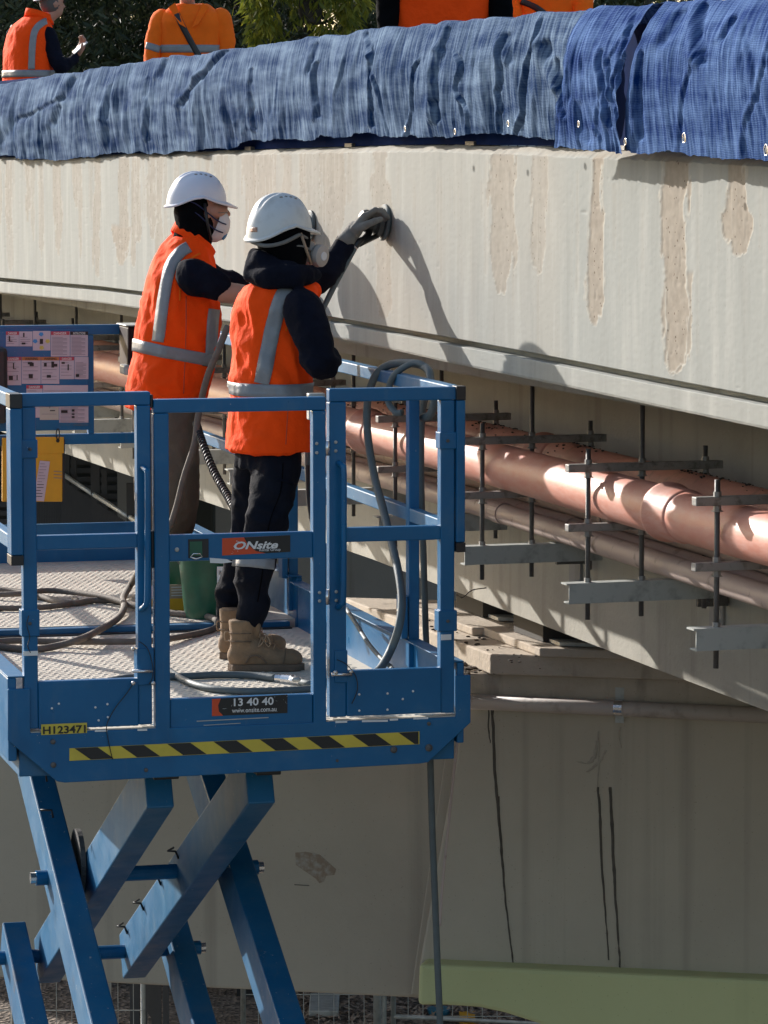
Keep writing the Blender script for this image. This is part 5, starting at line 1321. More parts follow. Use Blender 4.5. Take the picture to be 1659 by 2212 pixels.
def boot(parent, heel, D, L_=.30, name='boot', sole_z=None):
    """heel: ground point under the heel, D direction of the toe"""
    D = D.normalized(); Sd = sideof(D); z = Vector((0, 0, 1)); k = L_ / .30
    def q(f, s_, h): return heel + D * f * k + Sd * s_ + z * h
    def out(f): # half width of the sole
        t = f / .30; return .036 + .016 * math.sin(min(max((t - .25) / .75, 0), 1) * math.pi * .8) - .0 * t
    mb = MB(); ol = []
    fr = np.linspace(0, .30, 16)
    L1 = [(f, out(f) * math.sqrt(max(0, 1 - ((.022 - f) / .022) ** 2)) if f < .022 else out(f) * math.sqrt(max(0, 1 - ((f - .25) / .05) ** 2)) if f > .25 else out(f)) for f in fr]
    top = [q(f, w, 0) for f, w in L1] + [q(f, -w, 0) for f, w in L1[::-1]]
    mb.prism([p + z * .001 for p in top], z * .027); s_ = mb.build('sole', M_BOOTS, parent, bevel=.005, fixn=True)
    m2 = MB()
    m2.capsule(q(.050, 0, .060), .044, q(.20, 0, .045), .040, 16); m2.ellip(q(.045, 0, .058), .048, .040, .052, D); m2.ellip(q(.232, 0, .045), .062, .046, .042, D)
    m2.capsule(q(.10, 0, .085), .046, q(.17, 0, .058), .040, 14)
    m2.loft([(q(.055, 0, .06), .050, .042, D, Sd), (q(.060, 0, .11), .050, .042, D, Sd), (q(.058, 0, .15), .050, .046, D, Sd), (q(.060, 0, .200), .056, .050, D, Sd)], 20, 2.1)
    m2.ellip(q(.118, 0, .175), .012, .030, .045, D)
    me = fuse(m2, .006, 5, .5, wrinkle=.0012, wscale=(30, 30, 30), parent=parent)
    o = link_mesh(me, name, M_BOOT, parent)
    # padded collar seams and laces
    for h, rr in ((.150, .052), (.118, .0535)):
        mb = MB(); pts = [q(.058, 0, h) + D * (rr * math.cos(t)) + Sd * ((rr - .006) * math.sin(t)) for t in np.linspace(.9, 5.4, 14)]; mb.tube(pts, .0022, 6); mb.build('seam', M_BOOTS, o, smooth=True)
    for i in range(5):
        f_ = .178 - i * .014; h_ = .098 + i * .012
        for sg in (1, -1):
            mb = MB(); mb.tube([q(f_, -.026 * sg, h_ - .012), q(f_ + .004, 0, h_ + .006), q(f_ + .004, .026 * sg, h_ - .004)], .0024, 6); mb.build('lace', M_LACE, o, smooth=True)
    for sg in (1, -1):
        pts = [q(.130, -.020, .150), q(.150, -.046 * 1, .150 - .004), q(.150 + .014 * sg, -.054, .118), q(.138 + .02 * sg, -.052, .100), q(.132, -.036, .135)]
        mb = MB(); mb.tube(spline(pts, 5), .0022, 6); mb.build('lace_loop', M_LACE, o, smooth=True)
    mb = MB(); mb.tube(spline([q(.013, 0, .150), q(-.010, 0, .150), q(-.008, 0, .118), q(.010, 0, .120)], 5), .0028, 6); mb.build('heel_loop', M_LACE, o, smooth=True)
    # overlay panel on the outer side and toe cap line
    mb = MB(); mb.tube(spline([q(.07, -.040, .035), q(.09, -.047, .062), (q(.125, -.049, .060)), q(.15, -.050, .035)], 5), .0035, 6); mb.build('side_overlay', M_BOOTS, o, smooth=True)
    mb = MB(); mb.tube(spline([q(.215, -.047, .032), q(.222, -.040, .068), q(.225, 0, .088), q(.222, .040, .068)], 5), .0022, 6); mb.build('toe_seam', M_BOOTS, o, smooth=True)
    return o
def hand(parent, wrist, D, palmN, curl, m, name='glove', size=1.0, thumbside=1, spread=.0, cuff=True):
    """D: from the wrist to the knuckles, palmN: out of the palm, fingers curl towards it"""
    D = D.normalized(); Nn = (palmN - D * palmN.dot(D)).normalized(); X = D.cross(Nn) * thumbside; k = size
    mb = MB()
    def q(d, x, n): return wrist + D * d * k + X * x * k + Nn * n * k
    mb.capsule(q(-.03, 0, 0), .030 * k, q(.03, 0, 0), .030 * k, 12)
    for x in (-.028, -.010, .010, .028): mb.capsule(q(.02, x * .8, 0), .019 * k, q(.080, x, 0), .0155 * k, 10)
    lens = [(.030, .044, .026, .022), (.010, .050, .030, .024), (-.010, .046, .028, .023), (-.028, .036, .022, .020)]
    for x, a, b, c in lens:
        p = q(.082, x, 0); ang = 0.0; r = .0118 * k; dirn = D
        for j, (L_, dc) in enumerate(((a, curl[0]), (b, curl[1]), (c, curl[2]))):
            ang += dc; dirn = (D * math.cos(ang) + Nn * math.sin(ang)); n_ = p + dirn * L_ * k
            mb.capsule(p, r, n_, r * .92, 10); p = n_; r *= .93
    p = q(.020, .026, .006); t1 = q(.050, .052, .024); t2 = q(.078, .060, .040); t3 = q(.098, .056, .052)
    mb.capsule(p, .017 * k, t1, .0145 * k, 10); mb.capsule(t1, .0142 * k, t2, .0125 * k, 10); mb.capsule(t2, .0125 * k, t3, .0105 * k, 10)
    me = fuse(mb, .0038, 3, .5, wrinkle=.0007 if cuff else 0, wscale=(60, 60, 60), parent=parent)
    return link_mesh(me, name, m, parent)
def head(mb, c, F, s=1.0):
    """skull, jaw, nose, ears into a fused body"""
    Sd = sideof(F); z = Vector((0, 0, 1))
    mb.ellip(c + z * .02 * s, .098 * s, .078 * s, .105 * s, F); mb.ellip(c + F * .025 * s - z * .055 * s, .068 * s, .056 * s, .062 * s, F)
    mb.capsule(c + F * .088 * s + z * .012 * s, .009 * s, c + F * .108 * s - z * .022 * s, .015 * s, 10)
    mb.ellip(c + F * .085 * s - z * .058 * s, .014 * s, .026 * s, .012 * s, F)
    for g in (1, -1):
        mb.ellip(c + Sd * .078 * s * g - F * .005 * s - z * .005 * s, .020 * s, .010 * s, .032 * s, F)
        mb.ellip(c + F * .078 * s + Sd * .032 * s * g + z * .030 * s, .014 * s, .022 * s, .007 * s, F)
def eyes(parent, c, F, s=1.0):
    Sd = sideof(F); z = Vector((0, 0, 1))
    for g in (1, -1):
        mb = MB(); mb.ellip(c + F * .082 * s + Sd * .031 * s * g + z * .013 * s, .011, .013, .009, F); e_ = mb.build('eye', M_WHT, parent, smooth=True)
        mb = MB(); mb.ellip(c + F * .0915 * s + Sd * .031 * s * g + z * .013 * s, .003, .005, .005, F); mb.build('iris', M_BLK, e_, smooth=True)

# ------------------------------------------------------------------- front worker
F2 = hdir(.82, .57); S2 = sideof(F2)
w2 = thing('person', 'front worker in hooded navy top, orange vest and respirator, sanding the concrete', 'person', (PY(570, 1440, 14.4).x, 14.4, ZF))
def A(px, py, Y): return PY(px, py, Y)
contact = PF(833, 481, .006)
H2 = A(613, 520, 14.42)
elL = A(700, 592, 14.80); wrL = A(752, 517, 14.90); shL = A(578, 640, 14.62); shR = A(660, 672, 14.22)
# body (continuous), inside the clothes
mb = MB(); head(mb, H2, F2)
pelv = A(578, 965, 14.42)
mb.capsule(H2 - Vector((0, 0, .08)), .055, A(590, 640, 14.42), .07); mb.loft([(A(578, 980, 14.42), .10, .15, F2, S2), (A(582, 860, 14.42), .10, .14, F2, S2), (A(588, 700, 14.41), .11, .16, F2, S2), (A(592, 630, 14.41), .08, .13, F2, S2)], 24)
for p, r0, q_, r1 in ((shL, .05, elL, .035), (elL, .035, wrL, .022), (wrL, .022, A(770, 492, 14.92), .02), (shR, .05, A(692, 778, 14.14), .042), (A(692, 778, 14.14), .042, A(676, 773, 14.46), .032),
                      (A(598, 975, 14.34), .08, A(576, 1130, 14.26), .055), (A(576, 1130, 14.26), .045, A(541, 1370, 14.27), .035), (A(560, 975, 14.52), .08, A(545, 1130, 14.6), .055), (A(541, 1130, 14.6), .045, A(518, 1215, 14.64), .035), (A(518, 1215, 14.64), .035, A(499, 1360, 14.70), .03)):
    mb.capsule(p, r0, q_, r1)
b2 = link_mesh(fuse(mb, .014, 4, parent=w2), 'body', M_SKIN, w2)
# trousers
mb = MB()
mb.loft([(A(576, 1010, 14.42), .12, .15, F2, S2), (A(578, 950, 14.42), .11, .14, F2, S2), (A(580, 900, 14.42), .10, .13, F2, S2)], 24)
for ch in ([(A(598, 1000, 14.34), .094), (A(590, 1060, 14.28), .092), (A(576, 1130, 14.25), .083), (A(556, 1215, 14.24), .078), (A(543, 1290, 14.26), .070), (A(541, 1326, 14.27), .072)],
           [(A(558, 1000, 14.51), .092), (A(548, 1060, 14.56), .085), (A(541, 1130, 14.6), .075), (A(518, 1215, 14.64), .068), (A(501, 1280, 14.69), .062), (A(499, 1316, 14.70), .060)]):
    for i in range(len(ch) - 1): mb.capsule(ch[i][0], ch[i][1], ch[i + 1][0], ch[i + 1][1], 18)
def hemfold(co): # crumples just above the boots and behind the knees
    z = co[:, 2]; zb_ = A(540, 1330, 14.27).z
    k = np.exp(-((z - zb_ - .06) / .09) ** 2); kk = np.exp(-((z - zb_ - .42) / .08) ** 2)
    q = vn(co[:, 0] * 5, co[:, 1] * 5, z * 16); q2 = vn(co[:, 0] * 7 + 4, co[:, 1] * 6, z * 13)
    return .018 * k * (.35 - np.abs(q)) * 1.6 + .012 * kk * (.35 - np.abs(q2)) * 1.6
tm = fuse(mb, .010, 4, wrinkle=.008, wscale=(11, 11, 7), seed=2, parent=w2, func=hemfold); tr2 = link_mesh(tm, 'trousers', M_DENIM, w2)
tb2 = bvh_world(tm, w2)
kb = []
strip('knee_band', tb2, [(592, 1219), (570, 1217), (545, 1214), (522, 1213), (503, 1211)], 22, M_TAPE, tr2, .003)
strip('side_seam', tb2, [(611, 1000), (606, 1060), (588, 1110), (578, 1150), (566, 1240), (556, 1300)], 2.2, M_BLACKC, tr2, .002)
strip('pocket_flap', tb2, [(598, 1035), (620, 1040), (634, 1046)], 5, M_NAVY, tr2, .004)
# hooded top
mb = MB()
mb.loft([(A(580, 930, 14.42), .09, .12, F2, S2), (A(585, 800, 14.42), .09, .13, F2, S2), (A(590, 700, 14.41), .09, .13, F2, S2), (A(594, 640, 14.41), .085, .13, F2, S2), (A(602, 600, 14.41), .07, .09, F2, S2)], 26)
chs = [[(shL, .082), (A(640, 622, 14.74), .074), (elL, .062), (A(726, 560, 14.86), .055), (A(741, 531, 14.89), .047)],
       [(A(655, 668, 14.22), .080), (A(672, 722, 14.17), .078), (A(693, 782, 14.13), .070), (A(700, 780, 14.2), .066), (A(695, 765, 14.36), .05)]]
for ch in chs:
    for i in range(len(ch) - 1): mb.capsule(ch[i][0], ch[i][1], ch[i + 1][0], ch[i + 1][1], 18)
for p, r0, q_, r1 in ((A(551, 553, 14.38), .034, A(546, 592, 14.36), .040), (A(546, 592, 14.36), .040, A(585, 600, 14.28), .046), (A(585, 600, 14.28), .046, A(640, 598, 14.25), .042), (A(640, 598, 14.25), .042, A(676, 590, 14.36), .034),
                      (A(551, 553, 14.38), .034, A(600, 572, 14.55), .05), (A(560, 562, 14.34), .040, A(625, 590, 14.28), .045), (A(605, 560, 14.42), .075, A(605, 600, 14.42), .085)):
    mb.capsule(p, r0, q_, r1, 16)
def sleevefold(co):
    e_ = np.array(A(693, 782, 14.13)); d = np.linalg.norm(co - e_, axis=1); e2_ = np.array(elL); d2 = np.linalg.norm(co - e2_, axis=1)
    return .005 * np.exp(-(d / .12) ** 2) * np.sin(co[:, 2] * 95 + co[:, 0] * 40) + .004 * np.exp(-(d2 / .12) ** 2) * np.sin(co[:, 0] * 90 - co[:, 2] * 50)
hm = fuse(mb, .009, 4, wrinkle=.0075, wscale=(10, 10, 10), seed=5, parent=w2, func=sleevefold); hood = link_mesh(hm, 'hooded_top', M_NAVY, w2)
# vest
rows = [(976, 486, 672, 14.42), (930, 486, 674, 14.42), (880, 489, 675, 14.42), (840, 495, 673, 14.42), (800, 500, 672, 14.42), (750, 502, 668, 14.42), (700, 503, 668, 14.42), (668, 505, 674, 14.41), (640, 510, 680, 14.41), (620, 524, 678, 14.41), (606, 548, 664, 14.41)]
mb = MB(); mb.loft(secs_from(rows, F2, 1.28), 30, 2.25)
# shoulder of the raised arm carries the vest edge forward
mb.capsule(A(640, 632, 14.36), .050, A(676, 630, 14.42), .034, 14)
def vest2w(co):
    z = co[:, 2]; zb_ = A(580, 838, 14.4).z; k = np.exp(-((z - zb_) / .05) ** 2)
    return -.007 * k + .006 * np.exp(-((z - zb_ - .10) / .12) ** 2) * np.sin(co[:, 0] * 38 + z * 30) + .004 * sst(zb_ - .02, zb_ - .25, z) * np.sin(co[:, 0] * 26 + 1)
vm = fuse(mb, .009, 3, wrinkle=.010, wscale=(9, 9, 6), seed=9, parent=w2, func=vest2w); vest2 = link_mesh(vm, 'vest', M_ORANGE, w2)
vb = bvh_world(vm, w2)
cz = A(585, 838, 14.42)
ring_band('waist_band', vb, cz, cz.z - .026, cz.z + .024, M_TAPE, vest2, F2, .0, .004)
strip('shoulder_band', vb, [(648, 612), (630, 618), (610, 642), (594, 690), (581, 750), (572, 800), (566, 828)], 33, M_TAPE, vest2, .0045)
strip('side_seam', vb, [(625, 835), (622, 880), (617, 960)], 2, M_RED, vest2, .002)
strip('armhole_binding', vb, [(676, 636), (650, 652), (630, 680), (617, 715)], 4, M_ORANGE2, vest2, .003)
strip('pocket_badge', vb, [(657, 868), (671, 868)], 8, M_BLK, vest2, .003)
# helmet
hc = A(603, 503, 14.42)
hel2, hl, hf, hlft, hu = helmet(w2, hc, F2, math.radians(-1), .134, .112, .150, M_HELM2, back=.030, peak=.042)
mb = MB(); mb.loft([(H2 + Vector((0, 0, -.075)), .085, .075, F2, S2), (H2 + Vector((0, 0, -.02)), .105, .088, F2, S2), (H2 + Vector((0, 0, .05)), .105, .086, F2, S2), (H2 + Vector((0, 0, .09)), .07, .06, F2, S2)], 24)
mb.capsule(H2 - Vector((0, 0, .06)), .085, H2 - Vector((0, 0, .12)), .09)
bm_ = fuse(mb, .009, 4, wrinkle=.003, wscale=(14, 14, 14), parent=w2); link_mesh(bm_, 'balaclava', M_BLACKC, w2)
eyes(w2, H2 + F2 * .012, F2)
hb2 = bvh_world(hel2.data, w2)
strip('helmet_sticker', hb2, [(536, 491), (536.5, 501)], 8, M_BLK, hel2, .001, 3, 3); strip('helmet_sticker', hb2, [(549, 491), (549, 501)], 14, mat('faded_orange_sticker', (0.45, 0.25, 0.17), .6), hel2, .001, 3, 4)
mb = MB(); mb.tube(spline([hl(-.128, 0, -.03), hl(-.11, -.07, -.045), hl(-.05, -.10, -.035), hl(.03, -.100, -.005)], 6), .008, 8); mb.tube(spline([hl(.03, -.100, -.005), hl(.07, -.085, -.02), hl(.10, -.05, -.03)], 6), .006, 8); mb.build('harness_band', M_GLOVE, hel2, smooth=True)
mb = MB(); mb.tube([hl(.035, -.098, .0), H2 + F2 * .075 - S2 * .078 - Vector((0, 0, .09))], .006, 8); mb.build('chin_strap', M_CARD, hel2, smooth=True)
# respirator
rc = H2 + F2 * .105 - Vector((0, 0, .050))
resp = MB(); resp.ellip(rc, .045, .055, .052, F2); rp_ = resp.build('respirator', M_FILT, w2, smooth=True)
for sg in (-1, 1):
    cc = rc - S2 * .052 * (-sg) * -1 if False else rc + S2 * (.055 * sg) + F2 * .018 - Vector((0, 0, .008)); ax = (S2 * sg + F2 * .35 + Vector((0, 0, -.1))).normalized()
    mb = MB(); mb.tube([cc - ax * .012, cc + ax * .004, cc + ax * .008, cc + ax * .022, cc + ax * .028, cc + ax * .029], [.034, .044, .044, .042, .030, .001], 28); o = mb.build('filter_cartridge', M_FILT, rp_, smooth=False); smooth_angle(o, 30)
    mb = MB(); mb.tube([cc + ax * .0285, cc + ax * .032], [.018, .016], 20); mb.build('filter_cap', M_MASK, o)
    mb = MB(); mb.tube([cc - ax * .002, cc + ax * .005], [.0452, .0452], 28); mb.build('filter_ring', M_STRUT, o)
mb = MB(); mb.tube(spline([rc - S2 * .05, H2 + F2 * .03 - S2 * .086 + Vector((0, 0, -.02)), H2 - F2 * .07 - S2 * .06 + Vector((0, 0, -.02))], 6), .004, 6); mb.build('respirator_strap', M_GLOVE, rp_, smooth=True)
# glove gripping the sander
sn = BN
hd = (A(798, 455, 14.95) - A(757, 508, 14.90)).normalized()
hand(w2, A(757, 508, 14.90), hd, Vector((.65, -.10, -.75)), (.35, .75, .7), M_GLOVE, 'glove', 1.12, thumbside=-1)
mb = MB(); a_ = A(757, 508, 14.90); mb.tube([a_ - hd * .052, a_ - hd * .03, a_ + hd * .0], [.038, .037, .034], 16); mb.build('glove_cuff', M_GLOVE, w2, smooth=True)
mb = MB(); mb.tube([a_ - hd * .075, a_ - hd * .045], [.029, .029], 16); mb.build('wrist', M_SKIN, w2, smooth=True)
hand(w2, A(672, 775, 14.50), Vector((-.3, .5, -.3)), Vector((.5, -.3, -.2)), (.4, .8, .7), M_GLOVE, 'glove', .9)
boot(w2, A(493, 1449, 0) if False else PZ(492, 1449, ZF), hdir(1.0, .06), .298); boot(w2, PZ(474, 1424, ZF), hdir(.86, .42), .295)

# sander
san = thing('orbital_sander', 'dark air sander with round pad pressed on the concrete by the front worker', 'sander', contact)
def lathe(mb, c, ax, prof, n=32): mb.tube([c + ax * h for h, r in prof], [max(r, 1e-4) for h, r in prof], n)
axs = (BN * 1.0 + Vector((0, 0, .10))).normalized()
pc_ = PF(833, 481, .004)
mb = MB(); lathe(mb, pc_, axs, [(.0, .071), (.004, .074), (.012, .074), (.016, .070)], 36); mb.build('sanding_pad', M_RUBBERH, san)
mb = MB(); lathe(mb, pc_, axs, [(.016, .052), (.022, .060), (.040, .058), (.048, .044), (.060, .043)], 32); o = mb.build('dust_shroud', mat('dark_grey_plastic', (.05, .055, .055), .5), san); smooth_angle(o, 30)
mb = MB(); lathe(mb, pc_, axs, [(.060, .044), (.085, .046), (.102, .040), (.112, .026), (.115, .001)], 28); o = mb.build('motor_housing', M_BLACKP, san); smooth_angle(o, 30)
h0 = pc_ + axs * .07 - Vector((0, 0, .045)); h1 = A(776, 522, 14.90)
mb = MB(); mb.tube(spline([pc_ + axs * .075 - Vector((0, 0, .02)), h0, h0.lerp(h1, .5) + Vector((0, 0, -.006)), h1, A(767, 533, 14.89)], 6), .014, 12); mb.build('air_handle', M_BLACKP, san, smooth=True)
mb = MB(); mb.tube([pc_ + axs * .035 - Vector((0, 0, .055)), A(790, 521, 14.93), A(776, 528, 14.9)], .011, 10); mb.build('dust_outlet', M_BLACKP, san, smooth=True)
mb = MB(); mb.tube([A(768, 531, 14.89), A(764, 540, 14.885)], .012, 12); mb.build('hose_fitting', M_SKIN if False else M_COND, san, smooth=True)
ah = thing('sander_air_hose', 'thick grey air hose running down from the raised sander behind the sleeve', 'hose', A(765, 538, 14.88))
mb = MB(); mb.tube(spline([A(765, 538, 14.885), A(745, 575, 14.84), A(722, 618, 14.8), A(701, 660, 14.74), A(682, 700, 14.66), A(660, 790, 14.7), A(664, 900, 14.85), A(664, 1000, 14.9), A(668, 1060, 14.95), A(676, 1140, 14.9), A(682, 1230, 14.8), A(690, 1330, 14.6)], 8), .0115, 12)
mb.build('hose', M_RUBBERH, ah, smooth=True)

# ------------------------------------------------------------------- rear worker
F1 = hdir(.95, .30); S1 = sideof(F1); Y1 = 16.2
w1 = thing('person', 'rear worker in navy shirt, orange vest and white dust mask, facing right', 'person', (PZ(355, 1318, ZF).x, Y1, ZF))
H1 = A(436, 458, Y1)
mb = MB(); head(mb, H1, F1, .98)
mb.capsule(H1 - Vector((0, 0, .08)), .052, A(400, 560, Y1), .07)
mb.loft([(A(355, 880, Y1), .10, .15, F1, S1), (A(370, 760, Y1), .10, .14, F1, S1), (A(385, 640, Y1), .11, .16, F1, S1), (A(397, 560, Y1), .08, .14, F1, S1)], 24)
sR1 = A(421, 596, 16.0); eR1 = A(487, 632, 15.96); sL1 = A(402, 585, 16.42); eL1 = A(540, 640, 16.35); 
pad1 = PF(672, 488, .004)
for p, r0, q_, r1 in ((sR1, .055, eR1, .048), (eR1, .048, A(560, 640, 16.0), .040), (A(560, 640, 16.0), .034, A(590, 636, 16.02), .03), (sL1, .05, eL1, .042), (eL1, .042, A(640, 530, 16.15), .03),
                      (A(375, 890, 16.05), .08, A(392, 1085, 16.05), .055), (A(392, 1085, 16.05), .055, A(372, 1290, 16.15), .045), (A(335, 890, 16.35), .08, A(330, 1075, 16.35), .055), (A(330, 1075, 16.35), .055, A(338, 1280, 16.4), .045)):
    mb.capsule(p, r0, q_, r1)
link_mesh(fuse(mb, .010, 3, parent=w1), 'body', M_SKIN, w1); eyes(w1, H1, F1, .98)
mb = MB()
mb.loft([(A(358, 930, Y1), .125, .165, F1, S1), (A(358, 880, Y1), .13, .17, F1, S1), (A(360, 830, Y1), .12, .16, F1, S1)], 24)
for ch in ([(A(380, 905, 16.05), .098), (A(385, 980, 16.03), .092), (A(388, 1060, 16.02), .088), (A(384, 1110, 16.03), .082), (A(374, 1180, 16.08), .072), (A(370, 1265, 16.15), .068)],
           [(A(335, 905, 16.35), .095), (A(332, 980, 16.35), .088), (A(330, 1060, 16.35), .082), (A(333, 1150, 16.37), .074), (A(338, 1262, 16.4), .066)]):
    for i in range(len(ch) - 1): mb.capsule(ch[i][0], ch[i][1], ch[i + 1][0], ch[i + 1][1], 18)
tm = fuse(mb, .010, 5, wrinkle=.006, wscale=(11, 11, 7), seed=12, parent=w1); tr1 = link_mesh(tm, 'trousers', M_KHAKI, w1)
mb = MB()
mb.loft([(A(362, 860, Y1), .115, .155, F1, S1), (A(372, 760, Y1), .115, .16, F1, S1), (A(385, 640, Y1), .12, .17, F1, S1), (A(397, 570, Y1), .10, .165, F1, S1), (A(405, 530, Y1), .07, .09, F1, S1)], 26)
for ch in ([(sR1, .084), (A(440, 606, 15.98), .079), (A(465, 618, 15.96), .070)], [(sL1, .08), (A(470, 612, 16.4), .072), (A(510, 618, 16.38), .06)]):
    for i in range(len(ch) - 1): mb.capsule(ch[i][0], ch[i][1], ch[i + 1][0], ch[i + 1][1], 18)
hm = fuse(mb, .009, 4, wrinkle=.009, wscale=(10, 10, 10), seed=15, parent=w1); link_mesh(hm, 'shirt', M_NAVY, w1)
rows = [(880, 270, 432, Y1), (850, 272, 446, Y1), (800, 279, 460, Y1), (765, 287, 468, Y1), (740, 290, 472, Y1), (700, 296, 476, Y1), (650, 305, 474, Y1), (600, 318, 468, Y1), (560, 333, 460, Y1), (530, 350, 452, Y1), (508, 372, 440, Y1)]
mb = MB(); mb.loft(secs_from(rows, F1, 1.20), 30, 2.25)
def vest1w(co):
    z = co[:, 2]; zb_ = A(380, 765, Y1).z; k = np.exp(-((z - zb_) / .05) ** 2)
    return -.004 * k + .006 * sst(zb_, zb_ - .25, z) * np.sin(co[:, 0] * 24 + 2) + .004 * np.exp(-((z - zb_ - .15) / .14) ** 2) * np.sin(co[:, 0] * 30 + z * 18)
vm = fuse(mb, .009, 3, wrinkle=.010, wscale=(9, 9, 6), seed=22, parent=w1, func=vest1w); vest1 = link_mesh(vm, 'vest', M_ORANGE, w1)
vb = bvh_world(vm, w1)
cz = A(380, 764, Y1)
ring_band('waist_band', vb, cz, cz.z - .027, cz.z + .027, M_TAPE, vest1, F1, .24, .004)
strip('back_band', vb, [(408, 534), (388, 548), (368, 580), (355, 640), (347, 700), (342, 738)], 25, M_TAPE, vest1, .0045)
strip('front_band', vb, [(462, 668), (458, 700), (454, 768)], 24, M_TAPE, vest1, .0045)
strip('side_seam', vb, [(402, 640), (401, 740), (396, 850)], 2.2, M_RED, vest1, .002); strip('pocket_badge', vb, [(437, 786), (451, 788)], 8, M_BLK, vest1, .003)
strip('armhole_binding', vb, [(432, 548), (410, 562), (396, 590), (389, 620), (388, 650)], 4, M_ORANGE2, vest1, .003)
# stand-up collar
ft = (F1 * math.cos(.72) - Vector((0, 0, 1)) * math.sin(.72)); 
mb = MB(); vs = []; fs = []; n = 40
for k in range(n):
    q = 2 * math.pi * k / n
    for (c, a, b) in ((A(410, 533, Y1), .110, .098), (A(418, 520, Y1), .112, .092), (A(424, 508, Y1), .112, .088)):
        vs.append(c + ft * a * math.cos(q) + S1 * b * math.sin(q) + Vector((0, 0, .003 * math.sin(q * 5))))
for k in range(n):
    for j in range(2): a_ = k * 3 + j; b_ = ((k + 1) % n) * 3 + j; fs.append((a_, b_, b_ + 1, a_ + 1))
mb.add(vs, fs); co_ = mb.build('collar', M_ORANGE, vest1, smooth=True); q_ = co_.modifiers.new('thick', 'SOLIDIFY'); q_.thickness = .008
hc1 = A(424, 440, Y1)
hel1, hl1, hf1, hlf1, hu1 = helmet(w1, hc1, F1, math.radians(3), .132, .112, .136, M_HELM, back=.022, peak=.044)
# balaclava hood: covers all but the eyes
mb = MB(); mb.ellip(H1 - F1 * .032 + Vector((0, 0, .0)), .092, .088, .125, F1); mb.capsule(H1 - F1 * .03 - Vector((0, 0, .06)), .088, A(412, 535, Y1), .088)
me_ = fuse(mb, .008, 3, wrinkle=.002, wscale=(14, 14, 14), parent=w1); link_mesh(me_, 'balaclava', M_BLACKC, w1)
# cheek and eye area showing skin beside the hood
mc = H1 + F1 * .078 - Vector((0, 0, .066))
mdir = (F1 - Vector((0, 0, .42))).normalized(); mU = Vector((0, 0, 1)); mU = (mU - mdir * mU.dot(mdir)).normalized()
mb = MB(); prof = [(-.030, .078), (-.010, .075), (.014, .064), (.032, .046), (.042, .022), (.045, .001)]
vs = []; fs = []; n = 28
for h, r in prof:
    for k in range(n):
        q = 2 * math.pi * k / n; vs.append(mc + mdir * h + mU * r * 1.02 * math.cos(q) + S1 * r * .88 * math.sin(q))
for i in range(len(prof) - 1):
    for k in range(n): fs.append((i * n + k, i * n + (k + 1) % n, (i + 1) * n + (k + 1) % n, (i + 1) * n + k))
mb.add(vs, fs); msk = mb.build('dust_mask', M_MASK, w1, smooth=True)
vv_ = mc + mdir * .030 - mU * .030 - S1 * .022; mb = MB(); vd = (mdir - mU * .25 - S1 * .5).normalized(); mb.tube([vv_ - vd * .012, vv_ + vd * .006, vv_ + vd * .008], [.018, .017, .010], 20); mb.build('mask_valve', M_MASKV, msk)
for dz, dx in ((.03, .0), (-.035, .01)):
    mb = MB(); p0 = mc - S1 * .055 + mU * dz * .6 + mdir * .01; mb.tube(spline([p0, p0 - F1 * .05 - S1 * .028 + Vector((0, 0, .02)), H1 - F1 * .05 - S1 * .082 + Vector((0, 0, .02 + dz * .6)), H1 - F1 * .10 - S1 * .03 + Vector((0, 0, .035 + dz * .5))], 6), .0032, 6); mb.build('mask_strap', mat('dark_blue_elastic', (.015, .018, .07), .8), msk, smooth=True)
mb = MB(); mb.tube([H1 - F1 * .012 - S1 * .094 + Vector((0, 0, .04)), H1 - F1 * .0 - S1 * .095 - Vector((0, 0, .05)), H1 + F1 * .02 - S1 * .082 - Vector((0, 0, .12))], .0065, 8); mb.build('chin_strap', M_BLACKP, hel1, smooth=True)
# skin of the cheek set in the hood opening, and clear glasses
mb = MB(); mb.ellip(H1 + F1 * .034 + Vector((0, 0, .006)), .074, .080, .054, F1, n=28, m=16); mb.capsule(H1 + F1 * .10 + Vector((0, 0, .022)), .009, H1 + F1 * .118 - Vector((0, 0, .01)), .013, 10); me_ = fuse(mb, .006, 3, parent=w1); link_mesh(me_, 'face', M_SKIN, w1)
M_GLASS = bpy.data.materials.new('clear_glasses_lens'); M_GLASS.use_nodes = True; g_ = M_GLASS.node_tree.nodes['Principled BSDF']; g_.inputs['Transmission Weight'].default_value = 1; g_.inputs['Roughness'].default_value = .05; g_.inputs['IOR'].default_value = 1.1; g_.inputs['Base Color'].default_value = (.9, .88, .85, 1)
mb = MB(); pts = []
vs = []; fs = []
for k in range(13):
    q = -1.25 + 2.5 * k / 12
    for h in (-.016, .0, .020): vs.append(H1 + F1 * (.022 + .092 * math.cos(q)) + S1 * .092 * math.sin(q) + Vector((0, 0, .014 + h)))
for k in range(12):
    for j in range(2): fs.append((k * 3 + j, k * 3 + 3 + j, k * 3 + 4 + j, k * 3 + 1 + j))
mb.add(vs, fs); gl = mb.build('safety_glasses', M_GLASS, w1, smooth=True)
mb = MB(); mb.tube([v for v in vs[2::3]], .002, 6); mb.tube([v for v in vs[0::3]], .0016, 6); mb.build('frame', M_GLOVE, gl, smooth=True)
hand(w1, A(592, 636, 16.02), Vector((.8, .1, .3)), Vector((.2, -.3, -.8)), (.3, .6, .5), M_SKIN, 'hand', .95, cuff=False)
d_ = (A(672, 488, 16.1) - A(640, 530, 16.15)).normalized(); hand(w1, A(642, 528, 16.15), d_, Vector((.7, -.1, -.6)), (.35, .7, .6), M_GLOVE, 'glove', .95, thumbside=-1)
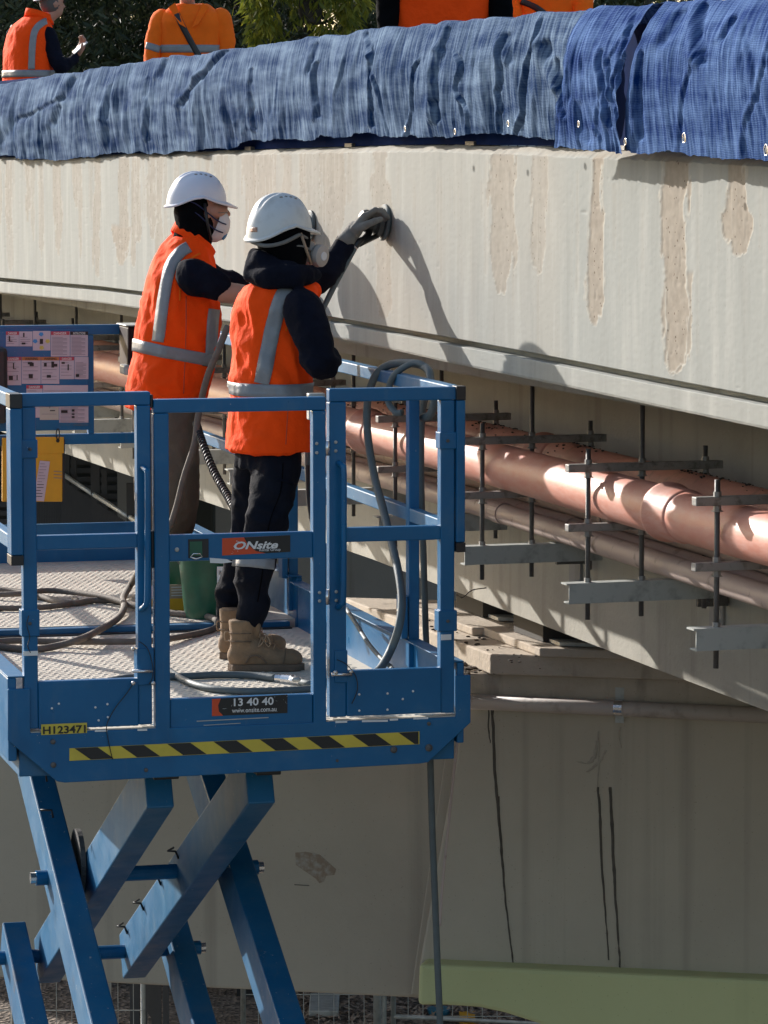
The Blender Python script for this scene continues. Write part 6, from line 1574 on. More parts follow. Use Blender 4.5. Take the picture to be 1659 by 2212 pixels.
boot(w1, PZ(352, 1312, ZF), hdir(1, .12), .29); boot(w1, PZ(320, 1298, ZF), hdir(1, .25), .29)
san1 = thing('orbital_sander', 'black sander pad half hidden behind the helmet of the front worker', 'sander', pad1)
mb = MB(); lathe(mb, pad1, axs, [(.0, .064), (.004, .067), (.012, .067), (.016, .062)], 36); mb.build('sanding_pad', M_RUBBERH, san1)
mb = MB(); lathe(mb, pad1, axs, [(.016, .05), (.04, .05), (.06, .04), (.09, .038), (.1, .001)], 28); o = mb.build('motor_housing', M_BLACKP, san1); smooth_angle(o, 30)
mb = MB(); mb.tube([pad1 + axs * .07, pad1 + axs * .10 + Vector((-.06, 0, -.10))], .014, 10); mb.build('air_handle', M_BLACKP, san1, smooth=True)

# ------------------------------------------------------------------- people on the bridge deck
ZD = 6.062
def deck_person(label, rows, F, Y, mv, ms, headc, arms_, legm=M_DENIM, bands=(), helm=True, seed=1, rho=1.4, hairless=True, vneck=None, beltpx=None, mh=M_HELM):
    s_ = FPX / Y
    t = thing('person', label, 'person', (PY((rows[0][1] + rows[0][2]) / 2, 300, Y).x, Y, ZD)); Sd = sideof(F)
    c0 = PY((rows[0][1] + rows[0][2]) / 2, rows[0][0], Y)
    Hc = headc
    mb = MB(); head(mb, Hc, F); mb.capsule(Hc - Vector((0, 0, .08)), .055, Vector((c0.x, c0.y, Hc.z - .25)), .07)
    mb.loft([(Vector((c0.x, c0.y, ZD + .95)), .10, .15, F, Sd), (Vector((c0.x, c0.y, Hc.z - .3)), .10, .16, F, Sd)], 20)
    for sg in (1, -1):
        mb.capsule(Vector((c0.x, c0.y, ZD + .92)) + Sd * .09 * sg, .08, Vector((c0.x, c0.y, ZD + .5)) + Sd * .11 * sg, .055); mb.capsule(Vector((c0.x, c0.y, ZD + .5)) + Sd * .11 * sg, .055, Vector((c0.x, c0.y, ZD + .1)) + Sd * .12 * sg, .045)
    for ch in arms_:
        for i in range(len(ch) - 1): mb.capsule(ch[i][0], ch[i][1] * .6, ch[i + 1][0], ch[i + 1][1] * .6)
    link_mesh(fuse(mb, .014, 3, parent=t), 'body', M_SKIN, t)
    mb = MB(); mb.loft([(Vector((c0.x, c0.y, ZD + .82)), .13, .17, F, Sd), (Vector((c0.x, c0.y, ZD + 1.0)), .13, .17, F, Sd)], 20)
    for sg in (1, -1):
        mb.capsule(Vector((c0.x, c0.y, ZD + .88)) + Sd * .09 * sg, .10, Vector((c0.x, c0.y, ZD + .5)) + Sd * .11 * sg, .08); mb.capsule(Vector((c0.x, c0.y, ZD + .5)) + Sd * .11 * sg, .08, Vector((c0.x, c0.y, ZD + .12)) + Sd * .12 * sg, .07)
    link_mesh(fuse(mb, .016, 3, wrinkle=.005, parent=t), 'trousers', legm, t)
    for sg in (1, -1):
        mb = MB(); f0 = Vector((c0.x, c0.y, ZD)) + Sd * .12 * sg; mb.capsule(f0 + Vector((0, 0, .06)), .055, f0 + F * .17 + Vector((0, 0, .045)), .045); mb.capsule(f0 + Vector((0, 0, .06)), .055, f0 + Vector((0, 0, .18)), .055); mb.build('boot', M_BOOT, t, smooth=True)
    mb = MB()
    for ch in arms_:
        for i in range(len(ch) - 1): mb.capsule(ch[i][0], ch[i][1], ch[i + 1][0], ch[i + 1][1], 16)
    mb.loft([(Vector((c0.x, c0.y, rows and c0.z + .02)), .11, .15, F, Sd), (Vector((c0.x, c0.y, Hc.z - .25)), .11, .16, F, Sd)], 20)
    sl_ = link_mesh(fuse(mb, .011, 3, wrinkle=.006, wscale=(10, 10, 10), seed=seed, parent=t), 'sleeves', ms, t)
    rows2 = [(r[0], r[1], r[2], Y) for r in rows]
    mb = MB(); mb.loft(secs_from(rows2, F, rho), 28, 2.25)
    vm = fuse(mb, .011, 3, wrinkle=.006, wscale=(7, 7, 4), seed=seed + 3, parent=t); v_ = link_mesh(vm, 'vest' if mv is M_ORANGE else 'shirt', mv, t); bv = bvh_world(vm, t)
    if beltpx:
        cz = PY((rows[0][1] + rows[0][2]) / 2, beltpx, Y); ring_band('waist_band', bv, cz, cz.z - .028, cz.z + .028, M_TAPE, v_, off=.005)
    for b_ in bands: strip('body_band', bv, b_[0], b_[1], b_[2], v_, .006)
    if helm: helmet(t, Hc + Vector((0, 0, .055)) - F * .01, F, 0.0, .132, .112, .135, mh, ribs=False)
    return t, v_, bv, sl_
YA = 30.0
hA = PY(112, 8, YA); FA = hdir(.85, .45)
tA, vA, bA, slA = deck_person('man on the bridge at top left in orange vest, phone in hand', [(196, 6, 118), (150, 6, 116), (110, 8, 114), (75, 14, 114), (58, 24, 112), (45, 40, 106), (36, 52, 98)], FA, YA, M_ORANGE, M_NAVY, hA,
    [[(PY(103, 78, YA - .12), .078), (PY(116, 118, YA - .15), .066), (PY(132, 146, YA - .18), .058), (PY(160, 128, YA - .05), .04), (PY(166, 118, YA), .034)], [(PY(30, 75, YA + .15), .06), (PY(30, 140, YA + .2), .055)]], seed=31, beltpx=160,
    bands=[([(112, 46), (95, 48), (76, 66), (70, 100), (68, 150)], 14, M_TAPE)])
mb = MB(); vs = []; fs = []; n = 30
for k in range(n):
    q = 2 * math.pi * k / n; ftA = (FA * math.cos(.3) - Vector((0, 0, 1)) * math.sin(.3)); SA = sideof(FA)
    for (c, a, b) in ((PY(84, 44, YA), .125, .115), (PY(86, 27, YA), .118, .105)): vs.append(c + ftA * a * math.cos(q) + SA * b * math.sin(q))
for k in range(n): a_ = k * 2; b_ = ((k + 1) % n) * 2; fs.append((a_, b_, b_ + 1, a_ + 1))
mb.add(vs, fs); c_ = mb.build('collar', M_ORANGE, vA, smooth=True); q_ = c_.modifiers.new('thick', 'SOLIDIFY'); q_.thickness = .01
mb = MB(); mb.ellip(hA - FA * .012 + Vector((0, 0, .012)), .092, .083, .10, FA); mb.build('hair', mat('grey_hair', (.10, .09, .085), .9), tA, smooth=True)
mb = MB(); mb.capsule(hA + FA * .10 + Vector((0, 0, .045)) - sideof(FA) * .03, .012, hA + FA * .17 + Vector((0, 0, .02)), .006); 
helmA = [o for o in bpy.data.objects if o.parent == tA and o.name.startswith('helmet')][0]
mb = MB(); mb.prism([hA + Vector((0, 0, .058)) + FA * (.125 + .055 * math.cos(q)) + sideof(FA) * .085 * math.sin(q) for q in np.linspace(-1.6, 1.6, 12)], Vector((0, 0, -.008))); mb.build('helmet_peak', M_ORANGE, helmA, fixn=True)
mb = MB(); mb.ellip(hA + FA * .09 - sideof(FA) * .035 + Vector((0, 0, .015)), .01, .022, .012, FA); mb.build('sunglasses', M_BLK, tA)
hand(tA, PY(164, 120, YA), Vector((.5, .1, .8)), Vector((-.6, -.6, .2)), (.3, .5, .5), M_SKIN, 'hand', 1.0, cuff=False)
ph = thing('mobile_phone', 'white mobile phone held up by the man at top left', 'phone', PY(172, 101, YA - .03))
c = PY(172, 101, YA - .03); u_ = Vector((.72, 0, .62)).normalized(); r_ = Vector((.3, -.85, -.25)).normalized()
mb = MB(); nn_ = u_.cross(r_).normalized(); mb.prism([c + u_ * a_ * .072 + r_ * b_ * .036 for a_, b_ in ((1, 1), (1, -1), (-1, -1), (-1, 1))], nn_ * .008); mb.build('phone_body', M_WHT, ph, bevel=.002, fixn=True)

YB = 27.0; FB = hdir(.12, -1)
hB = PY(404, -22, YB)
M_ORS = M_ORANGE2
tB, vB, bB, slB = deck_person('man on the bridge facing the camera in orange shirt with black shoulder strap', [(150, 344, 480, ), (118, 345, 478), (80, 342, 480), (50, 342, 484), (30, 350, 478), (18, 364, 462), (8, 378, 450)], FB, YB, M_ORS, M_ORS, hB,
    [[(PY(350, 42, YB), .080), (PY(334, 88, YB - .03), .070), (PY(328, 140, YB - .06), .060), (PY(334, 175, YB - .1), .05)], [(PY(476, 42, YB), .082), (PY(488, 90, YB), .072), (PY(486, 135, YB), .062), (PY(478, 170, YB - .05), .05)]], seed=41, beltpx=106, helm=False, rho=1.6,
    bands=[([(382, 30), (395, 58), (412, 90), (430, 122)], 13, M_BLACKP)])
bs = bvh_world(slB.data, tB); strip('sleeve_band', bs, [(316, 98), (330, 102), (345, 107)], 15, M_TAPE, slB, .005)
mb = MB(); mb.ellip(hB + Vector((0, 0, .03)) - FB * .012, .10, .083, .10, FB); mb.build('hair', M_BLACKC, tB, smooth=True)
mb = MB()
for sg in (-1, 1): mb.prism([PY(408 + sg * 6, 60, YB - .165), PY(408 + sg * 30, 6, YB - .10), PY(408 + sg * 44, 16, YB - .09), PY(408 + sg * 20, 52, YB - .165)], Vector((0, -.012, 0)))
co = mb.build('collar', M_ORS, vB, fixn=True)
YC = 19.0; FC = hdir(.25, .95)
hC = PY(960, -250, YC)
tC, vC, bC, slC = deck_person('person at top centre, orange vest and black sleeves above the cloth', [(85, 846, 1052), (40, 846, 1054), (0, 848, 1056), (-60, 850, 1058), (-120, 860, 1056), (-160, 890, 1030)], FC, YC, M_ORANGE, M_BLACKC, hC,
    [[(PY(862, -110, YC), .075), (PY(842, -30, YC - .02), .068), (PY(836, 60, YC - .05), .055), (PY(850, 150, YC - .2), .04)], [(PY(1050, -110, YC), .075), (PY(1076, -20, YC - .02), .072), (PY(1086, 60, YC - .05), .058), (PY(1060, 150, YC - .2), .04)]], seed=51, rho=1.7)
YD_ = 20.0
tD, vD, bD, slD = deck_person('person of whom only an orange hem shows above the cloth', [(90, 1124, 1256), (24, 1124, 1262), (0, 1120, 1262), (-50, 1118, 1262), (-110, 1122, 1258), (-150, 1150, 1230)], hdir(-.3, .9), YD_, M_ORANGE2, M_ORANGE2, PY(1190, -235, YD_),
    [[(PY(1130, -100, YD_), .07), (PY(1108, -20, YD_), .06), (PY(1112, 80, YD_ - .1), .05)], [(PY(1246, -100, YD_), .07), (PY(1262, -40, YD_), .06), (PY(1256, 60, YD_ - .1), .05)]], seed=61, rho=1.6, bands=[([(1120, 0), (1150, 12), (1172, 26), (1190, 44)], 13, M_BLACKP)])

# =================================================================== HOSES, BUCKETS, BOX, POUCH
def hose(name, label, pts, r, m, cat='hose', grp=None, n=12, k=8):
    t = thing(name, label, cat, pts[0], group=grp); mb = MB(); mb.tube(spline(pts, k), r, n); mb.build('hose', m, t, smooth=True); return t
def FL(px, py, h=.015): # on the near deck, the far deck is 3 cm higher
    p = PZ(px, py, ZF + h)
    if (LMI @ p).y > 2.55: p = PZ(px, py, ZF + .03 + h)
    return p
hose('air_hose', 'dusty brown hose looping across the far deck to the boots of the front worker', [FL(-60, 1270), FL(30, 1277), FL(90, 1290), FL(150, 1303), FL(205, 1297), FL(260, 1300), FL(330, 1318), FL(390, 1326), FL(440, 1330), FL(468, 1340), FL(462, 1358), FL(410, 1372), FL(330, 1384, .03), FL(240, 1386, .03), FL(120, 1386, .02), FL(30, 1384, .02), FL(-60, 1392)], .0135, M_BROWNH, grp='brown hoses on the deck')
hose('air_hose', 'dusty brown hose hanging from the rear worker and bending into an S across the deck', [A(492, 705, 15.9), A(470, 760, 15.85), A(446, 820, 15.85), A(428, 900, 15.85), A(420, 960, 15.8), A(398, 1030, 15.8), A(380, 1100, 15.8), A(360, 1150, 15.8), A(310, 1215, 15.9), FL(283, 1262, .05), FL(266, 1292, .03), FL(268, 1312, .03), FL(255, 1335, .02), FL(225, 1355, .04), FL(180, 1378, .05), FL(120, 1396, .02), FL(60, 1403), FL(-40, 1392)], .0145, M_BROWNH, grp='brown hoses on the deck')
hose('air_hose', 'dusty brown hose lying highest across the far deck at the left', [FL(-50, 1285), FL(40, 1283, .03), FL(100, 1276, .03), FL(160, 1280, .03), FL(230, 1290, .035), FL(300, 1312, .02), FL(360, 1322, .015)], .0125, M_BROWNH, grp='brown hoses on the deck')
hose('air_hose', 'short brown hose end curled on the deck at the left below the other loops', [FL(-50, 1312), FL(30, 1314), FL(90, 1312), FL(140, 1306), FL(165, 1299), FL(160, 1292)], .0125, M_BROWNH, grp='brown hoses on the deck')
hose('deck_air_hose', 'grey-green hose crossing the near deck behind the gate to a metal coupling', [FL(170, 1496, -.01), FL(215, 1478), FL(265, 1466), FL(330, 1462), FL(400, 1461), FL(470, 1458), FL(540, 1459), FL(595, 1465)], .0145, M_RUBBERH, grp='grey hoses on the near deck')
hose('deck_air_hose', 'grey-green hose curving from the gate stile to the right along the near deck', [FL(330, 1420), FL(352, 1440, .02), FL(400, 1470), FL(450, 1486), FL(520, 1493), FL(600, 1492), FL(680, 1488)], .0135, M_RUBBERH, grp='grey hoses on the near deck')
cp = thing('hose_coupling', 'shiny metal claw coupling joining hoses on the near deck behind the gate', 'coupling', FL(625, 1468))
mb = MB(); mb.tube([FL(596, 1465), FL(612, 1466), FL(613, 1467), FL(632, 1469), FL(633, 1470), FL(652, 1473)], [.016, .016, .021, .021, .017, .015], 14); o = mb.build('coupling_body', M_ZINC, cp)
mb = MB(); mb.ellip(FL(640, 1468, .032), .018, .010, .010, Vector((1, .1, 0))); mb.build('claw', M_STEEL, cp, smooth=True)
hose('deck_air_hose', 'short grey hose leading right from the metal coupling', [FL(650, 1473), FL(668, 1477), FL(690, 1476), FL(720, 1470)], .0135, M_RUBBERH, grp='grey hoses on the near deck')
# hose draped over the right rail
def X_(x, y): return ((1000 + x / 1.301) / 1.823, (1400 + y / 1.301) / 1.823)
RLX = LX1 - .02
def over(px, py, yy): # on a longitudinal vertical plane just inside the right rail
    return PPL(px, py, LM @ Vector((RLX + yy, 0, 0)), LM.to_3x3() @ Vector((1, 0, 0)))
pts = [(600, 1640, -.25), (650, 1600, -.2), (705, 1500, -.14), (745, 1380, -.12), (757, 1250, -.1), (740, 1110, -.09), (705, 960, -.08), (660, 780, -.07), (622, 640, -.06), (592, 480, -.05), (578, 330, -.045), (588, 200, -.04), (625, 100, -.03), (690, 50, .0), (770, 38, .03), (850, 48, .055), (895, 78, .06), (905, 130, .055), (925, 220, .05), (905, 300, .05), (860, 318, .04)]
hose('draped_hose', 'grey-green hose looping over the right rail and down to the near deck corner', [over(*X_(x, y), q) for x, y, q in pts], .0155, M_RUBBERH, grp='hoses hung over the right rail', n=14)
pts = [(700, 300, -.02), (685, 230, -.04), (695, 150, -.04), (720, 100, -.03), (770, 60, .0), (830, 38, .035), (880, 60, .06), (905, 120, .07), (890, 190, .07), (868, 260, .07), (857, 420, .07), (858, 700, .07), (868, 1000, .08), (875, 1250, .09), (885, 1520, .10)]
P_ = [over(*X_(x, y), q) for x, y, q in pts]
P_ = [over(*X_(760, 290), .0), over(*X_(725, 290), -.02)] + P_[1:]
P_ += [PY(931, 1500, 13.30), PY(929, 1600, 13.31), PY(931, 1700, 13.31), PY(934, 1800, 13.32), PY(940, 1950, 13.33), PY(945, 2080, 13.34), PY(950, 2200, 13.35), PY(956, 2400, 13.36), PY(970, 3000, 13.4)]
hose('draped_hose', 'grey-green hose coiled once over the right rail, hanging far down in front of the pier', P_, .0125, M_RUBBERH, grp='hoses hung over the right rail', n=12)
hose('thin_rope', 'thin pale line hanging slanted behind the long hanging hose', [PY(988, 1600, 14.2), PY(972, 1750, 14.2), PY(957, 1900, 14.2), PY(950, 2000, 14.2)], .006, M_COND, cat='rope')
hose('black_cable', 'slim black cable running down inside the corner behind the right gate stile', [A(664, 950, 14.9), A(664, 1010, 14.9), A(667, 1080, 14.88), A(675, 1130, 14.86), A(681, 1160, 14.85)], .010, M_BLACKP, cat='cable')
hose('slack_hose', 'slim grey hose slanting down to the near right deck corner', [over(*X_(475, 1300), -.1), over(*X_(520, 1370), -.12), over(*X_(590, 1480), -.14), over(*X_(660, 1560), -.16), over(*X_(705, 1600), -.14), over(*X_(690, 1625), -.2), over(*X_(640, 1630), -.25)], .0085, M_RUBBERH, grp=None)
# coiled black cable
cc_ = thing('coiled_cable', 'black coiled control cable hanging between the two workers', 'cable', A(468, 1010, 15.6))
c0 = A(424, 915, 15.9); c1 = A(514, 1112, 14.95); mid = A(462, 1018, 15.4)
axp = spline([c0, A(436, 952, 15.75), mid, A(492, 1072, 15.1), c1], 40)
pts = []; nT = 42
for i in range(nT * 9):
    t = i / (nT * 9.0) * (len(axp) - 1.001); k = int(t); p = axp[k].lerp(axp[k + 1], t - k); tg = (axp[k + 1] - axp[k]).normalized(); a_ = tg.cross(Vector((0, 1, 0))).normalized(); b_ = tg.cross(a_)
    q = i / 9.0 * 2 * math.pi; pts.append(p + (a_ * math.cos(q) + b_ * math.sin(q)) * .0145)
mb = MB(); mb.tube(pts, .0048, 6); mb.build('coil', M_BLACKP, cc_, smooth=True)
# buckets
def bucket(label, px, py, h, r0, r1, lab=False):
    p = FL(px, py, .0); t = thing('bucket', label, 'bucket', p, group='green plastic buckets on the deck'); n = 36
    prof = [(0.001, r0 * .96), (.008, r0), (h * .86, r0 + (r1 - r0) * .86), (h * .862, r1 + .004), (h * .9, r1 + .004), (h * .905, r1 - .001), (h - .008, r1), (h - .006, r1 + .006), (h, r1 + .006), (h, r1 - .002), (h * .5, (r0 + r1) / 2 - .004), (.012, r0 - .004), (.0125, .001)]
    mb = MB(); mb.tube([p + Vector((0, 0, z)) for z, r in prof], [r for z, r in prof], n, False); o = mb.build('pail', M_GREENB, t); smooth_angle(o, 30)
    pts = [p + Vector((math.cos(a_) * (r1 + .008), -.02 - .03 * math.sin(a_) * .5, h * .88 - .075 * math.sin(a_))) for a_ in np.linspace(0, math.pi, 14)]
    mb = MB(); mb.tube(pts, .0035, 6); mb.build('handle', M_ROD, t, smooth=True)
    if lab:
        mb = MB(); c = p + Vector((.06, -r1 * .985, h * .66)); mb.prism([c + Vector((a_, abs(a_) * .0, b_)) for a_, b_ in ((-.02, -.04), (.025, -.04), (.025, .03), (-.02, .03))], Vector((0, .002, 0))); l_ = mb.build('price_label', M_WHT, t, fixn=True)
        for k in range(6):
            mb = MB(); x_ = -.012 + k * .0055; mb.prism([c + Vector((a_, -.0012, b_)) for a_, b_ in ((x_, -.005), (x_ + .0025, -.005), (x_ + .0025, .014), (x_, .014))], Vector((0, .0005, 0))); mb.build('bar', M_BLK, l_, fixn=True)
    return t
bucket('green plastic bucket standing nearer to the front worker, label on its rim', 452, 1333, .305, .105, .135, True)
bucket('green plastic bucket partly hidden behind the other green one', 412, 1312, .29, .105, .135)
# cardboard box with yellow lower half
bx = thing('cardboard_box', 'open cardboard carton with white and yellow print on the deck behind the gate', 'box', FL(358, 1320, 0))
q0 = FL(312, 1322, 0); q1 = FL(409, 1319, 0); dx = (q1 - q0); dx.z = 0; dy = Vector((-dx.y, dx.x, 0)).normalized() * .20 + dx.normalized() * .02; hB_ = .115
nm = ['front_panel', 'side_panel', 'rear_panel', 'side_panel']
ring = [q0, q0 + dx, q0 + dx + dy, q0 + dy]
for k in range(4):
    a_, b_ = ring[k], ring[(k + 1) % 4]; inn = ((ring[0] + ring[2]) / 2 - (a_ + b_) / 2).normalized() * .004
    mb = MB(); mb.prism([a_, b_, b_ + Vector((0, 0, hB_)), a_ + Vector((0, 0, hB_))], inn); mb.build(nm[k], M_CARD, bx, fixn=True)
mb = MB(); mb.prism([q0 + Vector((0, 0, .002)), q0 + dx + Vector((0, 0, .002)), q0 + dx + dy + Vector((0, 0, .002)), q0 + dy + Vector((0, 0, .002))], Vector((0, 0, .003))); mb.build('base', M_CARD, bx, fixn=True)
fn = -dy.normalized() * .0012
mb = MB(); mb.prism([q0 + fn, q0 + dx + fn, q0 + dx + fn + Vector((0, 0, .055)), q0 + fn + Vector((0, 0, .055))], fn * .3); mb.build('yellow_print', M_POUCH, bx, fixn=True)
mb = MB(); mb.prism([q0 + fn + Vector((0, 0, .056)), q0 + dx * .55 + fn + Vector((0, 0, .056)), q0 + dx * .55 + fn + Vector((0, 0, .113)), q0 + fn + Vector((0, 0, .113))], fn * .3); mb.build('white_print', M_PAPER, bx, fixn=True)
for k in range(4):
    z = .066 + k * .012; mb = MB(); mb.prism([q0 + dx * .6 + fn + Vector((0, 0, z)), q0 + dx * .95 + fn + Vector((0, 0, z)), q0 + dx * .95 + fn + Vector((0, 0, z + .003)), q0 + dx * .6 + fn + Vector((0, 0, z + .003))], fn * .3); mb.build('print_line', M_MASK, bx, fixn=True)
# yellow document pouches on the far mid rail
def pouch(label, x0, x1, y0, y1, doc):
    t = thing('document_pouch', label, 'document pouch', FP((x0 + x1) / 2, y0, FYC - .02), group='yellow document pouches')
    mb = MB(); mb.prism([FP(x, y, FYC - .03) for x, y in ((x0, y0), (x0, y1), (x1, y1), (x1, y0))], LYD * .022); mb.build('pouch_body', M_POUCH, t, bevel=.004, fixn=True)
    mb = MB(); mb.prism([FP(x, y, FYC - .034) for x, y in ((x0, y0 - 1), (x0, y0 + 34), (x1 + 3, y0 + 34), (x1 + 3, y0 - 1))], LYD * .0035); mb.build('flap', M_POUCH, t, bevel=.001, fixn=True)
    mb = MB(); mb.prism([FP(x, y, FYC - .026) for x, y in ((x1, y0 + 2), (x1, y1 - 2), (x1 + 5, y1 - 4), (x1 + 5, y0 + 4))], LYD * .015); mb.build('side_edge', M_BLACKP, t, fixn=True)
    for x in ((x0 + 8, x1 - 10) if x1 - x0 > 60 else (x1 - 12,)):
        mb = MB(); c = FP(x, y0 + 2, FYC - .04); mb.tube([c + Vector((.008 * math.cos(a_), 0, .02 + .026 * math.sin(a_))) for a_ in np.linspace(0, 6.28, 12, endpoint=False)], .003, 6, closed=True); mb.build('ring', M_BLACKP, t, smooth=True)
        mb = MB(); mb.ellip(FP(x, y0 + 7, FYC - .036), .004, .009, .009, LYD, n=10, m=6); mb.build('eyelet', M_BLK, t)
    if doc:
        mb = MB(); mb.prism([FP(x, y, FYC - .0345) for x, y in ((86, 995), (72, 1081), (95, 1083), (108, 997))], LYD * .001); d_ = mb.build('inserted_sheet', M_PAPER, t, fixn=True)
        for k in range(12):
            yy = 1001 + k * 6.4; xx = 87 - k * 1.0; w_ = 15 if k % 3 else 10; mb = MB(); mb.prism([FP(x, y, FYC - .0358) for x, y in ((xx, yy), (xx, yy + 1.4), (xx + w_, yy + 1.8), (xx + w_, yy + .4))], LYD * .0004); mb.build('written_line', M_GREYPR if k < 7 else M_BLK, d_, fixn=True)
        for k in range(3):
            mb = MB(); mb.prism([FP(x, y, FYC - .032) for x, y in ((116, 1017 + k * 7), (116, 1019 + k * 7), (134, 1020 + k * 7), (134, 1018 + k * 7))], LYD * .0012); mb.build('print_line', M_CARD, t, fixn=True)
    return t
pouch('yellow document pouch with a handwritten sheet, hung on the far rail under the notice board', 64, 135, 945, 1084, True)
pouch('yellow document pouch at the left edge, left of the one with the sheet', 5, 42, 947, 1084, False)
# small lanyard wires on the near rails
for i, (pp_, lb_) in enumerate((([(287, 1478), (272, 1500), (252, 1525), (237, 1550), (230, 1570), (234, 1600), (243, 1640)], 'thin dark wire hanging slack over the left toe plate and hazard tape'), ([(62, 1330), (58, 1350), (64, 1375), (60, 1395), (66, 1410)], 'thin dark lanyard on the left near post'),
                                ([(300, 1385), (318, 1400), (328, 1430), (330, 1460), (322, 1478)], 'thin dark lanyard looped at the sleeve left of the gate'), ([(728, 1425), (748, 1435), (768, 1460), (772, 1490), (760, 1520)], 'thin dark lanyard looped at the sleeve right of the gate'))):
    hose('lanyard_wire', lb_, [LP(x, y, -.022) for x, y in pp_], .0017, M_BLACKP, cat='wire', grp='thin wires on the near rails', n=6)
hose('bent_tie_wire', 'thin bent wire sticking out of the lift rail towards the girder', [LP(987, 1285, .1), LP(1000, 1290, .2), LP(1020, 1275, .3), LP(1050, 1270, .4)], .002, M_BLACKP, cat='wire', n=6)

# =================================================================== TREES behind the bridge
def leafmat(name, c1, c2, tr=.35):
    m = bpy.data.materials.new(name); m.use_nodes = True; nt = m.node_tree; N = nt.nodes; L = nt.links; b = N['Principled BSDF']; b.inputs['Roughness'].default_value = .55
    g = N.new('ShaderNodeNewGeometry'); r = N.new('ShaderNodeValToRGB'); r.color_ramp.elements[0].color = (*c1, 1); r.color_ramp.elements[1].color = (*c2, 1)
    L.new(g.outputs['Random Per Island'], r.inputs[0]); L.new(r.outputs[0], b.inputs['Base Color'])
    t = N.new('ShaderNodeBsdfTranslucent'); L.new(r.outputs[0], t.inputs[0]); mx = N.new('ShaderNodeMixShader'); mx.inputs[0].default_value = tr
    L.new(b.outputs[0], mx.inputs[1]); L.new(t.outputs[0], mx.inputs[2]); L.new(mx.outputs[0], N['Material Output'].inputs[0]); return m
M_LEAFD = leafmat('dark_drooping_leaves', (0.014, 0.024, 0.010), (0.075, 0.088, 0.034), .25)
M_LEAFY = leafmat('yellow_green_leaves', (0.10, 0.13, 0.016), (0.30, 0.29, 0.035), .55)
M_BARK = mat('bark', (0.06, 0.05, 0.04), .95, 0, .3, 8, .5, 30)
def tree(label, x, y, h, blobs, nl, m, seed, leaf=(.10, .20), grp='trees behind the bridge', droop=.7):
    t = thing('tree', label, 'tree', (x, y, 0), group=grp); r = np.random.default_rng(seed)
    mb = MB(); mb.tube(spline([(x, y, -.1), (x + .1, y, h * .25), (x - .15, y + .1, h * .5), (x, y, h * .8)], 6), list(np.linspace(.32, .10, 19)), 10); mb.build('trunk', M_BARK, t, smooth=True)
    vs = []; fs = []
    for (bx_, by_, bz_, br, bh) in blobs:
        p1 = Vector((bx_, by_, bz_)); p0 = Vector((x, y, max(1.0, bz_ - br * 1.2)))
        mb = MB(); mb.tube(spline([p0, p0.lerp(p1, .5) + Vector((0, 0, .3)), p1], 4), list(np.linspace(.11, .03, 9)), 6); mb.build('limb', M_BARK, t, smooth=True)
    n = int(nl / len(blobs)); V = []; 
    for (bx_, by_, bz_, br, bh) in blobs:
        ncl = 46; cl_ = r.normal(size=(ncl, 3)); cl_ /= np.linalg.norm(cl_, axis=1)[:, None]; cl_ *= r.uniform(.45, 1.0, (ncl, 1)); k = r.integers(0, ncl, n)
        P = cl_[k] * np.array([br, br, bh]) + r.normal(size=(n, 3)) * np.array([.22, .22, .40]) * br * .42
        P += np.array([bx_, by_, bz_])
        a_ = r.uniform(0, 2 * np.pi, n); dn = -r.uniform(droop * .4, droop * 1.6, n)
        d = np.stack([np.cos(a_), np.sin(a_), dn], 1); d += .8 * np.stack([cl_[k][:, 0], cl_[k][:, 1], 0 * a_], 1); d /= np.linalg.norm(d, axis=1)[:, None]
        s_ = np.cross(d, r.normal(size=(n, 3))); s_ /= np.linalg.norm(s_, axis=1)[:, None]; L_ = r.uniform(*leaf, n)[:, None]; w_ = L_ * .11
        V.append(np.stack([P, P + d * L_ * .45 + s_ * w_, P + d * L_, P + d * L_ * .45 - s_ * w_], 1))
    V = np.concatenate(V).reshape(-1, 3) - np.array([x, y, 0]); nf = len(V) // 4
    me = bpy.data.meshes.new('crown'); me.vertices.add(len(V)); me.vertices.foreach_set('co', V.reshape(-1)); me.loops.add(nf * 4); me.loops.foreach_set('vertex_index', np.arange(nf * 4, dtype=np.int32)); me.polygons.add(nf); me.polygons.foreach_set('loop_start', np.arange(0, nf * 4, 4, dtype=np.int32)); me.update(calc_edges=True)
    link_mesh(me, 'crown', m, t)
    return t
tree('dense dark drooping evergreen filling the gap above the cloth at the far left', -5.6, 44, 12, [(-6.5, 44, 8.2, 2.6, 3.2), (-4.4, 43.5, 8.0, 2.2, 3.0), (-5.5, 45, 5.5, 2.6, 2.6), (-5.2, 44.5, 11, 2.4, 2.5)], 60000, M_LEAFD, 1)
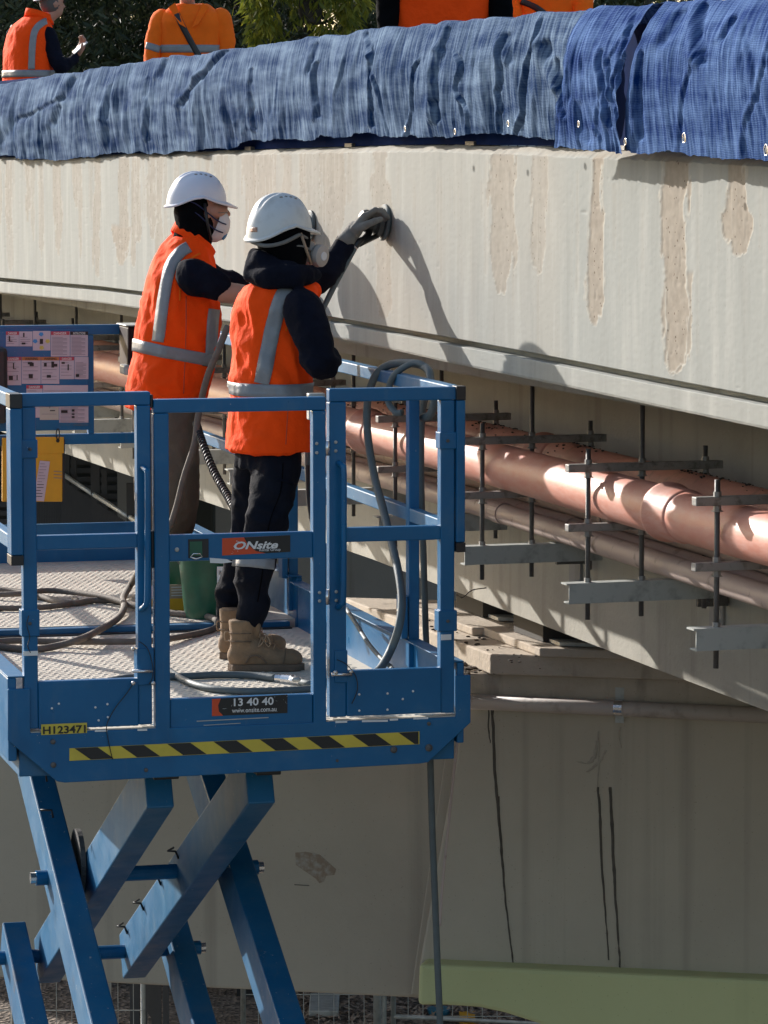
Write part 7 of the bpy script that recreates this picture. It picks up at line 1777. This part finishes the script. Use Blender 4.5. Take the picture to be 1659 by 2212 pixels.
tree('dense dark drooping evergreen right behind the man with the shoulder strap', -1.6, 45, 12, [(-2.6, 44, 8.0, 2.2, 3.0), (-.8, 44, 8.2, 2.2, 3.0), (-1.6, 46, 5.5, 2.8, 2.6), (-1.5, 45, 11, 2.6, 2.5)], 60000, M_LEAFD, 2)
tree('dark evergreen behind the vest of the person at top centre', 2.6, 46, 12, [(1.2, 45, 8.0, 2.2, 3.0), (3.2, 45, 8.4, 2.6, 3.2), (2.6, 46, 5.5, 2.8, 2.6), (2.6, 46, 11, 2.6, 2.5)], 45000, M_LEAFD, 3)
tree('yellow-green weeping tree with sunlit leaves behind the cloth left of centre', -.75, 38, 9.5, [(-1.15, 38, 8.35, .40, .75), (-.80, 37.8, 8.6, .5, .7), (-.45, 38.1, 8.3, .4, .7), (-.15, 38, 8.7, .4, .5), (-.8, 38.1, 9.6, 1.3, .8)], 9000, M_LEAFY, 4, leaf=(.09, .17), droop=1.3)
r = np.random.default_rng(77)
# wall of foliage farther off closes the view to the sky
n = 90000; P = np.stack([r.uniform(-14, 16, n), r.uniform(56, 62, n), r.uniform(0.2, 15, n)], 1); P[:, 2] *= (.8 + .25 * np.sin(P[:, 0] * .9) + .1 * np.sin(P[:, 0] * 2.3))
a_ = r.uniform(0, 2 * np.pi, n); d = np.stack([np.cos(a_), np.sin(a_), -r.uniform(.2, 1.6, n)], 1); d /= np.linalg.norm(d, axis=1)[:, None]; s_ = np.cross(d, r.normal(size=(n, 3))); s_ /= np.linalg.norm(s_, axis=1)[:, None]; L_ = r.uniform(.3, .6, n)[:, None]
V = np.stack([P, P + d * L_ * .45 + s_ * L_ * .2, P + d * L_, P + d * L_ * .45 - s_ * L_ * .2], 1).reshape(-1, 3)
me = bpy.data.meshes.new('far_foliage'); me.vertices.add(len(V)); me.vertices.foreach_set('co', V.reshape(-1)); me.loops.add(n * 4); me.loops.foreach_set('vertex_index', np.arange(n * 4, dtype=np.int32)); me.polygons.add(n); me.polygons.foreach_set('loop_start', np.arange(0, n * 4, 4, dtype=np.int32)); me.update(calc_edges=True)
o = link_mesh(me, 'far_foliage', M_LEAFD, None); tag(o, kind='stuff', label='mass of dark foliage far behind the trees')

collect_kids()
